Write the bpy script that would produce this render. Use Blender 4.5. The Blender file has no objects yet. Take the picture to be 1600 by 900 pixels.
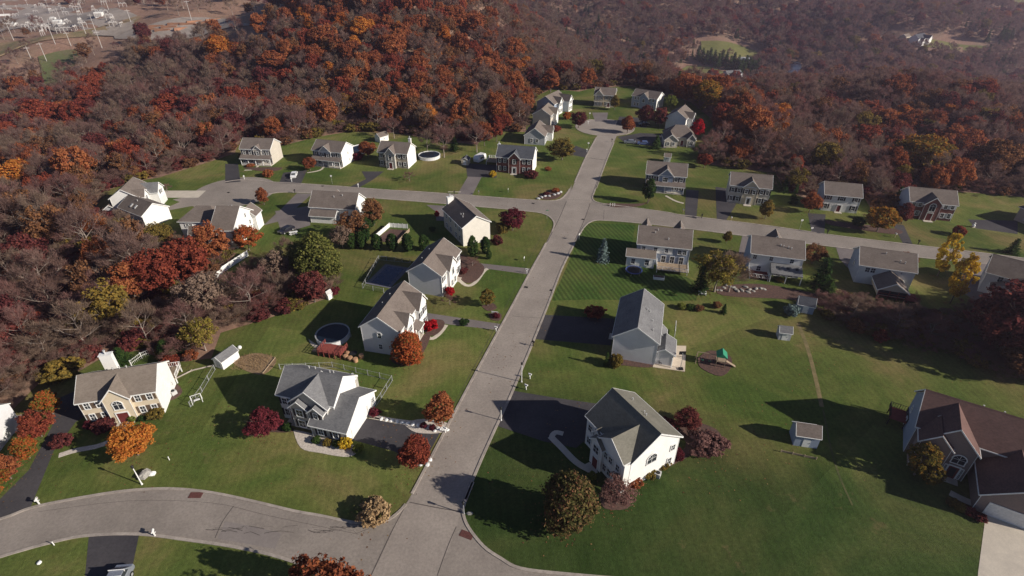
import bpy, math, random
import numpy as np
from mathutils import Vector, Matrix
from mathutils.geometry import tessellate_polygon
random.seed(7)
C = bpy.context.scene.collection
R = math.radians
# ------------------------------------------------------------------ camera
FPX = 856.0; TH = R(32.8); CAMH = 70.0
def ray(px, py):
    u = (px-800)/FPX; v = (450-py)/FPX
    return (u, math.cos(TH)+v*math.sin(TH), -math.sin(TH)+v*math.cos(TH))
def at(px, py, z=0.0):
    """surveyed ground point (world metres) for a place measured on the photograph"""
    r = ray(px, py); t = (z-CAMH)/r[2]
    return (r[0]*t, r[1]*t, z)
def proj(x, y, z):
    z = z-CAMH
    d = y*math.cos(TH)-z*math.sin(TH); up = y*math.sin(TH)+z*math.cos(TH)
    return 800+FPX*x/d, 450-FPX*up/d
cam = bpy.data.cameras.new('camera'); co = bpy.data.objects.new('camera', cam); C.objects.link(co)
co.location = (0, 0, CAMH); co.rotation_euler = (R(90)-TH, 0, 0)
cam.sensor_width = 36; cam.lens = 36*FPX/1600; cam.clip_end = 9000; cam.clip_start = 1
bpy.context.scene.camera = co
# ------------------------------------------------------------------ materials
def nt(name):
    m = bpy.data.materials.new(name); m.use_nodes = True
    n = m.node_tree; n.nodes.clear()
    return m, n
def node(n, t, **k):
    a = n.nodes.new(t)
    for q, v in k.items():
        if q.startswith('i_'):
            key = q[2:]; key = int(key) if key.isdigit() else key.replace('_', ' ')
            a.inputs[key].default_value = v
        else: setattr(a, q, v)
    return a
def ramp(n, stops, interp='LINEAR'):
    r = n.nodes.new('ShaderNodeValToRGB'); cr = r.color_ramp; cr.interpolation = interp
    while len(cr.elements) < len(stops): cr.elements.new(0.5)
    for e, (p, c) in zip(cr.elements, stops):
        e.position = p; e.color = (c[0], c[1], c[2], 1)
    return r
def tex(n, scale, detail=4, rough=.6, vec=None, kind='Object', dist=0):
    tc = node(n, 'ShaderNodeTexCoord'); t = node(n, 'ShaderNodeTexNoise')
    t.inputs['Scale'].default_value = scale; t.inputs['Detail'].default_value = detail
    t.inputs['Roughness'].default_value = rough; t.inputs['Distortion'].default_value = dist
    n.links.new(tc.outputs[kind], t.inputs['Vector'])
    return t
def mat(name, c1, c2=None, scale=3., rough=.9, spec=.2, kind='Object', detail=5, bump=0, metal=0, c3=None, fine=None, lo=.35, hi=.65):
    m, n = nt(name)
    b = node(n, 'ShaderNodeBsdfPrincipled'); o = node(n, 'ShaderNodeOutputMaterial')
    b.inputs['Roughness'].default_value = rough; b.inputs['Specular IOR Level'].default_value = spec
    b.inputs['Metallic'].default_value = metal
    n.links.new(b.outputs[0], o.inputs[0])
    if c2 is None:
        c2 = tuple(v*.82 for v in c1)
    t = tex(n, scale, detail, .65, kind=kind)
    st = [(lo, c1), (hi, c2)] if c3 is None else [(lo, c1), ((lo+hi)/2, c2), (hi, c3)]
    r = ramp(n, st); n.links.new(t.outputs[0], r.inputs[0]); col = r.outputs[0]
    if fine:
        t2 = tex(n, fine[0], 3, .7, kind=kind)
        mp = node(n, 'ShaderNodeMapRange'); mp.inputs[1].default_value = .25; mp.inputs[2].default_value = .75
        mp.inputs[3].default_value = 1-fine[1]; mp.inputs[4].default_value = 1+fine[1]
        n.links.new(t2.outputs[0], mp.inputs[0])
        vm = node(n, 'ShaderNodeVectorMath', operation='SCALE')
        n.links.new(col, vm.inputs[0]); n.links.new(mp.outputs[0], vm.inputs['Scale']); col = vm.outputs[0]
    n.links.new(col, b.inputs['Base Color'])
    if bump:
        bp = node(n, 'ShaderNodeBump'); bp.inputs['Strength'].default_value = bump; bp.inputs['Distance'].default_value = .1
        t3 = tex(n, scale*8, 3, .7, kind=kind)
        n.links.new(t3.outputs[0], bp.inputs['Height']); n.links.new(bp.outputs[0], b.inputs['Normal'])
    return m
def siding(name, c, line=.22, amount=.12, dirt=.1):
    """horizontal clapboard: courses every `line` metres, gentle weathering"""
    m, n = nt(name)
    b = node(n, 'ShaderNodeBsdfPrincipled'); o = node(n, 'ShaderNodeOutputMaterial'); n.links.new(b.outputs[0], o.inputs[0])
    b.inputs['Roughness'].default_value = .75; b.inputs['Specular IOR Level'].default_value = .2
    tc = node(n, 'ShaderNodeTexCoord'); sp = node(n, 'ShaderNodeSeparateXYZ'); n.links.new(tc.outputs['Object'], sp.inputs[0])
    d = node(n, 'ShaderNodeMath', operation='DIVIDE'); d.inputs[1].default_value = line; n.links.new(sp.outputs[2], d.inputs[0])
    f = node(n, 'ShaderNodeMath', operation='FRACT'); n.links.new(d.outputs[0], f.inputs[0])
    mp = node(n, 'ShaderNodeMapRange'); mp.inputs[1].default_value = 0; mp.inputs[2].default_value = .25
    mp.inputs[3].default_value = 1-amount*2; mp.inputs[4].default_value = 1
    n.links.new(f.outputs[0], mp.inputs[0])
    t = tex(n, .8, 4); mp2 = node(n, 'ShaderNodeMapRange'); mp2.inputs[1].default_value = .3; mp2.inputs[2].default_value = .7
    mp2.inputs[3].default_value = 1-dirt; mp2.inputs[4].default_value = 1
    n.links.new(t.outputs[0], mp2.inputs[0])
    mu = node(n, 'ShaderNodeMath', operation='MULTIPLY'); n.links.new(mp.outputs[0], mu.inputs[0]); n.links.new(mp2.outputs[0], mu.inputs[1])
    vm = node(n, 'ShaderNodeVectorMath', operation='SCALE'); vm.inputs[0].default_value = c
    n.links.new(mu.outputs[0], vm.inputs['Scale']); n.links.new(vm.outputs[0], b.inputs['Base Color'])
    return m
def shingle(name, c, c2):
    m, n = nt(name)
    b = node(n, 'ShaderNodeBsdfPrincipled'); o = node(n, 'ShaderNodeOutputMaterial'); n.links.new(b.outputs[0], o.inputs[0])
    b.inputs['Roughness'].default_value = .95; b.inputs['Specular IOR Level'].default_value = .1
    tc = node(n, 'ShaderNodeTexCoord'); mpg = node(n, 'ShaderNodeMapping'); mpg.inputs['Scale'].default_value = (2.2, 2.2, 5.5)
    n.links.new(tc.outputs['Object'], mpg.inputs[0])
    v = node(n, 'ShaderNodeTexVoronoi'); v.inputs['Scale'].default_value = 1.6; n.links.new(mpg.outputs[0], v.inputs['Vector'])
    t = tex(n, .35, 4)
    ad = node(n, 'ShaderNodeMath', operation='MULTIPLY_ADD'); ad.inputs[1].default_value = .35
    sx = node(n, 'ShaderNodeSeparateColor'); n.links.new(v.outputs['Color'], sx.inputs[0])
    n.links.new(sx.outputs[0], ad.inputs[0]); n.links.new(t.outputs[0], ad.inputs[2])
    r = ramp(n, [(.4, c), (.95, c2)]); n.links.new(ad.outputs[0], r.inputs[0]); n.links.new(r.outputs[0], b.inputs['Base Color'])
    return m
def brick(name, c1, c2, mortar):
    m, n = nt(name)
    b = node(n, 'ShaderNodeBsdfPrincipled'); o = node(n, 'ShaderNodeOutputMaterial'); n.links.new(b.outputs[0], o.inputs[0])
    b.inputs['Roughness'].default_value = .9
    tc = node(n, 'ShaderNodeTexCoord'); sp = node(n, 'ShaderNodeSeparateXYZ'); n.links.new(tc.outputs['Object'], sp.inputs[0])
    a = node(n, 'ShaderNodeMath', operation='ADD'); n.links.new(sp.outputs[0], a.inputs[0]); n.links.new(sp.outputs[1], a.inputs[1])
    cb = node(n, 'ShaderNodeCombineXYZ'); n.links.new(a.outputs[0], cb.inputs[0]); n.links.new(sp.outputs[2], cb.inputs[1])
    t = node(n, 'ShaderNodeTexBrick'); t.inputs['Color1'].default_value = (*c1, 1); t.inputs['Color2'].default_value = (*c2, 1)
    t.inputs['Mortar'].default_value = (*mortar, 1); t.inputs['Scale'].default_value = 1; t.inputs['Mortar Size'].default_value = .015
    t.inputs['Brick Width'].default_value = .3; t.inputs['Row Height'].default_value = .1
    n.links.new(cb.outputs[0], t.inputs['Vector'])
    n.links.new(t.outputs[0], b.inputs['Base Color'])
    return m
def leaf(name, cols, scale=.55, trans=.35, var=.3):
    """foliage: clumps of several leaf colours, small shifts between trees"""
    m, n = nt(name)
    o = node(n, 'ShaderNodeOutputMaterial')
    t = tex(n, scale, 3, .7)
    gi = node(n, 'ShaderNodeNewGeometry'); oi = node(n, 'ShaderNodeObjectInfo')
    ri = node(n, 'ShaderNodeMath', operation='MULTIPLY_ADD'); ri.inputs[1].default_value = .5; ri.inputs[2].default_value = -.25
    n.links.new(gi.outputs['Random Per Island'], ri.inputs[0])
    a = node(n, 'ShaderNodeMath', operation='ADD'); n.links.new(t.outputs[0], a.inputs[0]); n.links.new(ri.outputs[0], a.inputs[1])
    oa = node(n, 'ShaderNodeMath', operation='MULTIPLY_ADD'); oa.inputs[1].default_value = var; oa.inputs[2].default_value = -var/2
    n.links.new(oi.outputs['Random'], oa.inputs[0])
    a2 = node(n, 'ShaderNodeMath', operation='ADD'); n.links.new(a.outputs[0], a2.inputs[0]); n.links.new(oa.outputs[0], a2.inputs[1])
    k = len(cols); r = ramp(n, [(.3+.4*i/max(1, k-1), c) for i, c in enumerate(cols)])
    n.links.new(a2.outputs[0], r.inputs[0])
    d = node(n, 'ShaderNodeBsdfDiffuse'); tr = node(n, 'ShaderNodeBsdfTranslucent'); mx = node(n, 'ShaderNodeMixShader'); mx.inputs[0].default_value = trans
    for s in (d, tr): n.links.new(r.outputs[0], s.inputs['Color'])
    n.links.new(d.outputs[0], mx.inputs[1]); n.links.new(tr.outputs[0], mx.inputs[2]); n.links.new(mx.outputs[0], o.inputs[0])
    return m
M = {}
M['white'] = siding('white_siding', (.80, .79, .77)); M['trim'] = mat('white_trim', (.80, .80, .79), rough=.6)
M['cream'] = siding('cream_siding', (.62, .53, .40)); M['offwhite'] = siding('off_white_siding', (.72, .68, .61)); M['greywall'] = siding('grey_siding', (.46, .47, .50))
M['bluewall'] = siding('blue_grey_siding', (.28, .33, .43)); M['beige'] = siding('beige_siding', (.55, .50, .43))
M['palegrey'] = siding('pale_grey_siding', (.66, .66, .68)); M['tan'] = siding('tan_siding', (.44, .38, .30))
M['stonewall'] = brick('stone_front', (.40, .37, .32), (.28, .26, .23), (.45, .43, .4))
M['brick'] = brick('red_brick', (.21, .055, .042), (.15, .04, .035), (.17, .10, .08)); M['brownbrick'] = brick('brown_brick', (.17, .12, .11), (.22, .15, .13), (.25, .22, .21))
M['rbrown'] = shingle('brown_shingles', (.125, .103, .092), (.185, .155, .138)); M['rgrey'] = shingle('grey_shingles', (.12, .12, .127), (.19, .19, .196))
M['rtan'] = shingle('tan_shingles', (.155, .128, .108), (.215, .18, .152)); M['rdark'] = shingle('charcoal_shingles', (.06, .064, .078), (.095, .10, .115))
M['rred'] = shingle('red_brown_shingles', (.10, .062, .056), (.15, .09, .08)); M['rolive'] = shingle('olive_grey_shingles', (.13, .125, .105), (.185, .175, .148))
M['glass'] = mat('window_glass', (.02, .025, .03), (.035, .04, .05), rough=.15, spec=.6); M['shut'] = mat('dark_shutter', (.035, .03, .035), rough=.7)
M['bshut'] = mat('brown_shutter', (.12, .085, .06), rough=.7); M['dred'] = mat('dark_red_paint', (.14, .03, .03), rough=.5); M['garagewhite'] = mat('garage_white', (.72, .72, .71), rough=.6)
M['pipe'] = mat('roof_vent_metal', (.5, .5, .5), rough=.5); M['ridgevent'] = mat('ridge_dark', (.08, .075, .07))
M['wood'] = mat('weathered_wood', (.34, .26, .18), (.26, .2, .15), scale=2); M['redwood'] = mat('red_stained_wood', (.27, .07, .055), (.2, .05, .045), scale=2)
M['concrete'] = mat('concrete', (.56, .50, .42), (.46, .41, .35), scale=.5, fine=(6, .08)); M['kerb'] = mat('kerb_concrete', (.40, .35, .31), (.27, .235, .21), scale=.6, fine=(3, .15))
M['mulch'] = mat('mulch', (.13, .075, .06), (.07, .045, .04), scale=2.5, fine=(9, .3)); M['gravel'] = mat('river_gravel', (.60, .54, .48), (.42, .37, .33), scale=3, fine=(10, .25))
M['black'] = mat('black_metal', (.02, .02, .022), rough=.5); M['metal'] = mat('galvanised_metal', (.42, .43, .44), rough=.5, metal=.3)
M['water'] = mat('pool_water', (.008, .014, .025), rough=.2, spec=.35); M['dark'] = mat('dark_void', (.02, .02, .025))
M['rock'] = mat('rock', (.38, .36, .33), (.25, .24, .22), scale=2, bump=.4); M['bark'] = mat('bark', (.17, .14, .12), (.10, .08, .07), scale=3)
M['palebark'] = mat('pale_bark', (.29, .24, .205), (.20, .16, .14), scale=1.5); M['purlin'] = mat('orange_timber', (.36, .19, .12), (.26, .14, .09), scale=.4)
M['blue'] = mat('blue_vinyl', (.05, .08, .25), rough=.5); M['green'] = mat('green_canvas', (.03, .25, .12), rough=.7)
M['tyre'] = mat('tyre_rubber', (.015, .015, .015)); M['carwhite'] = mat('white_car_paint', (.75, .75, .76), (.7, .7, .71), rough=.25, spec=.5)
M['carblue'] = mat('blue_car_paint', (.10, .14, .30), rough=.25, spec=.5); M['carsilver'] = mat('silver_car_paint', (.35, .38, .45), rough=.3, metal=.5); M['carblack'] = mat('dark_car_paint', (.02, .02, .03), rough=.2, spec=.5)
M['terracotta'] = mat('straw_tan', (.50, .30, .18), (.38, .22, .13), scale=4); M['rust_iron'] = mat('rusty_iron', (.14, .055, .05), (.09, .04, .035), scale=5)
LEAFM = {
 'rust': leaf('rust_leaves', [(.17, .055, .032), (.30, .092, .042), (.38, .145, .060)]),
 'red': leaf('red_leaves', [(.14, .035, .026), (.26, .058, .038), (.31, .090, .048)]),
 'crimson': leaf('crimson_leaves', [(.075, .018, .026), (.13, .028, .038), (.18, .035, .045)]),
 'scarlet': leaf('scarlet_leaves', [(.30, .01, .015), (.5, .02, .03)]),
 'orange': leaf('orange_leaves', [(.32, .09, .025), (.48, .16, .035), (.52, .23, .05)]),
 'yellow': leaf('yellow_leaves', [(.42, .22, .02), (.62, .42, .04), (.58, .44, .05)]),
 'olive': leaf('olive_leaves', [(.10, .08, .028), (.20, .155, .04), (.26, .17, .04)]),
 'ygreen': leaf('yellow_green_leaves', [(.10, .13, .03), (.19, .22, .045), (.26, .27, .06)]),
 'green': leaf('green_leaves', [(.02, .045, .015), (.045, .085, .025), (.07, .11, .03)]),
 'brown': leaf('brown_leaves', [(.12, .062, .038), (.21, .10, .052), (.28, .135, .06)]),
 'maroon': leaf('maroon_leaves', [(.075, .025, .028), (.14, .04, .04), (.20, .06, .05)]),
 'redgreen': leaf('red_green_leaves', [(.08, .10, .03), (.17, .12, .035), (.38, .09, .035), (.42, .11, .04)], scale=.3),
 'bare': leaf('bare_twigs', [(.16, .098, .084), (.21, .130, .110), (.25, .165, .138)], trans=.4),
 'pink': leaf('pinkish_twigs', [(.19, .098, .088), (.25, .138, .122)], trans=.4),
 'tan': leaf('tan_twigs', [(.175, .122, .094), (.235, .165, .125)], trans=.3),
 'spruce': leaf('blue_spruce_needles', [(.10, .14, .14), (.22, .29, .27)], trans=.05),
 'olivebrown': leaf('olive_brown_leaves', [(.075, .075, .028), (.15, .12, .045), (.20, .115, .06), (.20, .075, .05)], scale=.5),
 'autumn': leaf('olive_orange_leaves', [(.10, .09, .025), (.22, .16, .035), (.40, .17, .03)], scale=.35),
 'willow': leaf('willow_leaves', [(.075, .085, .025), (.14, .15, .04), (.20, .19, .055)]),
 'yolive': leaf('yellow_olive_leaves', [(.16, .13, .03), (.30, .25, .045), (.24, .15, .06)]),
 'fiery': leaf('fiery_leaves', [(.14, .13, .03), (.34, .11, .03), (.42, .07, .03), (.40, .15, .03)], scale=.35),
 'straw': leaf('straw_grass_blades', [(.26, .17, .09), (.36, .25, .14)], trans=.1),
}
# ------------------------------------------------------------------ mesh helpers
class MB:
    def __init__(s): s.v = []; s.f = []
    def add(s, vs, fs):
        k = len(s.v); s.v += [tuple(p) for p in vs]; s.f += [tuple(i+k for i in f) for f in fs]
        return s
    def box(s, x0, x1, y0, y1, z0, z1, rz=0, c=None):
        vs = [(x, y, z) for z in (z0, z1) for (x, y) in ((x0, y0), (x1, y0), (x1, y1), (x0, y1))]
        if rz:
            cx, cy = c if c else ((x0+x1)/2, (y0+y1)/2); a, b = math.cos(rz), math.sin(rz)
            vs = [(cx+(x-cx)*a-(y-cy)*b, cy+(x-cx)*b+(y-cy)*a, z) for x, y, z in vs]
        return s.add(vs, [(3, 2, 1, 0), (4, 5, 6, 7), (0, 1, 5, 4), (1, 2, 6, 5), (2, 3, 7, 6), (3, 0, 4, 7)])
    def prism(s, pts, ext, axis='z'):
        """polygon pts (3-D, planar) extruded by vector ext"""
        n = len(pts); e = Vector(ext); nrm = Vector((0, 0, 0)); P = [Vector(p) for p in pts]
        for i in range(n):
            a, b = P[i], P[(i+1) % n]; nrm += a.cross(b)
        if nrm.dot(e) < 0: P.reverse()
        vs = P+[p+e for p in P]
        s.add(vs, [tuple(range(n-1, -1, -1)), tuple(range(n, 2*n))]+[(i, (i+1) % n, n+(i+1) % n, n+i) for i in range(n)])
        return s
    def tube(s, p0, p1, r0, r1=None, n=6, cap=True):
        r1 = r0 if r1 is None else r1; a, b = Vector(p0), Vector(p1); d = (b-a)
        if d.length < 1e-6: return s
        q = d.to_track_quat('Z', 'Y'); vs = []
        for p, r in ((a, r0), (b, r1)):
            for i in range(n):
                t = 2*math.pi*i/n; vs.append(p+q@Vector((r*math.cos(t), r*math.sin(t), 0)))
        fs = [(i, (i+1) % n, n+(i+1) % n, n+i) for i in range(n)]
        if cap: fs += [tuple(range(n-1, -1, -1)), tuple(range(n, 2*n))]
        return s.add(vs, fs)
    def ball(s, c, r, n=8, m=5, sz=1., jit=0, rnd=random):
        vs = [(c[0], c[1], c[2]-r*sz)]
        for j in range(1, m):
            t = math.pi*j/m-math.pi/2
            for i in range(n):
                a = 2*math.pi*i/n; k = r*(1+rnd.uniform(-jit, jit))
                vs.append((c[0]+k*math.cos(t)*math.cos(a), c[1]+k*math.cos(t)*math.sin(a), c[2]+k*sz*math.sin(t)))
        vs.append((c[0], c[1], c[2]+r*sz)); L = len(vs)-1
        fs = [(0, 1+(i+1) % n, 1+i) for i in range(n)]
        for j in range(m-2):
            for i in range(n):
                a = 1+j*n+i; b = 1+j*n+(i+1) % n; fs.append((a, b, b+n, a+n))
        fs += [(L, 1+(m-2)*n+i, 1+(m-2)*n+(i+1) % n) for i in range(n)]
        return s.add(vs, fs)
    def sheet(s, poly, z, zb=None):
        """flat polygon at height z, optional skirt down to zb"""
        P = [Vector((p[0], p[1], z)) for p in poly]
        tri = tessellate_polygon([P])
        fs = []
        for t in tri:
            a, b, c = (P[i] for i in t)
            fs.append(t if (b-a).cross(c-a).z > 0 else t[::-1])
        s.add(P, fs)
        if zb is not None:
            n = len(P); area = sum(P[i].x*P[(i+1) % n].y-P[(i+1) % n].x*P[i].y for i in range(n))
            vs = P+[Vector((p.x, p.y, zb)) for p in P]
            s.add(vs, [((i, n+i, n+(i+1) % n, (i+1) % n) if area > 0 else (i, (i+1) % n, n+(i+1) % n, n+i)) for i in range(n)])
        return s
    def mesh(s, name, m, smooth=False):
        me = bpy.data.meshes.new(name); me.from_pydata([tuple(p) for p in s.v], [], s.f)
        if m: me.materials.append(m)
        if smooth: me.polygons.foreach_set('use_smooth', [True]*len(me.polygons))
        me.update(); return me
    def build(s, name, m, parent=None, smooth=False):
        return put(name, s.mesh(name, m, smooth), parent)
def put(name, me, parent=None, loc=None, rz=0):
    o = bpy.data.objects.new(name, me); C.objects.link(o)
    if parent: o.parent = parent
    if loc: o.location = loc
    if rz: o.rotation_euler = (0, 0, rz)
    return o
USED = {}
def tag(o, label, cat, group=None, kind=None):
    if label: o['label'] = label
    if cat: o['category'] = cat
    if group: o['group'] = group
    if kind: o['kind'] = kind
    return o
def thing(name, loc, label, cat, group=None, rz=0):
    o = put(name, None, None, loc, rz); o.rotation_euler = (0, 0, rz); return tag(o, label, cat, group)
def struct(o, label=None):
    o['kind'] = 'structure'
    if label: o['label'] = label
    return o
def P(l, z=0.0): return [at(a, b, z) for a, b in l]
def smooth_line(pts, k=6):
    """Catmull-Rom through 2-D points"""
    out = []; n = len(pts)
    for i in range(n-1):
        p0 = pts[max(0, i-1)]; p1 = pts[i]; p2 = pts[i+1]; p3 = pts[min(n-1, i+2)]
        for j in range(k):
            t = j/k
            out.append(tuple(.5*((2*p1[c])+(-p0[c]+p2[c])*t+(2*p0[c]-5*p1[c]+4*p2[c]-p3[c])*t*t+(-p0[c]+3*p1[c]-3*p2[c]+p3[c])*t**3) for c in (0, 1)))
    out.append(tuple(pts[-1][:2])); return out
def strip(mb, pts, w, z, zb=None, off=0):
    """band of width w along a 2-D polyline; off shifts it sideways"""
    n = len(pts); L = []; Rr = []
    for i in range(n):
        a = pts[max(0, i-1)]; b = pts[min(n-1, i+1)]; dx, dy = b[0]-a[0], b[1]-a[1]; l = math.hypot(dx, dy) or 1
        nx, ny = -dy/l, dx/l
        L.append((pts[i][0]+nx*(off+w/2), pts[i][1]+ny*(off+w/2))); Rr.append((pts[i][0]+nx*(off-w/2), pts[i][1]+ny*(off-w/2)))
    vs = [(x, y, z) for x, y in L]+[(x, y, z) for x, y in Rr]; fs = [(i, n+i, n+i+1, i+1) for i in range(n-1)]
    if zb is not None:
        vs += [(x, y, zb) for x, y in L]+[(x, y, zb) for x, y in Rr]
        fs += [(i, i+1, 2*n+i+1, 2*n+i) for i in range(n-1)]+[(n+i, 3*n+i, 3*n+i+1, n+i+1) for i in range(n-1)]
        fs += [(0, 2*n, 3*n, n), (n-1, 2*n-1, 4*n-1, 3*n-1)]
    mb.add(vs, fs); return mb
# ------------------------------------------------------------------ terrain
LAWN_PX = [(-500, 960), (-250, 780), (-60, 690), (20, 640), (60, 600), (110, 588), (165, 556), (215, 548), (275, 566), (330, 560), (345, 520), (420, 497), (470, 480), (512, 466),
 (522, 440), (505, 415), (455, 410), (400, 425), (345, 445), (325, 440), (370, 395), (340, 395), (280, 380), (225, 365), (170, 345), (150, 330), (160, 300), (205, 285), (250, 277), (330, 252), (366, 240),
 (378, 215), (440, 228), (495, 214), (545, 206), (620, 208), (700, 222), (745, 226), (768, 205), (822, 206), (822, 185), (838, 150), (862, 139), (905, 143), (925, 138), (985, 134), (1042, 148), (1080, 160), (1112, 186),
 (1118, 222), (1090, 236), (1100, 255), (1140, 262), (1212, 270), (1224, 296), (1262, 312), (1284, 296), (1345, 298), (1360, 326), (1398, 334), (1410, 303), (1500, 300), (1560, 304), (1700, 318), (2100, 360), (2700, 700), (2700, 1300), (-500, 1300)]
LAWN = np.array([at(a, b)[:2] for a, b in LAWN_PX])
def poly_dist(x, y, Pn=LAWN):
    """distance outside the polygon (0 inside), vectorised"""
    x = np.atleast_1d(x).astype(float); y = np.atleast_1d(y).astype(float)
    d = np.full(x.shape, 1e9); ins = np.zeros(x.shape, bool); n = len(Pn)
    for i in range(n):
        ax, ay = Pn[i]; bx, by = Pn[(i+1) % n]; ex, ey = bx-ax, by-ay; L2 = ex*ex+ey*ey+1e-9
        t = np.clip(((x-ax)*ex+(y-ay)*ey)/L2, 0, 1)
        d = np.minimum(d, np.hypot(x-ax-t*ex, y-ay-t*ey))
        if abs(by-ay) > 1e-12:
            c = ((ay > y) != (by > y)) & (x < (bx-ax)*(y-ay)/(by-ay)+ax); ins ^= c
    return np.where(ins, 0, d), ins
def sst(a, b, v):
    t = np.clip((v-a)/(b-a), 0, 1); return t*t*(3-2*t)
def g(x, y, cx, cy, sx, sy, rot=0):
    c, s = math.cos(rot), math.sin(rot); dx, dy = x-cx, y-cy
    return np.exp(-((c*dx+s*dy)/sx)**2-((-s*dx+c*dy)/sy)**2)
def hgt(x, y):
    x = np.atleast_1d(x).astype(float); y = np.atleast_1d(y).astype(float)
    d, ins = poly_dist(x, y)
    # the plateau falls away into ravines round the neighbourhood
    z = -14*sst(2, 55, d)
    east = sst(-60, 120, x-(y-300)*.15)           # 0 west .. 1 east
    far = sst(300, 560, y)
    z += -46*east*far                              # the river valley behind
    z += (1-east)*(30*g(x, y, -150, 520, 190, 150, R(-20)))+ 44*g(x, y, -85, 460, 80, 150, R(14))
    z += 14*g(x, y, -430, 560, 200, 130)
    z += 9*np.sin(x*.018+1)*np.sin(y*.014)*sst(60, 200, d)
    z += 3.*np.sin(x*.06+y*.03)*np.sin(y*.05-x*.02)*sst(20, 80, d)
    z += 120*sst(700, 1700, y+.12*x)
    z += 40*g(x, y, 420, 1000, 260, 160, R(-15)) + 30*g(x, y, 800, 700, 200, 200) + 34*g(x, y, 190, 930, 110, 120, R(25)) + 30*g(x, y, 470, 760, 150, 80, R(-10)) - 16*g(x, y, 60, 720, 60, 200)
    z = -14*sst(5, 55, d)+(z+14*sst(2, 55, d))*sst(1, 70, d)
    return np.where(ins, 0, z)
def h1(x, y): return float(hgt(x, y)[0])
def ground_at(px, py):
    """first hit of the measured sight line with the terrain"""
    r = ray(px, py); t = np.arange(60, 3500, 2.5); xs, ys, zs = r[0]*t, r[1]*t, CAMH+r[2]*t
    hh = hgt(xs, ys); k = np.nonzero(zs < hh)[0]
    i = k[0] if len(k) else len(t)-1
    return float(xs[i]), float(ys[i]), float(hh[i])
# ------------------------------------------------------------------ ground sheet
def axis_coords(a, b, step, out, grow=1.18):
    c = list(np.arange(a, b+.1, step)); s = step
    while c[-1] < out: s *= grow; c.append(c[-1]+s)
    s = step; lo = [a]
    while lo[-1] > -out: s *= grow; lo.append(lo[-1]-s)
    return np.array(lo[:0:-1]+c)
gx = axis_coords(-420, 420, 5, 4200); gy = axis_coords(-20, 760, 5, 5200)
gx = gx[np.abs(gx) < 2600]; gy = gy[(gy > -380) & (gy < 2500)]
X, Y = np.meshgrid(gx, gy); Z = hgt(X.ravel(), Y.ravel())
me = bpy.data.meshes.new('ground'); nx, ny = len(gx), len(gy)
vs = np.stack([X.ravel(), Y.ravel(), Z], 1)
idx = np.arange(nx*ny).reshape(ny, nx); q = np.stack([idx[:-1, :-1], idx[:-1, 1:], idx[1:, 1:], idx[1:, :-1]], -1).reshape(-1, 4)
me.from_pydata(vs.tolist(), [], q.tolist()); me.polygons.foreach_set('use_smooth', [True]*len(me.polygons))
me.materials.append(mat('leaf_litter', (.20, .125, .096), (.27, .165, .12), scale=.03, c3=(.22, .16, .11), fine=(.6, .35), detail=8, lo=.3, hi=.7))
struct(put('ground', me))
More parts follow.
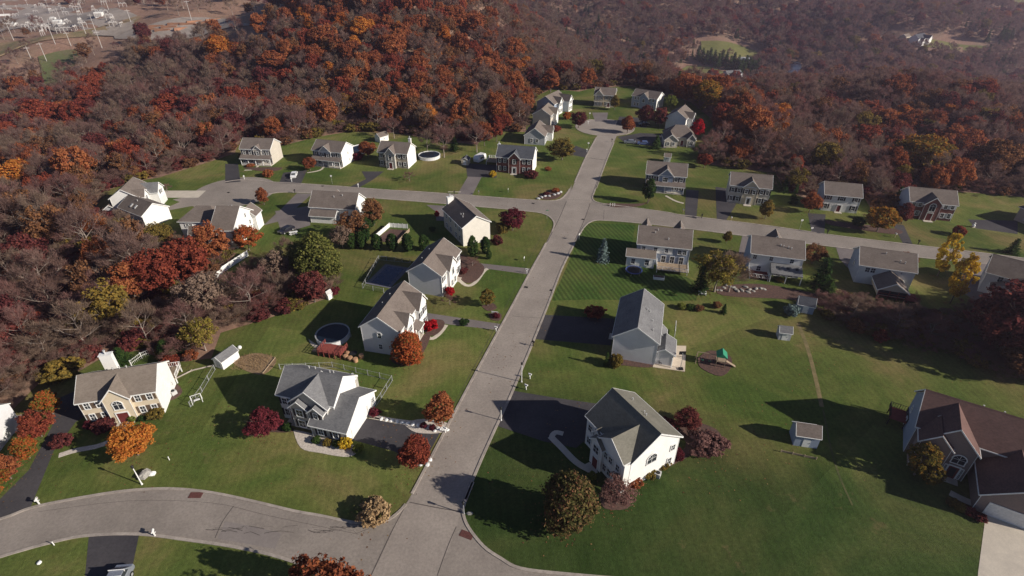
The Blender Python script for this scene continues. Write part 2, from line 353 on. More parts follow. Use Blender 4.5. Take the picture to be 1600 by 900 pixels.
def grass(name, c1, c2, c3, scale=.05, stripes=None, fine=.22, lush=False, plots=False):
    """lawn: broad patches of lush and tired grass, tufts, optional mowing stripes (angle, width, amount)"""
    m, n = nt(name)
    b = node(n, 'ShaderNodeBsdfPrincipled'); o = node(n, 'ShaderNodeOutputMaterial'); n.links.new(b.outputs[0], o.inputs[0])
    b.inputs['Roughness'].default_value = 1; b.inputs['Specular IOR Level'].default_value = .05
    t = tex(n, scale, 6, .62, dist=.6); r = ramp(n, [(.36, c1), (.5, c2), (.66, c3)]); n.links.new(t.outputs[0], r.inputs[0]); col = r.outputs[0]
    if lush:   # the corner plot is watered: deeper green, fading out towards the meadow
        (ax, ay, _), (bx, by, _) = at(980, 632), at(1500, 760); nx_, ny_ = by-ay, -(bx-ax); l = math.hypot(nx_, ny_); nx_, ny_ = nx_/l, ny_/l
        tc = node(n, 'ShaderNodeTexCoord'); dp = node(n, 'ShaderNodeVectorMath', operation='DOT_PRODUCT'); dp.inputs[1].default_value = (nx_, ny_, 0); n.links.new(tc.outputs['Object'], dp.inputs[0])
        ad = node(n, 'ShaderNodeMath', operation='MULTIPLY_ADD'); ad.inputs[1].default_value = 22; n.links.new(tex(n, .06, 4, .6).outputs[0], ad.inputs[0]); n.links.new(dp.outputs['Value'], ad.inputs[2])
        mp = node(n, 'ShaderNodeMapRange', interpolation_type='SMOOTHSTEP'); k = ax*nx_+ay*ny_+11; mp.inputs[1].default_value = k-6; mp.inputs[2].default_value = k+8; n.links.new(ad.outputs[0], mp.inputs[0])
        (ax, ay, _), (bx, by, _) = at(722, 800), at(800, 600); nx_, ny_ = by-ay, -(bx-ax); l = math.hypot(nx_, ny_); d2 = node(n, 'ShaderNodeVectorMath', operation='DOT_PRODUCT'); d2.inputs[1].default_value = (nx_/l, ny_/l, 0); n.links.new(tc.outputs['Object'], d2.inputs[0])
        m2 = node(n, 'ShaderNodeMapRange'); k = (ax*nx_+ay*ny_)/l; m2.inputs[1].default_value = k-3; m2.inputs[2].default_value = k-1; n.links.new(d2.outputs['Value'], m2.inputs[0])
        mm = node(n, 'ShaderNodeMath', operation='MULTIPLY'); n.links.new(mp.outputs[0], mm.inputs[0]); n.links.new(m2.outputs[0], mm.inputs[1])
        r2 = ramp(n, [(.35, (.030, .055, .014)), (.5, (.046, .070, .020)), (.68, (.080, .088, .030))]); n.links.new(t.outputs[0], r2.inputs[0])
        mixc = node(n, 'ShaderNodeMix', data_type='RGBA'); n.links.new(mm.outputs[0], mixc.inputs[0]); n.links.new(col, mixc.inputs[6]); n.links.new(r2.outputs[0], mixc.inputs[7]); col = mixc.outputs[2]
    def mul(col, src, a, lo, hi):
        mp = node(n, 'ShaderNodeMapRange'); mp.inputs[1].default_value = lo; mp.inputs[2].default_value = hi
        mp.inputs[3].default_value = 1-a; mp.inputs[4].default_value = 1+a; n.links.new(src, mp.inputs[0])
        vm = node(n, 'ShaderNodeVectorMath', operation='SCALE'); n.links.new(col, vm.inputs[0]); n.links.new(mp.outputs[0], vm.inputs['Scale']); return vm.outputs[0]
    if plots:   # neighbours mow and feed their lawns differently
        tc = node(n, 'ShaderNodeTexCoord'); vo = node(n, 'ShaderNodeTexVoronoi'); vo.inputs['Scale'].default_value = .028; n.links.new(tc.outputs['Object'], vo.inputs['Vector'])
        sc_ = node(n, 'ShaderNodeSeparateColor'); n.links.new(vo.outputs['Color'], sc_.inputs[0]); col = mul(col, sc_.outputs[0], .13, 0, 1)
        # thin worn patches of bare soil
        tw = tex(n, .11, 6, .7); rw = ramp(n, [(.62, (0, 0, 0)), (.74, (1, 1, 1))]); n.links.new(tw.outputs[0], rw.inputs[0]); mw = node(n, 'ShaderNodeMix', data_type='RGBA'); mw.inputs[7].default_value = (.20, .135, .075, 1)
        mf = node(n, 'ShaderNodeMath', operation='MULTIPLY'); mf.inputs[1].default_value = .6; n.links.new(rw.outputs[0], mf.inputs[0]); n.links.new(mf.outputs[0], mw.inputs[0]); n.links.new(col, mw.inputs[6]); col = mw.outputs[2]
    for sc, am in ((.35, fine*.6), (2.2, fine), (9, fine*.8)):
        col = mul(col, tex(n, sc, 3, .7).outputs[0], am, .3, .7)
    if stripes:
        tc = node(n, 'ShaderNodeTexCoord'); mp = node(n, 'ShaderNodeMapping'); mp.inputs['Rotation'].default_value = (0, 0, stripes[0])
        n.links.new(tc.outputs['Object'], mp.inputs[0])
        w = node(n, 'ShaderNodeTexWave'); w.inputs['Scale'].default_value = math.pi/ (10*stripes[1]); w.inputs['Distortion'].default_value = .8; w.inputs['Detail Scale'].default_value = .3
        n.links.new(mp.outputs[0], w.inputs['Vector']); col = mul(col, w.outputs['Fac'], stripes[2], 0, 1)
    n.links.new(col, b.inputs['Base Color'])
    bp = node(n, 'ShaderNodeBump'); bp.inputs['Strength'].default_value = .6; bp.inputs['Distance'].default_value = .15
    n.links.new(tex(n, 5, 3, .8).outputs[0], bp.inputs['Height']); n.links.new(bp.outputs[0], b.inputs['Normal'])
    return m
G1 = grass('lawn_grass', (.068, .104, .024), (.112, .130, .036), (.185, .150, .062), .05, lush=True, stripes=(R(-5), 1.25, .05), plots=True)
G2 = grass('lush_grass', (.036, .068, .016), (.048, .080, .020), (.070, .088, .024), .04, stripes=(R(12), .9, .10))
G3 = grass('striped_grass', (.042, .082, .019), (.06, .096, .024), (.09, .11, .032), .05, stripes=(R(-17), 1.1, .26))
G4 = grass('meadow_grass', (.050, .070, .018), (.078, .082, .024), (.125, .092, .042), .03, stripes=(R(-4), 1.3, .06))
_zc = [0]
def zb_(): _zc[0] += 1; return _zc[0]*.0004
def sheet(name, pts, z, m, zb=None, px=True):
    z += zb_()
    pts = P(pts) if px else pts
    return struct(MB().sheet(pts, z, zb).build(name, m))
lawn_poly = [tuple(p) for p in LAWN]
sheet('lawn', lawn_poly, .02, G1, px=False)
# lawns that differ from the rest
sheet('lawn_striped', smooth_line(P([(918, 348), (992, 352), (985, 400), (1090, 440), (1088, 470), (1010, 470), (925, 468), (862, 470), (893, 400), (905, 368), (918, 348)]), 1), .026, G3, px=False)
# far fields and clearings
def patch(name, px, m, n=10, lift=.6):
    """a field draped over the terrain"""
    pts = [ground_at(a, b)[:2] for a, b in px]; cx = sum(p[0] for p in pts)/len(pts); cy = sum(p[1] for p in pts)/len(pts)
    ring = smooth_line(pts+[pts[0]], 4)[:-1]; vs = [(cx, cy, h1(cx, cy)+lift)]; fs = []; K = len(ring)
    for j in range(1, n+1):
        for x, y in ring:
            a, b = cx+(x-cx)*j/n, cy+(y-cy)*j/n; vs.append((a, b, h1(a, b)+lift))
    for i in range(K): fs.append((0, 1+i, 1+(i+1) % K))
    for j in range(n-1):
        for i in range(K): fs.append((1+j*K+i, 1+(j+1)*K+i, 1+(j+1)*K+(i+1) % K, 1+j*K+(i+1) % K))
    mb = MB(); 
    me = MB().add(vs, fs).mesh(name, m, True)
    bm = __import__('bmesh').new(); bm.from_mesh(me); __import__('bmesh').ops.recalc_face_normals(bm, faces=bm.faces)
    if sum(f.normal.z for f in bm.faces) < 0: __import__('bmesh').ops.reverse_faces(bm, faces=bm.faces)
    bm.to_mesh(me); bm.free()
    CLEAR.append((np.array([(x, y) for x, y in ring]), 1.0 if name == 'river' or cx < -150 else 8.0))
    return struct(put(name, me))
CLEAR = []
FIELD = mat('field_grass', (.13, .14, .04), (.21, .19, .07), scale=.02, fine=(.3, .2)); GRAVEL = mat('yard_gravel', (.36, .31, .28), (.27, .23, .20), scale=.02, fine=(.2, .2))
patch('field', [(1095, 66), (1150, 70), (1185, 84), (1165, 94), (1105, 88)], FIELD)
patch('field', [(1058, 118), (1075, 104), (1120, 108), (1138, 122), (1100, 124)], FIELD)
patch('field', [(1405, 64), (1470, 66), (1540, 76), (1500, 81), (1430, 74)], FIELD)
patch('field', [(1540, -3), (1598, 1), (1640, 10), (1600, 13)], FIELD)
patch('grassland_slope', [(60, 90), (118, 80), (120, 100), (98, 122), (100, 158), (70, 150)], mat('slope_grass', (.11, .14, .05), (.15, .13, .07), scale=.05, fine=(.5, .2)))
patch('gravel_yard', [(-60, 60), (30, 45), (110, 50), (215, 28), (160, 12), (60, 8), (-80, 12)], GRAVEL, 14)
patch('bare_ground', [(-60, 105), (10, 86), (60, 68), (100, 62), (200, 44), (215, 28), (90, 55), (0, 70), (-60, 80)], mat('dry_bank', (.30, .20, .13), (.16, .14, .07), scale=.05, fine=(.3, .2)), 8)
patch('gravel_yard', [(180, 62), (182, 52), (230, 42), (340, 30), (372, 36), (395, 42), (330, 52), (230, 64)], GRAVEL, 10)
WATER = mat('river_water', (.16, .20, .28), (.12, .15, .22), rough=.2, spec=.6)
patch('river', [(895, 104), (915, 92), (930, 84), (935, 92), (915, 104)], WATER)
patch('river', [(1225, 135), (1232, 110), (1246, 96), (1252, 112), (1243, 136)], WATER)
# ------------------------------------------------------------------ streets
def road_mat(name, c1, c2, fine=.1):
    m = mat(name, c1, c2, scale=.12, fine=(2.5, fine), bump=.1, detail=8); return m
ASPH = road_mat('worn_asphalt', (.252, .218, .194), (.322, .280, .248), .18); ASPH2 = road_mat('side_asphalt', (.215, .187, .166), (.285, .248, .220), .18); TARM = road_mat('dark_asphalt', (.045, .042, .048), (.070, .065, .070), .2)
TARM2 = road_mat('faded_asphalt', (.15, .13, .13), (.20, .175, .17), .12)
Lm = P([(480, 1060), (579.6, 900), (615, 825), (634, 790), (680, 703), (734, 600), (799, 480), (831, 420), (853, 380), (870, 343), (887, 312), (898, 285), (915.6, 245), (935, 209)])
Rm = P([(600, 1060), (682.7, 900), (713, 823.6), (722.7, 793), (745, 735), (774, 670), (806, 600), (855, 480), (878, 420), (898, 380), (911, 350), (922, 320), (935, 285), (950, 245), (966, 207)])
Lm = [(Lm[0][0]-18, Lm[0][1]-55, 0)]+Lm; Rm = [(Rm[0][0]-18, Rm[0][1]-55, 0)]+Rm   # runs on behind the camera
Ls = smooth_line(Lm, 4); Rs = smooth_line(Rm, 4)
# cul-de-sac at the far end
cc = at(945, 199); ra = 12.5
bulb = [(cc[0]+ra*math.cos(t), cc[1]+ra*math.sin(t)) for t in np.linspace(0, 2*math.pi, 40, endpoint=False)]
struct(MB().sheet(Ls+Rs[::-1], .044).build('main_road', ASPH)); struct(MB().sheet(bulb, .040).build('road_turning_circle', ASPH))
# cross street, west then east
Wt = [(300, 296), (322, 298), (351, 284.5), (400, 282), (423, 284.4), (500, 289), (600, 296.7), (650, 299.5), (740, 306), (820, 312), (870, 313), (884, 303)]
Wb = [(868, 352), (861, 342), (848, 334), (822, 330), (742, 322.7), (640, 314), (560, 308), (500, 303), (463, 301), (425, 302), (403, 304), (375, 318), (340, 330), (300, 322), (262, 326), (264, 322)]
wt = smooth_line(P([(351, 284.5), (372, 281.5), (400, 281.8), (423, 284.4), (500, 289), (600, 296.7), (650, 299.5), (740, 306), (820, 312), (868, 313.5), (885, 303), (893, 289)]), 4)
wb = smooth_line(P([(858, 372), (866, 352), (861, 341), (848, 334), (822, 330), (742, 322.7), (640, 314), (560, 308), (500, 303), (463, 301), (435, 301), (412, 305)]), 4)
c2 = at(366, 300); rb = 13
bulb2 = [(c2[0]+rb*math.cos(t), c2[1]+rb*math.sin(t)) for t in np.linspace(0, 2*math.pi, 40, endpoint=False)]
spur = P([(352, 284), (322, 298), (264, 323), (262, 329), (300, 322), (345, 318), (372, 312)])
struct(MB().sheet(wt+[at(893, 340)[:2]]+wb, .036).build('cross_road', ASPH2)); struct(MB().sheet(bulb2, .032).build('road_turning_circle', ASPH2)); struct(MB().sheet(spur, .028).build('road_spur', ASPH2))
et = smooth_line(P([(940, 268), (930, 296), (926, 311), (940, 318), (985, 324), (1042, 332), (1071, 337), (1200, 353), (1300, 367.5), (1411, 381), (1495.6, 391), (1578, 401), (1800, 430)]), 4)
eb = smooth_line(P([(1800, 452), (1600, 420), (1513, 410), (1433, 402), (1300, 385.6), (1173, 370), (1078, 358), (1000, 349), (944, 344.6), (925, 346), (912, 356), (900, 378)]), 4)
struct(MB().sheet(et+eb+[at(895, 345)[:2]], .0365).build('cross_road', ASPH2))
# foreground street and the corner on the right
ft = smooth_line(P([(-700, 1010), (-260, 870), (-100, 835), (0, 811.5), (55, 792), (152, 773.5), (210, 766), (270, 764), (330, 770), (397, 784), (460, 799), (500, 806), (548, 816), (584, 818), (605, 813), (620, 803), (634, 788), (650, 760)]), 4)
fb = smooth_line(P([(520, 1010), (540, 930), (520, 903), (440, 872), (367, 855), (296, 844.5), (217.6, 835), (139, 837), (84.5, 847), (0, 870.7), (-100, 905), (-260, 960), (-700, 1150)]), 4)
struct(MB().sheet(ft+[at(660, 800)[:2], at(620, 900)[:2], at(570, 1010)[:2]]+fb, .038).build('side_road', ASPH2))
rt = smooth_line(P([(745, 740), (732, 771), (724, 793), (724.5, 806), (732.5, 825), (755.6, 854), (782, 872.5), (813, 888.5), (881, 897), (1000, 907), (1200, 922), (1500, 955), (1800, 1000), (2300, 1090)]), 4)
struct(MB().sheet(rt+[at(2300, 1230)[:2], at(1800, 1120)[:2], at(1200, 1030)[:2], at(900, 1060)[:2], at(590, 1080)[:2], at(700, 850)[:2]], .0385).build('side_road', ASPH2))
# kerbs
def kerb(pts, w=.42): struct(strip(MB(), pts, w, .13, 0).build('kerb', M['kerb']))
a0 = [i for i, p in enumerate(Ls)]
def seg(line, lo, hi):  # part of an edge line by measured picture rows
    return [p for p in line if lo <= proj(p[0], p[1], 0)[1] <= hi]
kerb(seg(Ls, 372, 786)); kerb(seg(Rs, 378, 792)); kerb(seg(Ls, 214, 290)); kerb(seg(Rs, 214, 296))
kerb(wt[:-2]); kerb(wb[2:]); kerb(et[2:]); kerb(eb[:-2]); kerb(ft[:-4]); kerb(fb); kerb(rt[2:])
kerb([p for p in bulb if not (proj(*p, 0)[1] > 206 and 925 < proj(*p, 0)[0] < 975)][12:]+[p for p in bulb][:3])
# tar seams, a patch and cracks
SEAM = mat('tar_seam', (.10, .085, .08)); PATCH = road_mat('patched_asphalt', (.20, .175, .165), (.25, .22, .205))
mb = MB()
for l, w in (([(110/5.625+560, 900), (603, 850), (615, 825)], .12), ([(683, 900), (700, 853), (713, 823)], .12), ([(615, 825), (634, 790)], .1), ([(640, 785), (680, 793), (722, 800)], .14), ([(855, 378), (872, 345), (885, 315)], .18), ([(898, 376), (912, 346), (922, 318)], .16),
             ([(887, 312), (922, 313)], .1), ([(921, 247), (951, 251)], .35), ([(800, 494), (856, 498)], .06), ([(336, 841), (348, 815), (365, 791)], .12), ([(944, 328), (943, 344)], .08), ([(60, 800), (200, 783), (330, 786), (420, 806), (560, 835)], .05), ([(700, 650), (735, 585), (790, 480), (860, 340)], .05)):
    strip(mb, smooth_line(P(l), 4), w, .052)
random.seed(3)
for i in range(26):
    x, y, _ = at(random.choice([random.uniform(480, 560)]*2+[random.uniform(300, 470)]), 828+random.uniform(-6, 6))
    strip(mb, [(x, y), (x+random.uniform(.4, 1.4), y+random.uniform(-.3, .3)), (x+random.uniform(1.2, 2.4), y+random.uniform(-.5, .5))], random.uniform(.03, .12), .049+i*.0001)
struct(mb.build('road_seams', SEAM))
sheet('road_patch', [(340, 842), (352, 815), (372, 818), (440, 833), (430, 858)], .047, PATCH)
# storm drains and covers
DR = []
for (px, py, kind) in ((306, 774, 0), (729, 836, 0), (822, 449, 1), (862, 454, 1), (357, 301, 1), (911, 343, 1), (833, 318, 1), (504, 291, 1)):
    x, y, _ = at(px, py); t = (R(0) if kind == 0 and px < 400 else R(-22))
    o = thing('storm_drain', (x, y, .05), {306: 'rusty storm drain cover in the curved street by the lawn edge', 729: 'rusty storm drain cover by the kerb at the lower right street corner', 822: 'dark drain grate on the left side of the main road', 862: 'dark drain grate on the right side of the main road beside the striped lawn', 357: 'round manhole cover in the left turning circle', 911: 'dark drain grate at the crossroads corner by the striped lawn', 833: 'dark drain grate in the left cross street near the crossroads', 504: 'dark drain grate in the left cross street in front of the porch houses'}[px], 'drain', rz=t)
    w = (.95, .5) if kind == 0 else (.45, .35)
    MB().box(-w[0], w[0], -w[1], w[1], 0, .03).build('frame', M['rust_iron'] if kind == 0 else M['black'], o)
    b = MB()
    for i in range(7): b.box(-w[0]*.9, w[0]*.9, -w[1]*.85+i*w[1]*.25, -w[1]*.85+i*w[1]*.25+w[1]*.1, .031, .045)
    b.build('grate', M['rust_iron'] if kind == 0 else M['ridgevent'], o)
# ------------------------------------------------------------------ driveways, paths, beds
def drive(px, m=TARM, name='driveway', z=.031, k=1): sheet(name, px, z, m)
drive([(-40, 860), (0, 811), (48, 793), (84, 705), (118, 660), (150, 640), (120, 610), (85, 625), (82, 665), (45, 735), (-20, 800)])
drive([(139, 837), (217.6, 835), (200, 920), (196, 1000), (110, 1000), (133, 900)])
drive([(560, 652), (600, 658), (690, 672), (668, 712), (650, 724), (615, 705), (560, 690), (540, 686)], TARM)
drive([(797, 610), (870, 622), (940, 632), (960, 650), (900, 700), (850, 690), (772, 664), (780, 640)], TARM)
drive([(850, 492), (960, 498), (955, 540), (836, 530)], TARM)
drive([(640, 485), (700, 494), (786, 507), (778, 516), (700, 507), (660, 500)], TARM2)
drive([(712, 402), (745, 411), (830, 420), (826, 429), (760, 420), (705, 412)], TARM2)
drive([(736, 268), (756, 270), (738, 305), (715, 303)], TARM2); drive([(728, 255), (776, 258), (776, 278), (730, 276)], TARM)
drive([(352, 256), (372, 256), (376, 284), (352, 286)], TARM); drive([(443, 270), (480, 266), (470, 288), (436, 286)], TARM)
drive([(565, 268), (600, 268), (584, 280), (562, 293), (547, 292), (572, 280)], TARM)
drive([(247, 298), (322, 298), (310, 309), (243, 309)], M['concrete']); drive([(270, 312), (330, 300), (352, 312), (330, 330), (300, 322)], ASPH2, z=.0305)
drive([(464, 302), (488, 303), (440, 345), (412, 352), (436, 330)], TARM2); drive([(430, 330), (483, 322), (485, 352), (440, 366)], TARM2, z=.0315)
drive([(666, 320), (700, 322), (700, 345), (682, 345), (680, 330)], TARM2)
drive([(1072, 296), (1092, 298), (1088, 342), (1070, 338)]); drive([(1118, 292), (1145, 296), (1150, 320), (1134, 345), (1120, 343)])
drive([(1262, 333), (1290, 335), (1288, 365), (1268, 362)]); drive([(1395, 350), (1412, 352), (1426, 382), (1411, 381)]); drive([(1512, 343), (1590, 345), (1590, 366), (1525, 357)])
drive([(1160, 368), (1176, 371), (1170, 410), (1152, 404)], TARM2); drive([(1306, 386), (1345, 391), (1335, 430), (1312, 405)], TARM2); drive([(1514, 408), (1600, 421), (1640, 450), (1540, 480), (1500, 455)], TARM2)
drive([(1000, 208), (1050, 210), (1040, 232), (975, 222), (965, 214)]); drive([(900, 228), (922, 236), (914, 246), (880, 240)]); drive([(925, 176), (950, 176), (948, 190), (930, 190)], TARM2)
drive([(968, 182), (1012, 185), (1010, 200), (962, 196)], TARM)
sheet('driveway', [(1542, 790), (1620, 815), (1700, 860), (1700, 990), (1524, 962), (1528, 895)], .031, M['concrete'])
struct(strip(MB(), P([(1578, 806), (1572, 900), (1568, 1000)]), .06, .036).build('driveway_joint', SEAM))
# garden paths
def path(px, w, m=M['concrete'], z=.05, name='garden_path'): struct(strip(MB(), smooth_line(P(px), 4), w, z+zb_(), 0).build(name, m))
path([(712, 432), (728, 446), (742, 442), (756, 424), (762, 420)], .9); path([(664, 526), (676, 529), (688, 520), (697, 508)], .9)
path([(870, 692), (862, 684), (868, 676), (880, 678)], .9); path([(860, 682), (878, 700), (900, 722), (922, 735)], 1.1); path([(92, 712), (118, 704), (150, 698), (172, 690)], 1.0, M['gravel'])
path([(382, 266), (396, 265), (405, 258)], .7); path([(480, 270), (500, 266), (508, 258)], .7); path([(600, 655), (560, 648), (620, 660), (680, 668)], .6)
path([(576, 648), (610, 655), (660, 662), (688, 668)], .5, M['gravel'], .06); path([(1040, 306), (1055, 314), (1068, 318)], .8); path([(1484, 770), (1510, 783), (1545, 795)], 1.2); path([(720, 300), (700, 300)], .4)
def bed(px, m=M['mulch'], z=.06, name='mulch_bed'):
    return struct(MB().sheet(smooth_line(P(px+[px[0]]), 4)[:-1], z+zb_(), 0).build(name, m))
bed([(716, 396), (745, 408), (757, 420), (745, 438), (728, 442), (716, 432), (705, 420)]); bed([(660, 500), (690, 500), (694, 510), (680, 524), (664, 520)]); bed([(650, 530), (672, 520), (665, 545), (640, 572), (610, 560)])
bed([(458, 672), (480, 676), (530, 690), (560, 700), (545, 714), (500, 708), (470, 700)], M['gravel'], name='gravel_bed'); bed([(394, 640), (440, 660), (460, 672), (440, 676), (405, 670)]); bed([(630, 662), (660, 655), (700, 662), (690, 676), (650, 676)], M['gravel'], name='gravel_bed')
bed([(944, 745), (962, 765), (1000, 752), (1060, 722), (1090, 706), (1125, 690), (1120, 672), (1085, 660), (1060, 672), (1070, 700), (1000, 742), (975, 760), (940, 770), (945, 795), (985, 790), (1060, 730), (1000, 770), (960, 795), (944, 790)][:15])
bed([(940, 760), (975, 765), (985, 788), (955, 797), (942, 785)]); bed([(950, 568), (1000, 574), (1022, 573), (1022, 566), (955, 560)]); bed([(250, 625), (262, 605), (275, 600), (285, 612), (270, 625)])
bed([(752, 478), (770, 474), (776, 482), (762, 486)]); bed([(762, 490), (782, 490), (782, 500), (768, 500)]); bed([(1090, 560), (1110, 548), (1140, 556), (1142, 575), (1125, 588), (1095, 575)], M['gravel'] if 0 else M['mulch'], .08)
bed([(840, 306), (860, 298), (878, 300), (870, 310), (850, 312)]); bed([(380, 262), (440, 262), (425, 268), (395, 266)]); bed([(360, 563), (400, 552), (432, 562), (412, 585), (380, 578)], mat('dry_garden', (.27, .18, .11), (.17, .12, .07), scale=1.5, fine=(6, .3)), name='garden_bed')
bed([(1120, 448), (1190, 444), (1290, 462), (1360, 470), (1330, 482), (1230, 468), (1130, 462)]); bed([(482, 530), (494, 538), (512, 548), (500, 545), (488, 541)], M['concrete'], .05, 'gravel_bed')
bed([(945, 318), (1005, 318), (1015, 312), (1000, 322), (960, 324)]); bed([(1290, 344), (1400, 358), (1395, 366), (1300, 352)])
# worn track across the meadow
struct(strip(MB(), smooth_line(P([(1247, 505), (1262, 545), (1274, 590), (1284, 636)]), 4), .75, .034).build('worn_path', mat('worn_earth', (.22, .165, .085), (.12, .11, .045), scale=.4, fine=(2, .2))))
struct(strip(MB(), smooth_line(P([(1286, 640), (1298, 700), (1312, 745), (1332, 790)]), 4), .3, .035).build('worn_path', mat('faint_track', (.10, .10, .04), (.055, .07, .025), scale=.6, fine=(2, .2))))
# ------------------------------------------------------------------ houses
_wm = {}; HOUSES = []
def win_meshes(w, h, style):
    k = (round(w, 2), round(h, 2), style)
    if k in _wm: return _wm[k]
    pane = MB(); fr = MB()
    if style == 'arch':
        N = 12; pts = [(-w/2, 0, 0), (w/2, 0, 0)]+[(w/2*math.cos(t), 0, h-w/2+w/2*math.sin(t)) for t in np.linspace(0, math.pi, N)]
        pane.prism(pts, (0, -.04, 0))
        arc = [(w/2*math.cos(t), h-w/2+w/2*math.sin(t)) for t in np.linspace(0, math.pi, N)]
        for (a, b), (c, d) in zip(arc[:-1], arc[1:]):
            fr.prism([(a*.97, -.02, b), (c*.97, -.02, d), (c*1.16, -.02, h-w/2+(d-h+w/2)*1.16), (a*1.16, -.02, h-w/2+(b-h+w/2)*1.16)], (0, -.09, 0))
        for sx in (-1, 1): fr.box(sx*w/2-.06, sx*w/2+.06, -.11, -.02, 0, h-w/2)
        fr.box(-w/2-.1, w/2+.1, -.12, -.02, -.1, .02)
        fr.box(-.025, .025, -.075, -.045, 0, h); fr.box(-w/2, w/2, -.07, -.045, h-w/2-.02, h-w/2+.02)
        for t in (45, 135): fr.tube((0, -.06, h-w/2), (w/2*math.cos(R(t)), -.06, h-w/2+w/2*math.sin(R(t))), .02, n=4)
    else:
        pane.box(-w/2, w/2, -.04, 0, 0, h)
        for sx in (-1, 1): fr.box(sx*w/2-.06, sx*w/2+.06, -.11, -.02, -.06, h+.06)
        fr.box(-w/2+.06, w/2-.06, -.11, -.02, h-.05, h+.1); fr.box(-w/2+.06, w/2-.06, -.13, -.02, -.1, .03)
        fr.box(-w/2, w/2, -.075, -.045, h*.5-.03, h*.5+.03)
        nb = max(1, int(round(w/.55))-1)
        for i in range(nb):
            x = -w/2+w*(i+1)/(nb+1); fr.box(x-.02, x+.02, -.07, -.045, 0, h)
    _wm[k] = (pane.mesh('window', M['glass']), fr.mesh('frame', M['trim'])); return _wm[k]
_sm = {}
def shutter_mesh(h, m):
    k = (round(h, 2), m)
    if k not in _sm: _sm[k] = MB().box(-.2, .2, -.07, -.01, -.03, h+.03).mesh('shutter', M[m])
    return _sm[k]
class House:
    def __init__(s, q, label, wall='white', roof='rbrown', cat='house', base=-.6, name='house', group=None):
        s.x, s.y, a, s.W, s.D, s.he, s.r = q; s.a = R(a); HOUSES.append((s.x, s.y, s.W*.5))
        s.o = thing(name, (s.x, s.y, 0), label, cat, group, s.a)
        s.walls = {}; s.roofs = {}; s.trim = MB(); s.wall = wall; s.roof = roof; s.base = base
        s.w2 = s.W/2-.3; s.d2 = s.D/2-.35
    def wmb(s, m): return s.walls.setdefault(m or s.wall, MB())
    def rmb(s, m): return s.roofs.setdefault(m or s.roof, MB())
    def gable(s, x0, x1, y0, y1, he, r, axis='x', wall=None, roof=None, z0=None, o=.35, oe=.3, hip=0, t=.17, frontmat=None):
        z0 = s.base if z0 is None else z0
        sw = (lambda x, y, z: (x, y, z)) if axis == 'x' else (lambda x, y, z: (y, x, z))
        if axis == 'y': x0, x1, y0, y1 = y0, y1, x0, x1
        ym = (y0+y1)/2; hd = (y1-y0)/2; sl = r/hd; hx = hip*hd
        mb = s.wmb(wall)
        if hip: mb.prism([sw(x0, y0, z0), sw(x1, y0, z0), sw(x1, y1, z0), sw(x0, y1, z0)], (0, 0, he-z0))
        else:
            mb.prism([sw(x0, y0, z0), sw(x0, y1, z0), sw(x0, y1, he), sw(x0, ym, he+r), sw(x0, y0, he)], sw(x1-x0, 0, 0))
        rb = s.rmb(roof); zt = t*1.15
        def up(y): return he+(hd-abs(y-ym))*sl+.02
        if hip:
            a, b = x0-o, x1+o; c, d = y0-o, y1+o; ze = up(c); zr = up(ym)
            h0, h1 = a+hx*(1 if hip <= 1 else 1)+o*0, b-hx
            vs = [sw(*p) for p in ((a, c, ze+zt), (b, c, ze+zt), (b, d, ze+zt), (a, d, ze+zt), (h0, ym, zr+zt), (h1, ym, zr+zt), (a, c, ze), (b, c, ze), (b, d, ze), (a, d, ze))]
            fs = [(0, 1, 5, 4), (1, 2, 5), (2, 3, 4, 5), (3, 0, 4), (0, 6, 7, 1), (1, 7, 8, 2), (2, 8, 9, 3), (3, 9, 6, 0), (6, 9, 8, 7)]
            if axis == 'y': fs = [f[::-1] for f in fs]
            rb.add(vs, fs)
            for yy in (c, d): 
                yy2 = yy+(-.05 if yy == c else .05)
                p, q = sw(a, min(yy, yy2), ze-.02), sw(b, max(yy, yy2), ze+zt*.8)
                s.trim.box(min(p[0], q[0]), max(p[0], q[0]), min(p[1], q[1]), max(p[1], q[1]), p[2], q[2])
        else:
            a, b = x0-oe, x1+oe; c, d = y0-o, y1+o
            sec = [(c, up(c)), (c, up(c)+zt), (ym, up(ym)+zt), (d, up(d)+zt), (d, up(d)), (ym, up(ym))]
            rb.prism([sw(a, y, z) for y, z in sec], sw(b-a, 0, 0))
            # ridge cap, gutters and rake boards
            rb.prism([sw(a, ym-.16, up(ym)+zt-.16*sl+.02), sw(a, ym, up(ym)+zt+.05), sw(a, ym+.16, up(ym)+zt-.16*sl+.02)], sw(b-a, 0, 0))
            for yy in (c, d):
                k = -.08 if yy == c else .08
                p, q = sw(a-.01, yy, up(c)-.02), sw(b+.01, yy+k, up(c)+zt*.85)
                s.trim.box(min(p[0], q[0]), max(p[0], q[0]), min(p[1], q[1]), max(p[1], q[1]), p[2], q[2])
            for xx, k in ((a, -.06), (b, .06)):
                for (ya, yb) in ((c, ym), (ym, d)):
                    s.trim.prism([sw(xx, ya, up(ya)-.05), sw(xx, yb, up(yb)-.05), sw(xx, yb, up(yb)+zt+.015), sw(xx, ya, up(ya)+zt+.015)], sw(k, 0, 0))
            if o > .25:   # corner boards
                for xx in (x0, x1):
                    for yy in (y0, y1):
                        p = sw(xx, yy, 0); s.trim.box(p[0]-.035, p[0]+.035, p[1]-.035, p[1]+.035, z0, he-.05) if True else 0
    def body(s, **k): s.gable(-s.w2, s.w2, -s.d2, s.d2, s.he, s.r, **k)
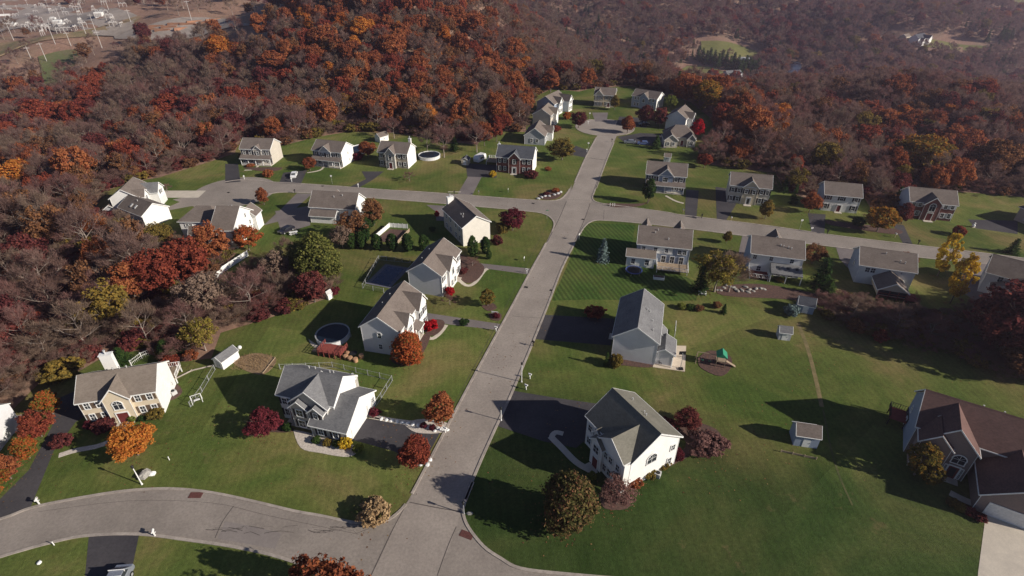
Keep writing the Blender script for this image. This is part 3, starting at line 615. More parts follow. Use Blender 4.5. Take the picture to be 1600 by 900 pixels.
    def face(s, f, u, off=0):
        """point and turn of a wall face; off pushes outwards from the main body"""
        if f == 'F': return (u, -s.d2-off), 0
        if f == 'B': return (u, s.d2+off), math.pi
        if f == 'R': return (s.w2+off, u), math.pi/2
        return (-s.w2-off, u), -math.pi/2
    def win(s, f, u, z, w=1.0, h=1.45, off=0, shut=None, style='std'):
        (x, y), rz = s.face(f, u, off); pm, fm = win_meshes(w, h, style)
        if style == 'arch' or 1:
            dx, dy = math.sin(rz)*.012, -math.cos(rz)*.012
        o = put('window', pm, s.o, (x+dx, y+dy, z), rz); put('frame', fm, o)
        if shut:
            for k in (-1, 1): put('shutter', shutter_mesh(h, shut), o, (k*(w/2+.3), 0, 0))
        return o
    def door(s, f, u, w=1.0, h=2.1, off=0, m='dred', z=0, glass=0):
        (x, y), rz = s.face(f, u, off); dx, dy = math.sin(rz)*.012, -math.cos(rz)*.012
        o = MB().box(-w/2, w/2, -.06, 0, 0, h).build('door', M[m], s.o); o.location = (x+dx, y+dy, z); o.rotation_euler = (0, 0, rz)
        t = MB(); [t.box(k*(w/2+.08)-.08, k*(w/2+.08)+.08, -.1, -.01, 0, h) for k in (-1, 1)]; t.box(-w/2-.16, w/2+.16, -.11, -.01, h+.003, h+.22)
        t.build('frame', M['trim'], o)
        MB().ball((w*.36, -.09, 1.0), .05, 6, 4).build('handle', M['black'], o)
        MB().box(-w/2-.5, w/2+.5, -1.3, -.13, s.base, -.02+z if z > .3 else .12).build('step', M['concrete'], o)
        if glass: put('pane', MB().box(-w*.3, w*.3, -.075, -.061, .3, h-.3).mesh('pane', M['glass']), o)
        return o
    def garage(s, f, u, w=4.8, h=2.2, off=0, m='garagewhite'):
        (x, y), rz = s.face(f, u, off); b = MB().box(-w/2, w/2, -.05, 0, 0, h)
        for i in range(1, 4): b.box(-w/2+.05, w/2-.05, -.066, -.05, i*h/4-.22*h/2, i*h/4+.05)
        o = b.build('garage_door', M[m], s.o); o.location = (x, y, 0); o.rotation_euler = (0, 0, rz)
        t = MB(); [t.box(k*(w/2+.1)-.1, k*(w/2+.1)+.1, -.09, 0, 0, h) for k in (-1, 1)]; t.box(-w/2-.2, w/2+.2, -.1, 0, h+.003, h+.25); t.build('frame', M['trim'], o)
    def chimney(s, x, y, z, w=1.5, d=.8, m='white', z0=None):
        o = MB().box(x-w/2, x+w/2, y-d/2, y+d/2, s.base if z0 is None else z0, z).build('chimney', M[m], s.o)
        b = MB().box(x-w/2-.08, x+w/2+.08, y-d/2-.08, y+d/2+.08, z+.002, z+.12); b.build('cap', M['trim'], o)
        MB().tube((x, y, z+.12), (x, y, z+.75), .14, n=8).tube((x, y, z+.8), (x, y, z+.9), .22, n=8).build('flue', M['pipe'], o)
    def vents(s, pts):
        """roof vents on the slopes of the main body: (x, y)"""
        for x, y in pts:
            z = s.he+(s.D/2-abs(y))/(s.D/2)*s.r+.1
            MB().tube((x, y, z-.3), (x, y, z+.45), .09, n=6).tube((x, y, z+.42), (x, y, z+.5), .13, n=6).build('roof_vent', M['pipe'], s.o)
    def porch(s, x0, x1, depth, he=2.7, posts=4, r=.9, roof=None):
        y1 = -s.d2; y0 = y1-depth; rb = MB()
        rb.prism([(x0-.2, y1, he+r), (x0-.2, y0-.25, he-.05), (x0-.2, y0-.25, he+.1), (x0-.2, y1, he+r+.17)], (x1-x0+.4, 0, 0))
        p = rb.build('porch_roof', M[roof or s.roof], s.o)
        MB().box(x0-.2, x1+.2, y0-.32, y0-.253, he-.12, he+.08).build('gutter', M['trim'], p)
        MB().box(x0, x1, y0, y1-.01, s.base, .25).build('porch_floor', M['concrete'], s.o)
        for i in range(posts):
            x = x0+.15+(x1-x0-.3)*i/(posts-1); MB().box(x-.09, x+.09, y0+.02, y0+.2, .25, he-.08).build('porch_post', M['trim'], s.o)
        rl = MB()
        gap = (x1-x0)*.5
        for a, b in ((x0+.25, x0+gap-.7), (x0+gap+.7, x1-.25)):
            rl.box(a, b, y0+.08, y0+.13, .95, 1.02); rl.box(a, b, y0+.08, y0+.13, .35, .4)
            k = int((b-a)/.22)
            for i in range(k): rl.box(a+i*.22, a+i*.22+.04, y0+.09, y0+.12, .4, .95)
        rl.build('railing', M['trim'], s.o)
    def deck(s, x0, x1, y0, y1, z, m='wood', rail='trim', steps=True):
        d = MB().box(x0, x1, y0, y1, z-.12, z).build('deck', M[m], s.o)
        for x in (x0+.15, x1-.15):
            for y in (y0+.15, y1-.15): MB().box(x-.08, x+.08, y-.08, y+.08, s.base, z-.12).build('post', M[rail], d)
        rl = MB()
        sd = [((x0, y0), (x1, y0)), ((x0, y0), (x0, y1)), ((x1, y0), (x1, y1))] if y0 < 0 else [((x0, y1), (x1, y1)), ((x0, y0), (x0, y1)), ((x1, y0), (x1, y1))]
        for (a, b), (c, e) in sd:
            L = math.hypot(c-a, e-b); k = max(2, int(L/.35))
            rl.tube((a, b, z+.95), (c, e, z+.95), .05, n=4); rl.tube((a, b, z+.12), (c, e, z+.12), .03, n=4)
            for i in range(k+1): t = i/k; rl.tube((a+(c-a)*t, b+(e-b)*t, z), (a+(c-a)*t, b+(e-b)*t, z+.95), .03 if i % 4 else .06, n=4)
        rl.build('railing', M[rail], d); return d
    def grid(s, f, us, rows=((.85, 1.45), (3.65, 1.35)), w=1.0, shut=None, off=0, skip=()):
        for i, (z, h) in enumerate(rows):
            for j, u in enumerate(us):
                if (i, j) not in skip: s.win(f, u, z, w, h, off, shut)
    def done(s):
        for k, mb in s.walls.items(): mb.build('wall', M[k], s.o)
        for k, mb in s.roofs.items(): mb.build('roof', M[k], s.o)
        if s.trim.v: s.trim.build('trim', M['trim'], s.o)
        return s.o
def ac_unit(px, py, label):
    x, y, _ = at(px, py); o = thing('air_conditioner', (x, y, 0), label, 'air conditioner', rz=R(-30))
    MB().box(-.45, .45, -.45, .45, .05, .85).build('casing', M['pipe'], o); MB().tube((0, 0, .86), (0, 0, .9), .33, n=12).build('fan_grille', M['black'], o)

# A - tan house lower left
h = House((-67.0, 70.7, 14.2, 12.2, 8.2, 5.3, 2.5), 'cream house with brown shutters, arched window, dark red double door and white chimney', 'cream', 'rtan')
h.body(); h.gable(-1.9, 1.9, -h.d2-.7, 0, 5.3, 2.1, 'y'); h.gable(h.w2-.03, h.w2+.06, -h.d2+.02, h.d2-.02, 5.25, 2.4, 'x', wall='white', o=0, oe=0, t=.02)
for u in (-4.7, -2.9, 2.9, 4.7): h.win('F', u, .95, .9, 1.4, 0, 'bshut'); h.win('F', u, 3.55, .9, 1.35, 0, 'bshut')
h.win('F', 0, 3.0, 1.5, 1.8, .7, style='arch'); h.door('F', 0, 1.7, 2.2, .72, 'dred')
h.win('R', 2.2, 1.1, .5, .8, .07); h.chimney(-2.9, h.d2+.3, 8.6, 1.9, .9); h.vents([(-1.2, 1.0), (-.4, 1.4), (.8, 1.2)])
h.deck(1.2, 6.2, h.d2+.02, h.d2+3.6, 1.4, 'wood', 'trim'); h.done()
# C - grey roofed house with the garage wing
h = House((-33.2, 69.5, -15.0, 10.9, 7.9, 5.7, 2.85), 'pale house with grey shingle roof and side garage wing behind the pebble bed', 'white', 'rgrey')
h.body(wall='white'); h.gable(-2.3, 4.4, -h.d2-.9, .2, 5.55, 2.8, 'y', wall='stonewall'); h.gable(-1.9, 1.2, -h.d2-1.6, -2, 5.1, 1.4, 'y', wall='stonewall', z0=.3); h.gable(1.6, 3.9, -h.d2-1.7, -2, 4.9, 1.05, 'y', wall='stonewall', z0=2.8)
h.gable(1.9, h.w2+3.2, -6.1, 3.6, 2.9, 2.9, 'x', wall='stonewall'); h.gable(h.w2+3.15, h.w2+3.26, -6.08, 3.58, 2.85, 2.85, 'x', wall='white', o=0, oe=0, t=.02)
h.gable(-h.w2-.04, -h.w2+.05, -h.d2+.02, h.d2-.02, 5.6, 2.75, 'x', wall='stonewall', o=0, oe=0, t=.02)
for u in (-4.2,): h.win('F', u, .9, 1, 1.5, 0, 'shut'); h.win('F', u, 3.5, 1, 1.4, 0, 'shut')
h.win('F', -.35, 3.2, 1.3, 1.5, 1.62, 'shut'); h.win('F', 2.7, 3.5, .8, 1.3, 1.72, 'shut'); h.win('F', -.35, .8, 1.3, 1.5, 1.62, 'shut')
h.door('F', -3.2, 1.0, 2.1, .02, 'dred'); h.win('F', 3.6, .9, 1.0, 1.4, 6.1-h.d2, 'shut'); h.win('F', 6.3, .9, 1.0, 1.4, 6.1-h.d2, 'shut')
h.garage('R', -2.2, 4.9, 2.2, 3.28); h.door('R', 1.2, .9, 2.0, 3.28, 'garagewhite'); h.win('R', 2.6, 1.2, .8, 1.1, 3.28)
h.vents([(2.2, 1.2), (2.6, 1.6), (-2, 1.5), (-1.2, 2)]); h.chimney(4.6, h.d2+.2, 5.0, 1.2, .8, 'stonewall'); h.done()
# D - bright white gable, lower right of centre
h = House((18.7, 59.6, -59.7, 11.0, 10.2, 6.3, 3.2), 'pale house with bright sunlit end wall and arched window beside the big round tree', 'white', 'rolive')
h.body(); h.gable(-.9, h.w2-.012, -h.d2-1.2, .2, 6.2, 2.6, 'y', o=0); h.gable(-1.9, .6, -h.d2-1.6, -1, 5.3, 1.1, 'y'); h.gable(-2.7, -1.2, -h.d2-.5, -2, 5.5, .9, 'y', z0=2.8)
h.grid('F', (-4.3, -3.0), w=.95); h.grid('F', (1.2, 2.3, 3.9), off=1.22, w=.85); h.win('F', -.65, 3.2, 1.3, 1.6, 1.62); h.door('F', -.6, 1.2, 2.2, 1.62, 'dred')
h.win('R', -.6, 3.6, 1.9, 1.9, .0, style='arch'); h.win('R', 3.6, 3.9, .9, 1.2); h.win('R', 3.4, .9, .9, 1.4); h.win('R', -.9, .3, 1.0, .6); h.vents([(.5, 1.4), (-2.8, 2.0), (1.2, 1.1)])
h.done(); ac_unit(1027, 744, 'white air conditioner on the ground against the bright sunlit end wall')
# E - blue grey end wall with sun room and patio
h = House((25.4, 88.6, -106.2, 14.0, 9.0, 5.4, 2.85), 'pale blue grey house seen end on, with a sun room and sunny patio', 'palegrey', 'rgrey')
h.body(); h.gable(1.6, 6.2, h.d2-.3, h.d2+3.2, 2.9, 1.0, 'x', wall='palegrey', roof='rgrey'); h.gable(-1.2, 1.6, h.d2-.5, h.d2+1.3, 3.2, .9, 'x')
h.grid('B', (4.8, 2.6, -4.0), w=1.0); h.grid('F', (-5, -2.5, 2.5, 5), w=1.0, shut='shut'); h.door('F', 0); h.win('B', -3, .6, 1.6, 1.9, 3.22); h.win('B', -5, .6, 1.6, 1.9, 3.22)
h.vents([(-.6, 1.3), (1.8, 2.6), (4.5, 2.9), (-.6, 1.9)]); h.garage('F', -4.4, 4.6) if 0 else 0; h.done()
# F
h = House((-18.2, 111.7, 74.4, 12.6, 8.8, 5.7, 2.7), 'white and grey sided house with one front gable next to the dark rectangular pool', 'palegrey', 'rbrown')
h.body(); h.gable(h.w2*0-3.1, 1.2, -h.d2-.8, .2, 5.6, 2.3, 'y', wall='white'); h.gable(-h.w2+.1, h.w2-.1, -h.d2-.06, -h.d2+.3, 5.55, .1, 'x', wall='white', o=0, oe=0, t=.02)
h.grid('F', (-4.8, 3.0, 4.9), w=1.0, shut='shut', off=.06); h.win('F', -1.8, .8, 1, 1.5, .82); h.win('F', 0, .8, 1, 1.5, .82); h.win('F', -.95, 3.4, 1.2, 1.9, .82, style='arch'); h.door('F', 2.0, off=.07)
h.grid('B', (-3.5, 0, 3.5), w=1.1); h.vents([(-3.2, 1.6), (1.5, 1.8)]); h.garage('R', 0, 4.6); h.done()
# G
h = House((-24.1, 90.7, 76.8, 13.4, 8.6, 6.2, 2.8), 'grey sided house with two white front gables between the round pool and the crimson bush', 'palegrey', 'rbrown')
h.body(); h.gable(1.6, 5.6, -h.d2-.9, .2, 6.1, 2.4, 'y', wall='white'); h.gable(-4.2, -1.2, -h.d2-.7, -.6, 6.1, 1.8, 'y', wall='white'); h.gable(-h.w2+.1, h.w2-.1, -h.d2-.06, -h.d2+.3, 6.0, .1, 'x', wall='white', o=0, oe=0, t=.02)
h.grid('F', (2.6, 4.6), w=1.1, off=.92, shut='shut'); h.grid('F', (-2.7,), w=1.6, off=.72); h.win('F', .2, 3.7, 1, 1.4, .07); h.door('F', .2, off=.07); h.porch(-.9, 1.5, 1.6, 2.7, 2, .7)
h.win('L', .3, 1.2, .8, 1.2, shut=None); h.win('L', .2, 3.9, .8, 1.3); h.grid('B', (-4, 0, 4), w=1.1); h.vents([(-1, 1.5), (2, 1.2)]); h.garage('R', .3, 4.6); h.done()
# H - corner house
h = House((-12.6, 136.8, 118.3, 13.8, 8.6, 5.6, 2.4), 'cream corner house with white chimney beside the big crimson tree', 'beige', 'rbrown')
h.body(); h.gable(-h.w2-.05, -h.w2+.05, -h.d2+.02, h.d2-.02, 5.55, 2.3, 'x', wall='offwhite', o=0, oe=0, t=.02); h.grid('F', (-5, -2.5, 2.5, 5), w=1.0, shut='shut'); h.door('F', 0); h.grid('B', (-4.5, -2, 1.6, 4.4), w=1.1); h.chimney(h.w2+.35, 1.6, 8.6, .9, 1.8)
h.vents([(-2.5, 1.8), (-1.8, 2.2), (-3.3, 2.3)]); h.done()
# I - brick house
h = House((1.7, 186.8, -11.7, 13.2, 9.2, 5.6, 2.7), 'red brick house with charcoal roof and white end wall, just left of the main road', 'brick', 'rdark')
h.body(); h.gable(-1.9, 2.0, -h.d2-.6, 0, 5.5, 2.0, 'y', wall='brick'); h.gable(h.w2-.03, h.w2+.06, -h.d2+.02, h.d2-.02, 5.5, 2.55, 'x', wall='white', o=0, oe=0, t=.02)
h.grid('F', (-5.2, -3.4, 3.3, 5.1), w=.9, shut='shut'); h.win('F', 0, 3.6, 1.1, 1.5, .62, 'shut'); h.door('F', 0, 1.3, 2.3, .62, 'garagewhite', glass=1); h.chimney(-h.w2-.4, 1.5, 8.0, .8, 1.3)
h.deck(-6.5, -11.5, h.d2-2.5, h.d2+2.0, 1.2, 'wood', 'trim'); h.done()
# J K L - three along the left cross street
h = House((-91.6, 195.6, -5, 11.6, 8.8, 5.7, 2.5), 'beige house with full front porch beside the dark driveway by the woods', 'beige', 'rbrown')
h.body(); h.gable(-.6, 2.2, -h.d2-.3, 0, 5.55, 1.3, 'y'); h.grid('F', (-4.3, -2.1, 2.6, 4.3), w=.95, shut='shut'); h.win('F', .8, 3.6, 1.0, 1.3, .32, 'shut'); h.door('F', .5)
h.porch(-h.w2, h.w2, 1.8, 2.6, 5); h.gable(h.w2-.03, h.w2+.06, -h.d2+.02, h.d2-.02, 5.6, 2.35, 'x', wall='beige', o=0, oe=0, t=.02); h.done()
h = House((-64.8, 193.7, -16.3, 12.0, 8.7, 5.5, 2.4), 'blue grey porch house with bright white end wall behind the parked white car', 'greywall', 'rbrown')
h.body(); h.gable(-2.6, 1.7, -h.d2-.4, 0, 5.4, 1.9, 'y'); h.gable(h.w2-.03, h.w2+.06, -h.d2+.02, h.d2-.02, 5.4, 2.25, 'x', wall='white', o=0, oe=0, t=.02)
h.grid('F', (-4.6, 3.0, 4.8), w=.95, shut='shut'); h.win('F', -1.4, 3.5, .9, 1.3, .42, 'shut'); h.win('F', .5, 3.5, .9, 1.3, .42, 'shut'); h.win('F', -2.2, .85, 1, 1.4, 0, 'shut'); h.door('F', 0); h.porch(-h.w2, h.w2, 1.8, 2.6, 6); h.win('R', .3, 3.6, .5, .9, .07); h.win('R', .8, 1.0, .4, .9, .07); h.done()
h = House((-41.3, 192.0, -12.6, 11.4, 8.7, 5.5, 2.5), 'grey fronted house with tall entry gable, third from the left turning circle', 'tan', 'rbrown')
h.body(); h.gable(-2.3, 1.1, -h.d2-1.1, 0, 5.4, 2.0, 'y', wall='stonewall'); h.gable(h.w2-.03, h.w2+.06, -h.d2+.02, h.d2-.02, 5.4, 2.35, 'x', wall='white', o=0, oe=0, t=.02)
h.grid('F', (-4.4, 2.4, 4.3), w=1.0, shut='shut'); h.win('F', -.6, 3.2, 1.2, 1.9, 1.12, style='arch'); h.door('F', -.6, 1.2, 2.2, 1.12); h.chimney(3.6, h.d2, 8.3, .9, .7); h.done()
# M - low house seen from behind
h = House((-51.4, 149.3, -8.1, 14.2, 8.6, 3.9, 3.1), 'low white house with wide brown roof seen from behind, beside the big yellow green willow', 'white', 'rbrown')
h.body(); h.grid('F', (-5, -3.6), rows=((1.3, 1.2),), w=.9); h.win('F', 0, 1.1, 1.4, 1.2); h.win('R', 1.2, 2.4, .8, 1.1); h.gable(-4, -.5, h.d2-1, h.d2+1.5, 3.6, 1.5, 'y')
h.gable(-5.8, 1.6, -h.d2-2.6, -h.d2+.5, 2.3, 1.0, 'x', wall='white'); h.vents([(0, -1.5), (2.4, -1)]); h.done()
# N - big white compound house on the left turning circle
h = House((-75.5, 134.2, -1.8, 6.4, 12.8, 5.4, 3.9), 'white house of several brown roofed blocks with skylights, behind the two bright red trees', 'white', 'rbrown')
h.body(axis='x'); h.gable(-14.2, -3.0, -1.0, 7.0, 5.3, 2.6, 'x', hip=1.0, wall='white'); h.gable(-11, -h.w2+.2, -3.2, -.8, 2.6, 1.5, 'x', wall='white'); h.gable(-.6, 4.0, 4.6, 8.2, 4.6, 2.0, 'y')
h.gable(-3.2, -.4, -h.d2-2.4, -h.d2+.3, 2.6, 1.0, 'y', wall='palegrey')
h.win('F', -7, 4.0, .5, .9, -5.1); h.win('F', -12.2, 3.6, .9, 1.0, 1.02-h.d2); h.win('F', -11.2, 3.6, .9, 1.0, 1.02-h.d2); h.win('R', 1.6, 5.5, .8, 1.2); h.win('R', -1.0, 3.2, .9, 1.4); h.win('R', 3.2, 2.8, .8, 1.2); h.win('R', 4.8, .8, 1.2, 1.4)
for k in (-9.2, -6.6): 
    b = MB().prism([(k, -2.9, 3.2), (k+.6, -2.9, 3.2), (k+.6, -1.9, 4.15), (k, -1.9, 4.15)], (0, -.05, .12)); b.build('skylight', M['pipe'], h.o)
h.vents([(.5, 1), (-1, 2)]); h.done()
# B1 B2
h = House((-114.2, 153.3, 100.8, 10.0, 8.2, 5.5, 2.5), 'bright white two storey house at the end of the concrete driveway by the woods', 'white', 'rbrown')
h.body(); h.gable(.6, 5.4, -h.d2-3.2, .2, 4.6, 2.0, 'y', roof='rgrey'); h.gable(-4.3, -1.4, -h.d2-1.4, 0, 5.4, 1.5, 'y'); h.win('F', -2.9, 3.2, 1.4, 2.0, 1.42, style='arch'); h.grid('F', (-3.6, -2.2), rows=((.9, 1.4),), off=1.42); h.garage('F', 3, 4.4, 2.3, 3.22); h.win('F', 3, 3.4, .9, 1.2, 3.22, 'shut')
h.win('L', 2.6, 1.0, 1.0, 1.5); h.win('L', 1.2, 1.0, 1.0, 1.5); h.gable(-4.6, 0, h.d2-.3, h.d2+2.6, 2.4, 1, 'x', wall='greywall'); h.done()
h = House((-106.7, 146.0, -30.7, 12.2, 8.2, 3.9, 2.3), 'low cream ended house with skylights in front of the bright white two storey house', 'greywall', 'rbrown')
h.body(); h.gable(h.w2-.03, h.w2+.06, -h.d2+.02, h.d2-.02, 3.85, 2.15, 'x', wall='white', o=0, oe=0, t=.02); h.grid('F', (-4, -1.5, 2, 4), rows=((1.0, 1.3),), w=1.1)
for k in (-1.2, .9): MB().prism([(k, -2.9, 4.75), (k+.6, -2.9, 4.75), (k+.6, -1.9, 5.35), (k, -1.9, 5.35)], (0, -.05, .14)).build('skylight', M['pipe'], h.o)
h.vents([(-.2, -.8)]); h.done()
# O P Q2 R - north side of the right cross street
h = House((50.2, 170.5, -13.6, 12.8, 9.2, 5.6, 2.6), 'blue grey house with front porch behind the dark conical tree on the right street', 'bluewall', 'rbrown')
h.body(); h.gable(-2.2, 2.3, -h.d2-.4, 0, 5.5, 2.2, 'y'); h.grid('F', (-5, -3.4, 3.3, 4.9), w=.95, shut='shut'); h.win('F', -.1, 3.5, 1.6, 1.5, .42); h.porch(-h.w2+.3, h.w2, 1.8, 2.6, 5); h.door('F', -.9); h.done()
h = House((73.6, 160.3, -15.6, 12.2, 8.8, 5.8, 2.5), 'cream house with dark shutters and central gable, second on the right cross street', 'beige', 'rbrown')
h.body(); h.gable(-2.0, 2.2, -h.d2-.3, 0, 5.7, 2.0, 'y', wall='cream'); h.grid('F', (-4.9, -3.1, 3.4, 5.0), w=.9, shut='shut'); h.win('F', -1.0, 3.6, .9, 1.3, .32, 'shut'); h.win('F', 1.2, 3.6, .9, 1.3, .32, 'shut'); h.door('F', .1, 1.2, 2.3, .32, 'garagewhite', glass=1); h.done()
h = House((99.0, 154.7, -14.8, 10.4, 8.6, 5.2, 2.4), 'plain white house with dark shutters between two orange trees on the right cross street', 'white', 'rbrown')
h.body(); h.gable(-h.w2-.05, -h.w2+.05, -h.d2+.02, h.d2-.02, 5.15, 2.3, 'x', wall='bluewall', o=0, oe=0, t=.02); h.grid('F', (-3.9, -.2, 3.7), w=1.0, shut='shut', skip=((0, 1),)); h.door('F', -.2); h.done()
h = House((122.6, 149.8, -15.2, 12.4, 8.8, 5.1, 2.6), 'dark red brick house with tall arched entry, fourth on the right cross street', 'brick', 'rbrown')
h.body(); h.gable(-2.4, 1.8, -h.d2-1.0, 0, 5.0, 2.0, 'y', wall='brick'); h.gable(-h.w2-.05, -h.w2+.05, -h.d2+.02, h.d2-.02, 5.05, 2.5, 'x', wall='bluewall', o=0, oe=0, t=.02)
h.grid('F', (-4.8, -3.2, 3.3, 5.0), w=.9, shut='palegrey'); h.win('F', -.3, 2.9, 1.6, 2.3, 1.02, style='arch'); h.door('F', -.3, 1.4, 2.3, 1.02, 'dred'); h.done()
x, y, _ = at(1640, 355)
h = House((x, y, -70, 14, 10, 4.2, 3.0), 'dark roofed house half out of view, last on the right cross street', 'tan', 'rdark'); h.body(hip=1); h.grid('F', (-4, 0, 4), rows=((1, 1.4),)); h.done()
# T U V W - backs of the houses south of the right cross street
h = House((38.5, 123.4, -13.0, 13.2, 9.2, 5.5, 2.8), 'blue grey house seen from behind with a shaded deck, beside the blue spruce', 'bluewall', 'rbrown')
h.body(); h.gable(-6.2, -3.0, h.d2-3, h.d2+.4, 5.6, 2.6, 'y'); h.gable(2.0, 5.4, h.d2-3, h.d2+.6, 5.6, 2.7, 'y'); h.gable(-8.6, -1.9, -h.d2-2.2, -h.d2+.6, 3.0, 1.1, 'x', wall='white', roof='rtan')
h.gable(-5.6, 2.2, -h.d2-.09, -h.d2+.4, 5.3, .1, 'x', wall='white', o=0, oe=0, t=.02, z0=3.3)
for u in (-4.8, -1.9, .8): h.win('F', u, 3.75, .9, 1.2, .1)
h.win('F', 3.9, 3.6, .9, 1.2); h.win('F', 5.1, 3.6, .9, 1.2); h.grid('F', (.3, 2.4, 4.6), rows=((.9, 1.9),), w=1.1); h.win('F', -7, .8, 1, 1.5, 2.22); h.win('F', -3.6, .8, 1, 1.5, 2.22)
h.deck(-1.2, h.w2, -h.d2-4.0, -h.d2-.02, .9, 'wood', 'trim'); h.vents([(-2.4, -1.6), (.9, -2.9), (-1.8, -.9)]); h.done()
h = House((64.8, 118.7, -15.5, 12.2, 9.6, 5.4, 2.4), 'white house seen from behind with skylights in its grey back porch roof', 'white', 'rbrown', base=-2.0)
h.body(); h.gable(-h.w2-.05, -h.w2+.05, -h.d2+.02, h.d2-.02, 5.35, 2.3, 'x', wall='bluewall', o=0, oe=0, t=.02); h.gable(-2, 2.2, h.d2-3, h.d2+.5, 5.3, 2.5, 'y')
for u in (-4.9, -1.2, 3.4): h.win('F', u, 3.9, .9, 1.1)
h.win('F', -3.4, .8, 1.0, 1.3); rb = MB().prism([(-1.1, -h.d2, 3.3), (-1.1, -h.d2-3.6, 2.3), (-1.1, -h.d2-3.6, 2.5), (-1.1, -h.d2, 3.5)], (7.0, 0, 0)); pr = rb.build('porch_roof', M['rgrey'], h.o)
for k in (.2, 2.4, 4.4): MB().prism([(k, -h.d2-1.9, 2.99), (k+.6, -h.d2-1.9, 2.99), (k+.6, -h.d2-1.1, 3.21), (k, -h.d2-1.1, 3.21)], (0, 0, .08)).build('skylight', M['glass'], pr)
for k in (-1.0, 2.4, 5.7): MB().box(k-.08, k+.08, -h.d2-3.5, -h.d2-3.35, -1, 2.33).build('porch_post', M['trim'], h.o)
h.grid('F', (1, 3.8), rows=((.1, 2.0),), w=1.6); h.deck(-5.6, -1.2, -h.d2-3.4, -h.d2-.02, .7, 'redwood', 'trim'); h.vents([(.6, -2), (2.3, -2.3), (3, -2.5), (1.2, -2.2)]); h.done()
h = House((88.6, 113.2, -18.6, 12.0, 8.6, 4.9, 2.6), 'white house seen from behind with screened gable porch, left of the two yellow trees', 'white', 'rbrown', base=-1.6)
h.body(); h.gable(-h.w2-.05, -h.w2+.05, -h.d2+.02, h.d2-.02, 4.85, 2.45, 'x', wall='bluewall', o=0, oe=0, t=.02)
h.win('F', -3.9, 3.2, 1.0, 1.2); h.win('F', -2.75, 3.2, 1.0, 1.2); h.win('F', .6, 3.9, .6, .6); h.win('F', 3.0, 3.9, .4, .5); h.win('L', .2, 2.6, .8, 1.1, .06)
h.gable(-2.2, 3.6, -h.d2-6.0, -h.d2+.2, 2.4, 1.9, 'y', wall='cream', z0=.9); b = MB()
y0 = -h.d2-6.05
for k in (-2.1, .1, 1.9, 3.5): b.box(k-.08, k+.08, y0-.1, y0, -1.6, 2.4)
b.box(-2.2, 3.6, y0-.12, y0-.02, .8, 1.0); b.box(-2.2, 3.6, y0-.12, y0-.02, 1.5, 1.62); b.build('porch_post', M['redwood'], h.o); MB().box(-2.0, 3.4, y0-.015, y0+.02, 1.1, 2.3).build('window', M['glass'], h.o)
h.deck(3.7, 6.2, -h.d2-6.4, -h.d2-2.8, .8, 'redwood', 'redwood'); h.vents([(2.4, -2.4), (3.4, -2.6), (-.5, -1)]); h.done()
x, y, _ = at(1590, 462)
h = House((x, y+1, -40, 14, 9.5, 5.2, 2.6), 'pale blue sided house at the right edge, half hidden by the huge dark red tree', 'palegrey', 'rbrown', base=-1.5); h.body()
h.win('L', 1.2, 3.0, .9, 1.3); h.win('L', -.8, 3.0, .9, 1.3); h.win('L', .2, .8, 1.2, 1.2); h.grid('F', (-4, -1, 2)); h.gable(-5, -1, -h.d2-3, -h.d2+.3, 3, 1.2, 'y'); h.done()
# Q - brown brick house, lower right
h = House((72.9, 59.0, -31.2, 18.4, 9.2, 6.0, 3.8), 'big brown brick house with red brown roof and arched entry, behind the yellow tree', 'brownbrick', 'rred')
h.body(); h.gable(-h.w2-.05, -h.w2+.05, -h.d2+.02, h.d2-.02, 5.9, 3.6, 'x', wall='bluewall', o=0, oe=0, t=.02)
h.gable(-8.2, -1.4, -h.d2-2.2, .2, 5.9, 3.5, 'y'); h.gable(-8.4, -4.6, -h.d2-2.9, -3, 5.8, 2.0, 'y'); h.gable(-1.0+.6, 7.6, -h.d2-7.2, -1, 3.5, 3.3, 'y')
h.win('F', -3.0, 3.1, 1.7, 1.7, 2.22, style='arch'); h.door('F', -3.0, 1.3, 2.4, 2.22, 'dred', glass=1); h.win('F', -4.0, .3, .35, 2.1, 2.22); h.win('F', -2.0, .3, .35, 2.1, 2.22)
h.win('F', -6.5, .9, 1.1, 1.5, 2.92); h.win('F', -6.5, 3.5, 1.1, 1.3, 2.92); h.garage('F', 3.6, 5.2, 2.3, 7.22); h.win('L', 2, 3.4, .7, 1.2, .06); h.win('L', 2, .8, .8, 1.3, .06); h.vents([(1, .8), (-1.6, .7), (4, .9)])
h.deck(-h.w2-2.6, -h.w2-.1, 1.0, h.d2, 1.6, 'redwood', 'black') ; h.done()
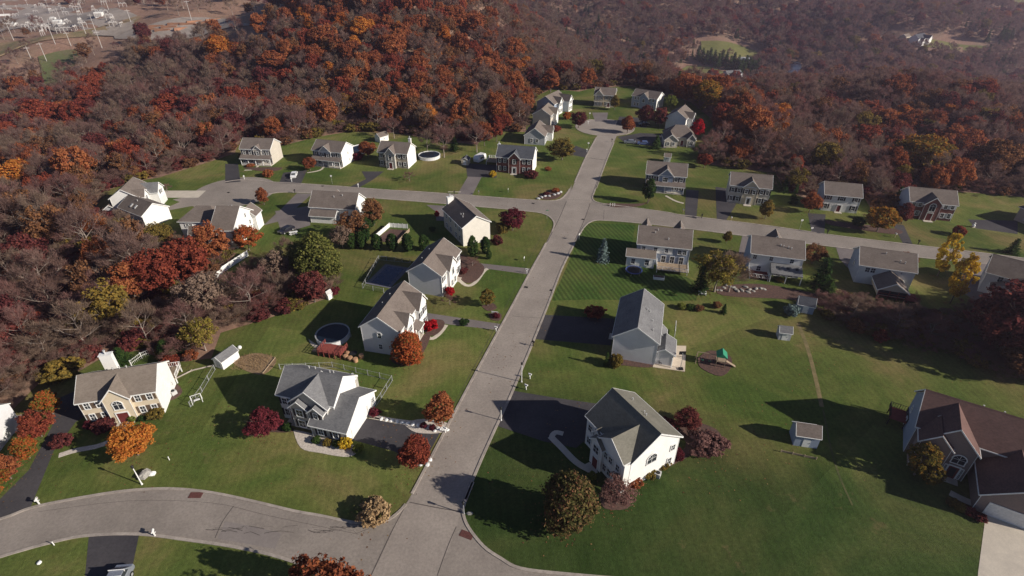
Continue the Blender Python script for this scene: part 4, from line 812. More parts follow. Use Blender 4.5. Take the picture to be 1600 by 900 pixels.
# far turning circle
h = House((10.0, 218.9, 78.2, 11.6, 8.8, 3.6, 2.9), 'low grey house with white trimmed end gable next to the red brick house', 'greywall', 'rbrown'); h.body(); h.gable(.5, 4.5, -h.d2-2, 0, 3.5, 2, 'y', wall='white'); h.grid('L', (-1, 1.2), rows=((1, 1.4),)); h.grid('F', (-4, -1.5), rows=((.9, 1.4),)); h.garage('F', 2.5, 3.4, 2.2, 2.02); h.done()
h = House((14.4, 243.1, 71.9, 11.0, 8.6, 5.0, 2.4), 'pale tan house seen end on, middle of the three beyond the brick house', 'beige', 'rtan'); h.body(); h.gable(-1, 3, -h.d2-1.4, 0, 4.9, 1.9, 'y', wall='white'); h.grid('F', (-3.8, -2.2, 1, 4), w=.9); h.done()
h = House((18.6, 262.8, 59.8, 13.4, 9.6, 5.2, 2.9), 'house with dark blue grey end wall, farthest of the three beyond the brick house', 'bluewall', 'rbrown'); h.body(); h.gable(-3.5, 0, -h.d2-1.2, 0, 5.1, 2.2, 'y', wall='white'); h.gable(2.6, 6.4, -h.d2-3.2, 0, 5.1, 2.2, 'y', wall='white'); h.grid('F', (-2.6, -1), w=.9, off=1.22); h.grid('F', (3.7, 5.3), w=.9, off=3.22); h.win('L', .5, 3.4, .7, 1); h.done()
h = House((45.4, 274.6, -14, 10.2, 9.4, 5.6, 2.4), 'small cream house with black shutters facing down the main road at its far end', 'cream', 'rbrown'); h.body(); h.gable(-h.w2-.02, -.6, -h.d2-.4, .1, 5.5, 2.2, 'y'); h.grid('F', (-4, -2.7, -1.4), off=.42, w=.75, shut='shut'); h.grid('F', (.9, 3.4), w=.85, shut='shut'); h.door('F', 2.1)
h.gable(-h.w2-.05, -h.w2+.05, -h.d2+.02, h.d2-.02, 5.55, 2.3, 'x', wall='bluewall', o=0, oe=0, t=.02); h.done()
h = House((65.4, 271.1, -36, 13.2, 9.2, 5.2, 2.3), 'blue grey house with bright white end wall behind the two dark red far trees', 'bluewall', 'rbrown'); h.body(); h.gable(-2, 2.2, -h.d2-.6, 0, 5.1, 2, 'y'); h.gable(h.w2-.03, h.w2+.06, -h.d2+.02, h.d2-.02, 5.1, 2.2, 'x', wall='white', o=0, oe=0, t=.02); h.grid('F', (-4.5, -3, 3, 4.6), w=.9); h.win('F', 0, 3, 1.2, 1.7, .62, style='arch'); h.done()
x, y, _ = at(1068, 203)
h = House((x-1, y+5, 60, 12, 9, 5.2, 2.6), 'house with broad white gable behind the scarlet tree near the far turning circle', 'white', 'rbrown'); h.body(axis='x'); h.gable(-3, 1, -h.d2-2, 0, 5, 1.8, 'y'); h.done()
x, y, _ = at(1062, 226)
h = House((x, y+3, -6, 12, 9, 3.2, 3.2), 'low tan stone house with wide hip roof in front of the scarlet tree', 'beige', 'rbrown'); h.gable(-h.w2, h.w2, -h.d2, h.d2, 3.4, 3.4, 'x', hip=1.0); h.gable(-6.4, -1.5, -h.d2-3, 0, 3.0, 2.0, 'y'); h.gable(2.4, 5.4, -h.d2-2, 0, 3.2, 1.8, 'y', wall='stonewall')
h.win('F', 3.9, .8, 1.4, 1.8, 2.02, style='arch'); h.grid('F', (-5, -3), rows=((.9, 1.3),), off=3.02); h.door('F', .8); h.done()
# far farm houses in the valley
def far_house(px, py, q, label, wall, roof, cat='house'):
    x, y, z = ground_at(px, py); h = House((x, y, *q), label, wall, roof, cat, base=-3); h.o.location.z = z+.5; h.body(); h.grid('F', (-q[1]*.3, 0, q[1]*.3), rows=((1, 1.3),), w=1.0); return h
h = far_house(1432, 67, (35, 22, 11, 5, 4), 'white farmhouse with dark roof alone on the far valley clearing', 'white', 'rdark'); h.gable(2, 9, -h.d2-6, 0, 5, 3, 'y'); h.gable(-8, -3, -h.d2-4, 0, 3.5, 2, 'y'); h.done()
h = far_house(1412, 64, (35, 12, 8, 4, 2.5), 'cream barn left of the white farmhouse on the far valley clearing', 'cream', 'rtan', 'barn'); h.done()
h = far_house(1143, 122, (15, 18, 10, 4, 3), 'grey farmhouse below the orange tree at the edge of the far field', 'palegrey', 'rgrey'); h.gable(2, 8, -h.d2-5, 0, 3.5, 2.5, 'y'); h.done()
h = far_house(1161, 97, (-5, 12, 7, 3, 1.5), 'long white shed at the edge of the upper far field', 'white', 'pipe', 'shed'); h.done()
# ------------------------------------------------------------------ vegetation
rng = np.random.default_rng(11)
def cards(pts, size, rnd, aspect=1., updown=.6, outward=None):
    """small leaf-clump quads at pts"""
    n = len(pts); d = rnd.normal(size=(n, 3)); 
    if outward is not None: d = d*.75+outward*.9
    d[:, 2] = d[:, 2]*updown+.35; d /= np.linalg.norm(d, axis=1)[:, None]
    a = np.cross(d, rnd.normal(size=(n, 3))); a /= np.linalg.norm(a, axis=1)[:, None]; b = np.cross(d, a)
    s = size*rnd.uniform(.6, 1.4, (n, 1)); a = a*s; b = b*s*aspect
    v = np.stack([pts-a-b*.6, pts+a*.3-b, pts+a+b*.6, pts-a*.3+b], 1).reshape(-1, 3)
    return v
def card_mesh(name, v, k=4):
    me = bpy.data.meshes.new(name); nf = len(v)//k
    me.vertices.add(len(v)); me.vertices.foreach_set('co', v.astype(np.float32).ravel())
    me.loops.add(nf*k); me.loops.foreach_set('vertex_index', np.arange(nf*k, dtype=np.int32))
    me.polygons.add(nf); me.polygons.foreach_set('loop_start', np.arange(0, nf*k, k, dtype=np.int32)); me.polygons.foreach_set('loop_total', np.full(nf, k, np.int32))
    me.update(calc_edges=True); return me
def limb_tree(seed, H, Wd, z0, levels=2, n1=9, r0=.2, spread=1., flat=1):
    """tapered trunk with limbs; returns mesh builder and the twig end points"""
    rd = random.Random(seed); mb = MB(); ends = []
    top = H*.78; pts = [Vector((0, 0, -.5))]
    for i in range(1, 6): pts.append(Vector((rd.uniform(-.15, .15)*i*.4, rd.uniform(-.15, .15)*i*.4, top*i/5)))
    for i in range(5):
        ra = r0*(1-i/5.6); rb_ = r0*(1-(i+1)/5.6); mb.tube(pts[i], pts[i+1], ra*(1.5 if i == 0 else 1), rb_, 6 if H > 5 else 5, cap=False)
    def along(z):
        i = max(0, min(4, int(z/top*5-1e-6))); a, b = pts[i], pts[i+1]; t = (z-a.z)/(b.z-a.z); return a.lerp(b, t)
    def grow(p, d, L, r, lv):
        q = p+d*L*.5; q2 = q+(d+Vector((rd.uniform(-.25, .25), rd.uniform(-.25, .25), rd.uniform(0, .35)))).normalized()*L*.5
        mb.tube(p, q, r, r*.7, 4, False); mb.tube(q, q2, r*.7, r*.3, 4, False); ends.append((q, q2, lv))
        if lv < levels:
            for k in range(3 if lv == 1 else 2):
                t = rd.uniform(.35, .95); s = p.lerp(q, t*2) if t < .5 else q.lerp(q2, t*2-1)
                dd = (d+Vector((rd.uniform(-.8, .8), rd.uniform(-.8, .8), rd.uniform(-.1, .7)))).normalized(); grow(s, dd, L*rd.uniform(.4, .6), r*.5, lv+1)
    for i in range(n1):
        t = (i+.5)/n1; z = z0+(top-z0)*t; a = i*2.4+rd.uniform(-.4, .4); prof = math.sin(math.pi*min(1, .28+.72*t*.95))**.7
        d = Vector((math.cos(a), math.sin(a), .35+.8*t)).normalized(); grow(along(z), d, Wd*.5*prof*rd.uniform(.85, 1.1)*spread, r0*.42*(1-t*.5), 1)
    grow(pts[5], Vector((rd.uniform(-.2, .2), rd.uniform(-.2, .2), 1)).normalized(), H*.2, r0*.2, 1)
    return mb, ends
def leafy_pts(seed, H, Wd, z0, n, ncl, shape='round', hollow=.45):
    rd = np.random.default_rng(seed); cz = (H+z0)/2; rz = (H-z0)/2; rx = Wd/2
    u = rd.normal(size=(ncl, 3)); u /= np.linalg.norm(u, axis=1)[:, None]; rr = rd.uniform(hollow, .92, (ncl, 1))**.6; c = u*rr
    lob = 1+.16*np.sin(3*np.arctan2(c[:, 1], c[:, 0])+seed)+rd.uniform(-.1, .1, ncl)
    w = np.ones(ncl)
    if shape == 'cone': w = np.clip(1.05-.5*(c[:, 2]+1), .08, 1.2)*1.1
    if shape == 'egg': w = np.clip(1.12-.33*(c[:, 2]+1)**1.1, .25, 1.1)
    if shape == 'column': w = np.clip(1.1-.45*np.clip(c[:, 2], 0, 1)**2, .3, 1.1)
    C3 = np.stack([c[:, 0]*rx*w*lob, c[:, 1]*rx*w*lob, cz+c[:, 2]*rz], 1)
    rc = Wd*rd.uniform(.07, .15, ncl)
    k = rd.integers(0, ncl, n); off = rd.normal(size=(n, 3)); off /= np.linalg.norm(off, axis=1)[:, None]; off *= rd.uniform(.3, 1, (n, 1))**.5
    pts = C3[k]+off*rc[k][:, None]*np.array([1, 1, .75]); out = pts-np.array([0, 0, cz-rz*.3]); out /= np.linalg.norm(out, axis=1)[:, None]
    return pts, (off*.5+out*.6)
SPEC = {  # shape: H, W, crown base, leaf cards, clumps, card size
 'round': (10, 8, 2.0, 8500, 120, .165, 'round'), 'egg': (10, 7, 1.8, 7600, 105, .16, 'egg'), 'tall': (10, 5, 1.3, 8000, 110, .13, 'column'),
 'oval': (10, 8, .5, 13000, 260, .15, 'egg'), 'loose': (10, 8, 2.6, 3600, 70, .16, 'round')}
BASE = {}
def crown_base(shape, seed):
    H, Wd, z0, n, ncl, sz, sh = SPEC[shape]
    mb, ends = limb_tree(seed, H, Wd, z0, 2, 9, .17)
    p, o = leafy_pts(seed, H, Wd, z0, n, ncl, sh, {'loose': .3, 'oval': .62, 'tall': .6}.get(shape, .45))
    return mb, cards(p, sz, np.random.default_rng(seed+5), outward=o)
def bare_base(seed, dense=2600):
    H, Wd = 10, 7; rd = np.random.default_rng(seed); mb, ends = limb_tree(seed, H, Wd, 2.6, 2, 11, .17, 1.1)
    E = [e for e in ends if e[2] >= 2]; k = rd.integers(0, len(E), dense); a = np.array([tuple(e[0]) for e in E])[k]; b = np.array([tuple(e[1]) for e in E])[k]
    t = rd.uniform(0, 1.1, (dense, 1)); s = a+(b-a)*t+rd.normal(size=(dense, 3))*.3; d = (b-a)/np.linalg.norm(b-a, axis=1)[:, None]+rd.normal(size=(dense, 3))*.65+np.array([0, 0, .35])
    d /= np.linalg.norm(d, axis=1)[:, None]; L = rd.uniform(.35, .95, (dense, 1)); wv = np.cross(d, rd.normal(size=(dense, 3))); wv /= np.linalg.norm(wv, axis=1)[:, None]; wv *= rd.uniform(.014, .034, (dense, 1))
    return mb, np.stack([s-wv, s+wv, s+d*L+wv*.4, s+d*L-wv*.4], 1).reshape(-1, 3)
def bush_base(seed, n=3600, sz=.042, ncl=75):
    p, o = leafy_pts(seed, 1.0, 1.15, 0.02, n, ncl, 'round', .5); return None, cards(p, sz, np.random.default_rng(seed), outward=o)
def conifer_base(seed, H=10, Wd=5, tiers=15, per=13):
    rd = np.random.default_rng(seed); P_ = []; O_ = []
    for t in range(tiers):
        f = t/(tiers-1); z = .7+(H-1.1)*f; r = Wd/2*(1-f)**.85+.12
        for k in range(max(4, int(per*(1-f*.6)))):
            a = rd.uniform(0, 6.28); L = r*rd.uniform(.75, 1.08); m = int(30*(1-f*.5))
            q = rd.uniform(.1, 1, m); x = np.cos(a)*L*q; y = np.sin(a)*L*q; sp = .32*(1-q*.5)
            P_.append(np.stack([x+rd.normal(size=m)*sp, y+rd.normal(size=m)*sp, z-.35*L*q+rd.normal(size=m)*.10], 1)); O_.append(np.tile([math.cos(a)*.6, math.sin(a)*.6, .6], (m, 1)))
    p = np.concatenate(P_); o = np.concatenate(O_); mb = MB().tube((0, 0, -.4), (0, 0, H*.92), .17, .03, 6)
    return mb, cards(p, .19, rd, aspect=.6, outward=o)
def arbor_base(seed):
    p, o = leafy_pts(seed, 4.0, 1.25, .05, 6000, 220, 'column', .78); return MB().tube((0, 0, -.2), (0, 0, 2.8), .06, .02, 5), cards(p, .06, np.random.default_rng(seed), aspect=1.5, outward=o)
_bm = {}
def tree_mesh(shape, seed, lm, bark='bark'):
    """(trunk mesh, crown mesh), cached"""
    k = (shape, seed)
    if k not in _bm:
        f = {'bare': bare_base, 'bush': bush_base, 'conifer': conifer_base, 'arbor': arbor_base}.get(shape)
        mb, v = f(seed) if f else crown_base(shape, seed); _bm[k] = (mb, v, {})
    mb, v, c = _bm[k]
    if (lm, bark) not in c:
        m = card_mesh('crown', v); m.materials.append(LEAFM[lm]); c[(lm, bark)] = (mb.mesh('trunk', M[bark], True) if mb else None, m)
    return c[(lm, bark)]
DIM = {'bare': (10, 7), 'bush': (1, 1.15), 'conifer': (10, 5), 'arbor': (4, 1.25), **{k: (v[0], v[1]) for k, v in SPEC.items()}}
_tn = [0]
def place_tree(x, y, z, shape, lm, H, Wd, label, cat='tree', name=None, group=None, seed=None, bark=None, lean=0):
    _tn[0] += 1; seed = (_tn[0] % 3)+1 if seed is None else seed; bark = bark or ('palebark' if shape in ('bare', 'loose') else 'bark')
    tm, cm = tree_mesh(shape, seed, lm, bark); d = DIM[shape]
    nm = name or {'bush': 'shrub', 'conifer': 'conifer_tree', 'arbor': 'arborvitae', 'bare': 'bare_tree'}.get(shape, 'leafy_tree')
    s = (Wd/d[1], Wd/d[1], H/d[0])
    if tm is None:
        o = put(nm, cm, None, (x, y, z), random.uniform(0, 6.28)); o.scale = s; tag(o, label, cat, group); return o
    o = thing(nm, (x, y, z), label, cat, group, random.uniform(0, 6.28)); o.scale = s
    put('trunk', tm, o); put('crown', cm, o); return o
YARD = []; TALL = []
def T(px, py, shape, lm, H, Wd, label, cat='tree', name=None, group=None, **k):
    x, y, z = at(px, py) if k.pop('flat', 1) else ground_at(px, py)
    YARD.append((x, y, Wd/2)); TALL.append((x, y, z, H, Wd)); return place_tree(x, y, z, shape, lm, H, Wd, label, cat, name, group, **k)
# street and garden trees, each measured at its foot
T(216, 711, 'round', 'orange', 6.0, 6.2, 'bright orange round tree on the front lawn of the cream house'); T(84, 648, 'egg', 'fiery', 5.4, 4.6, 'green and red tree at the back of the row beside the narrow dark driveway')
T(66, 682, 'round', 'red', 5.2, 4.6, 'brightest red tree in the row left of the narrow dark driveway, second from the back'); T(47, 716, 'egg', 'fiery', 4.4, 4.0, 'small rust red tree in the middle of the row left of the dark driveway')
T(18, 748, 'egg', 'rust', 5.0, 4.3, 'red tree near the street end of the row left of the dark driveway'); T(-8, 780, 'round', 'fiery', 5.2, 4.8, 'red tree cut by the left picture edge, nearest the street in its row')
T(99, 694, 'bush', 'maroon', 1.7, 3.2, 'low round maroon shrub beside the narrow dark driveway', 'shrub'); T(165, 672, 'bush', 'maroon', 2.2, 3.4, 'dark red shrub against the cream house left of its front door', 'shrub')
T(140, 668, 'bush', 'crimson', 1.3, 1.8, 'small crimson shrub at the left front corner of the cream house', 'shrub'); T(246, 651, 'bush', 'olive', 1.7, 2.8, 'olive shrub at the right front corner of the cream house', 'shrub')
T(208, 658, 'bush', 'ygreen', 1.2, 1.3, 'small yellow green shrub right of the dark red double door', 'shrub')
for i, (a, b) in enumerate(((222, 657), (232, 655))): T(a, b, 'bush', 'green', .9, 1.3, 'dark green foundation shrub under the right front windows of the cream house', 'shrub', group='foundation shrubs of the cream house')
T(418, 678, 'round', 'crimson', 5.0, 5.2, 'dark crimson tree at the left corner of the grey roofed house', bark='bark'); T(690, 663, 'egg', 'rust', 7.2, 5.6, 'tall red tree with open crown beside the pale stones at the road edge')
T(652, 728, 'egg', 'red', 6.4, 5.6, 'red tree beside the white stones where the dark driveway meets the road'); T(586, 808, 'bush', 'straw', 2.6, 4.6, 'tan ornamental grass clump on the lawn corner behind the road sign', 'shrub', 'ornamental_grass')
T(515, 965, 'round', 'rust', 9.5, 8.5, 'red brown tree cut by the bottom edge of the view'); T(886, 816, 'oval', 'olivebrown', 9.8, 8.2, 'big round olive and rust coloured tree in front of the bright white end wall')
T(1072, 668, 'round', 'maroon', 3.6, 4.2, 'round maroon tree in the mulch bed behind the bright white end wall', seed=2); T(1104, 702, 'bush', 'pink', 2.6, 6.0, 'purplish bare looking shrub at the far end of the mulch bed', 'shrub', 'bare_shrub')
T(1056, 718, 'bush', 'crimson', 2.4, 2.0, 'crimson shrub against the right end of the bright white wall', 'shrub'); T(962, 786, 'loose', 'pink', 4.6, 5.0, 'small pinkish bare looking tree at the near corner of the bright white house')
for a, b, l in ((990, 757, 'first'), (1012, 743, 'second'), (1034, 728, 'third')): T(a, b, 'bush', 'rust' if a < 1000 else 'olive', 1.5, 2.6, f'rusty orange shrub along the bright white wall, {l} from the house front', 'shrub')
T(925, 748, 'bush', 'ygreen', 1.5, 1.3, 'small bright green shrub between the big round tree and the pale house', 'shrub'); T(1040, 672, 'bush', 'maroon', 1.8, 3.6, 'low maroon shrub behind the white gabled house, left of the round maroon tree', 'shrub')
T(640, 566, 'oval', 'redgreen', 7.4, 6.6, 'tree turning from orange to green at the corner of the grey sided house', seed=2); T(674, 514, 'bush', 'scarlet', 2.1, 3.0, 'bright crimson shrub in the mulch bed at the middle driveway', 'shrub')
T(703, 462, 'bush', 'scarlet', 2.4, 2.1, 'bright crimson shrub at the white corner of the house by the rectangular pool', 'shrub'); T(703, 476, 'bare', 'pink', 2.2, 2.8, 'purplish bare shrub below the crimson shrub at the white house corner', 'shrub', 'bare_shrub')
T(738, 415, 'bare', 'pink', 2.0, 3.6, 'purplish shrub filling the curved bed by the upper driveway', 'shrub', 'bare_shrub'); T(724, 426, 'bush', 'maroon', 1.2, 2.4, 'low maroon shrub in the curved mulch bed beside the path', 'shrub')
T(801, 360, 'round', 'crimson', 6.4, 7.0, 'large crimson tree with olive flecks on the crossroads lawn'); T(777, 382, 'bush', 'maroon', 2.6, 3.0, 'purplish shrub between the cream corner house and the crimson tree', 'shrub'); T(786, 364, 'bush', 'olive', 3.4, 4.0, 'olive bush on the left flank of the big crimson tree', 'shrub')
T(762, 478, 'tall', 'olive', 4.6, 3.0, 'small upright olive tree in its own bed between two driveways'); T(775, 496, 'bush', 'crimson', 1.1, 1.7, 'small red flowers and shrub beside the small yard sign', 'shrub'); T(725, 506, 'bush', 'green', 1.0, 2.2, 'low dark green shrub beside the middle driveway', 'shrub')
T(941, 408, 'conifer', 'spruce', 6.6, 4.0, 'blue spruce on the striped lawn', name='blue_spruce'); T(930, 494, 'bush', 'red', 2.4, 4.2, 'rust red round shrub on the lawn left of the pale blue grey house', 'shrub'); T(962, 572, 'bush', 'olive', 2.8, 2.6, 'olive brown shrub at the near corner of the pale blue grey house', 'shrub')
T(947, 572, 'conifer', 'green', 3.6, 1.6, 'slim dark evergreen at the near corner of the pale blue grey house'); T(1116, 456, 'loose', 'yolive', 10.5, 10, 'large tree fading from yellow green to brown between two white backed houses', seed=1); T(1138, 456, 'bare', 'tan', 9.5, 9, 'tan bare tree on the lower side of the large yellow green tree')
T(1092, 456, 'conifer', 'green', 7, 4.6, 'dark evergreen in the shade below the large yellow green tree'); T(1135, 380, 'egg', 'olive', 3.8, 2.8, 'small egg shaped olive tree by the right cross street'); T(1130, 490, 'conifer', 'green', 2.6, 1.8, 'small evergreen at the end of the planted rows')
for i, (a, b, c) in enumerate(((1065, 482, 'ygreen'), (1078, 483, 'green'), (1092, 485, 'brown'), (1120, 480, 'brown'))): T(a, b, 'bush', c, 1.3, 2.0, f'{dict(ygreen="yellow green", green="dark green", brown="brown").get(c)} shrub in the planted row behind the striped lawn' + (', right end' if i == 3 else ''), 'shrub')
T(1012, 318, 'egg', 'green', 8.6, 4.4, 'dark conical tree in front of the blue grey house with the long shadow'); T(1195, 342, 'egg', 'olive', 6.0, 4.4, 'dark rusty tree at the right front corner of the cream house with dark shutters'); T(1264, 332, 'round', 'rust', 6.2, 5.4, 'orange brown tree left of the plain white house')
T(1238, 318, 'conifer', 'green', 6.4, 3.4, 'dark evergreen left of the orange brown tree'); T(1224, 300, 'conifer', 'green', 5.0, 3.4, 'dark evergreen nearest the cream house with dark shutters'); T(1370, 362, 'round', 'autumn', 7.4, 8.2, 'golden brown broad tree between the plain white house and the brick house'); T(1408, 350, 'egg', 'maroon', 6.8, 4.6, 'reddish tree against the left corner of the arched brick house')
T(1400, 318, 'conifer', 'green', 5.6, 4, 'dark evergreen behind the golden brown tree'); T(1496, 368, 'bush', 'red', 2.8, 3.2, 'rust red shrub at the right corner of the arched brick house', 'shrub'); T(1464, 432, 'tall', 'yellow', 12.5, 3.9, 'taller yellow tree, left of the two beside the right cross street', seed=1)
T(1484, 474, 'tall', 'yellow', 13, 4.0, 'golden yellow tree, nearer of the two beside the screened porch house', seed=2); T(1414, 414, 'bush', 'rust', 3.4, 4.4, 'round orange red shrub above the roof of the screened porch house', 'shrub'); T(1580, 396, 'conifer', 'green', 4.4, 4, 'dark evergreen at the right edge beside the wide dark driveway')
T(1560, 560, 'round', 'maroon', 16, 15, 'huge dark red tree at the right edge of the view', seed=3); T(1612, 520, 'round', 'maroon', 13, 12, 'dark red tree behind the huge one, cut by the right picture edge', seed=2); T(1595, 590, 'round', 'brown', 9, 9, 'brown orange tree low at the right edge below the huge dark red tree')
T(1428, 742, 'tall', 'autumn', 6.8, 3.6, 'yellow orange tree at the left corner of the brown brick house', seed=2); T(1448, 756, 'tall', 'autumn', 4.2, 2.8, 'lower yellow tree beside the taller one at the brown brick house corner', seed=3)
for a, b, c in ((1486, 788, 'olive'), (1500, 797, 'olive'), (1514, 803, 'maroon'), (1530, 812, 'maroon')): T(a, b, 'bush', c, 1.1, 1.7, 'low dark shrub along the path to the brown brick house', 'shrub', group='shrubs along the brown brick house path')
T(505, 440, 'oval', 'willow', 13, 11, 'big yellow green willow behind the low white house', seed=3); T(478, 428, 'round', 'willow', 9, 7.5, 'smaller yellow green tree on the left side of the big willow', seed=1); T(556, 376, 'loose', 'brown', 9, 8, 'golden brown thin tree at the right end of the low white house')
T(585, 352, 'round', 'brown', 8, 5.6, 'dark brown tree right of the low white house by the evergreen row'); T(536, 388, 'loose', 'tan', 6.5, 6.0, 'tan bare branched tree above the start of the evergreen row'); T(390, 392, 'round', 'redgreen', 7.2, 6.8, 'green and orange tree against the bright end wall of the skylight house', seed=3)
T(300, 440, 'round', 'red', 11, 11, 'broad bright red tree in front of the skylight house', seed=1); T(253, 460, 'round', 'red', 11, 10, 'bright red tree left of the broad red one', seed=2); T(214, 470, 'egg', 'rust', 10.5, 8.5, 'orange tree left of the two bright red trees'); T(188, 512, 'loose', 'olive', 11, 10, 'olive yellow thin tree with pale trunk at the wood edge left of the orange tree')
T(322, 548, 'loose', 'yolive', 7.6, 6.4, 'yellow topped tree behind the white garden shed'); T(155, 366, 'round', 'orange', 5.6, 6.8, 'bright orange tree below the low cream ended house'); T(254, 388, 'round', 'olive', 7.2, 6.2, 'olive grey tree against the cream end wall beside the skylight house'); T(413, 320, 'egg', 'rust', 5.8, 4.0, 'small rust tree on the island lawn of the left turning circle')
T(492, 472, 'round', 'maroon', 7.5, 7, 'dark red tree at the wood edge behind the small white playhouse'); T(522, 460, 'bush', 'crimson', 1.9, 2.8, 'red shrub beside the small white playhouse', 'shrub'); T(437, 440, 'loose', 'tan', 8.5, 7.0, 'tan thin tree in the thicket left of the dark red tree'); T(465, 478, 'bush', 'olive', 3, 6, 'yellowish undergrowth bush at the lawn edge above the round pool lawn', 'shrub')
T(300, 560, 'bush', 'rust', 1.9, 2.8, 'small orange shrub left of the white garden shed', 'shrub'); T(268, 574, 'bush', 'red', 2.6, 3.4, 'rust red shrub at the back corner of the cream house', 'shrub'); T(262, 556, 'conifer', 'green', 4.0, 4.6, 'broad dark evergreen behind the cream house'); T(290, 548, 'conifer', 'green', 4.4, 4.4, 'dark evergreen between the cream house and the white garden shed'); T(192, 566, 'conifer', 'green', 3.6, 4.4, 'evergreen behind the ridge of the cream house')
T(878, 250, 'round', 'olive', 8.0, 9.2, 'olive yellow tree right of the brick house by the main road', seed=1); T(830, 277, 'bush', 'maroon', 2.4, 5.0, 'purplish shrub at the right front of the red brick house', 'shrub'); T(770, 276, 'bush', 'yellow', 2.0, 2.6, 'yellow shrub at the left front of the red brick house', 'shrub'); T(856, 266, 'bush', 'rust', 1.2, 2.6, 'low orange shrub on the lawn right of the red brick house', 'shrub')
T(980, 208, 'egg', 'rust', 7.4, 6.4, 'rust tree at the entrance of the far turning circle'); T(1008, 196, 'round', 'maroon', 8.6, 7.6, 'left of two dark red trees in front of the white ended far house'); T(1030, 198, 'round', 'maroon', 8.2, 7.0, 'right of two dark red trees in front of the white ended far house'); T(904, 200, 'round', 'maroon', 7.0, 6.8, 'dark red tree left of the far turning circle')
T(1088, 216, 'egg', 'scarlet', 8.0, 6.4, 'scarlet tree glowing in front of the far right houses'); T(1047, 172, 'round', 'ygreen', 7.0, 5.6, 'green tree right of the white ended far house'); T(1025, 232, 'conifer', 'green', 5.4, 5, 'dark evergreen in front of the low tan stone house'); T(960, 172, 'egg', 'olive', 7, 5, 'olive tree right of the small cream far house'); T(886, 186, 'bush', 'orange', 3.2, 4, 'golden shrub in front of the farthest dark ended house', 'shrub'); T(868, 205, 'bush', 'red', 2.4, 4.5, 'red shrub in front of the pale tan far house', 'shrub')
T(575, 246, 'round', 'rust', 6.0, 6.4, 'rust red tree beside the upper round pool'); T(560, 250, 'bush', 'crimson', 3, 4, 'crimson shrub left of the rust tree beside the upper round pool', 'shrub'); T(485, 266, 'round', 'rust', 4.6, 4.6, 'small rust tree left of the blue grey porch house'); T(420, 276, 'bush', 'rust', 2.4, 3.6, 'rust shrub on the lawn below the beige porch house', 'shrub')
T(640, 283, 'bare', 'pink', 3.0, 4, 'small bare tree on the lawn of the grey fronted house', group=None); T(694, 246, 'bare', 'pink', 11, 9.0, 'large pinkish bare tree behind the grey fronted house'); T(745, 238, 'bare', 'pink', 10.5, 9, 'large pinkish bare tree left of the orange tree behind the brick house'); T(668, 238, 'bare', 'tan', 8, 6.5, 'smaller tan bare tree in the back lawn beside the large pinkish one')
T(757, 228, 'round', 'rust', 9.5, 6.8, 'orange tree behind the deck of the red brick house'); T(776, 222, 'egg', 'red', 11, 6.4, 'tall red tree behind the red brick house'); T(616, 216, 'bare', 'pink', 8.0, 7.5, 'pinkish bare tree behind the small grey shed'); T(710, 235, 'conifer', 'green', 6, 4.6, 'dark evergreen between the large pinkish bare trees'); T(1100, 262, 'round', 'red', 5, 5.4, 'red tree behind the blue grey porch house on the right street')
T(683, 338, 'bush', 'scarlet', 1.7, 1.5, 'small bright red shrub by the side drive of the cream corner house', 'shrub'); T(868, 300, 'bush', 'rust', 1.3, 2.6, 'rusty shrub in the stone edged corner bed at the crossroads', 'shrub'); T(853, 305, 'bush', 'maroon', 1.0, 2.2, 'low maroon shrub in the stone edged corner bed at the crossroads', 'shrub')
T(262, 300, 'bare', 'pink', 2.6, 3.0, 'small bare reddish tree beside the concrete driveway'); T(378, 248, 'bush', 'olive', 2, 2.4, 'olive shrub left of the beige porch house', 'shrub'); T(392, 260, 'bush', 'rust', 1, 3, 'rusty planting below the porch of the beige porch house', 'shrub')
T(1218, 440, 'bush', 'olive', 1, 2, 'small olive shrub by the back porch of the skylight porch house', 'shrub'); T(1280, 447, 'conifer', 'green', 7.6, 6, 'broad dark evergreen right of the skylight porch house'); T(1292, 462, 'conifer', 'green', 4.6, 4.4, 'dark evergreen nearest the blue walled shed'); T(1268, 412, 'round', 'brown', 5.4, 5.2, 'brown tree between the two houses with back porches')
T(1235, 492, 'bush', 'spruce', 2.4, 3.2, 'grey green bush left of the blue walled shed', 'shrub'); T(1340, 352, 'bush', 'green', 2.2, 3.6, 'dark shrub at the right front of the plain white house', 'shrub'); T(1240, 300, 'loose', 'olive', 8.5, 6.6, 'olive tree behind the dark evergreens right of the cream house')
for a, c in ((465, 'green'), (482, 'olive'), (498, 'ygreen')): T(a+30, {465: 693, 482: 697, 498: 698}[a]-2, 'bush', c, 1.1, 1.5, {'green': 'dark green', 'olive': 'olive', 'ygreen': 'light green'}[c]+' round shrub in the pebble bed of the grey roofed house', 'shrub')
T(541, 698, 'bush', 'yellow', 1.9, 2.2, 'bright yellow green shrub at the driveway end of the pebble bed', 'shrub'); T(560, 704, 'bush', 'ygreen', 1.1, 1.8, 'small yellow green shrub at the tip of the pebble bed', 'shrub'); T(586, 648, 'bush', 'crimson', 1.3, 2.0, 'crimson shrub behind the garage of the grey roofed house', 'shrub'); T(450, 672, 'bush', 'green', 1.4, 1.6, 'dark green shrub beside the dark crimson tree', 'shrub')
for i, (a, b) in enumerate(((662, 667), (676, 670))): T(a, b, 'bush', 'crimson', .8, 1.2, 'low red shrub along the pale stone edging beside the dark driveway', 'shrub', group='low red shrubs on the stone edging')
T(1122, 566, 'bush', 'maroon', .7, 1.0, 'tiny dark plant beside the playset', 'plant')
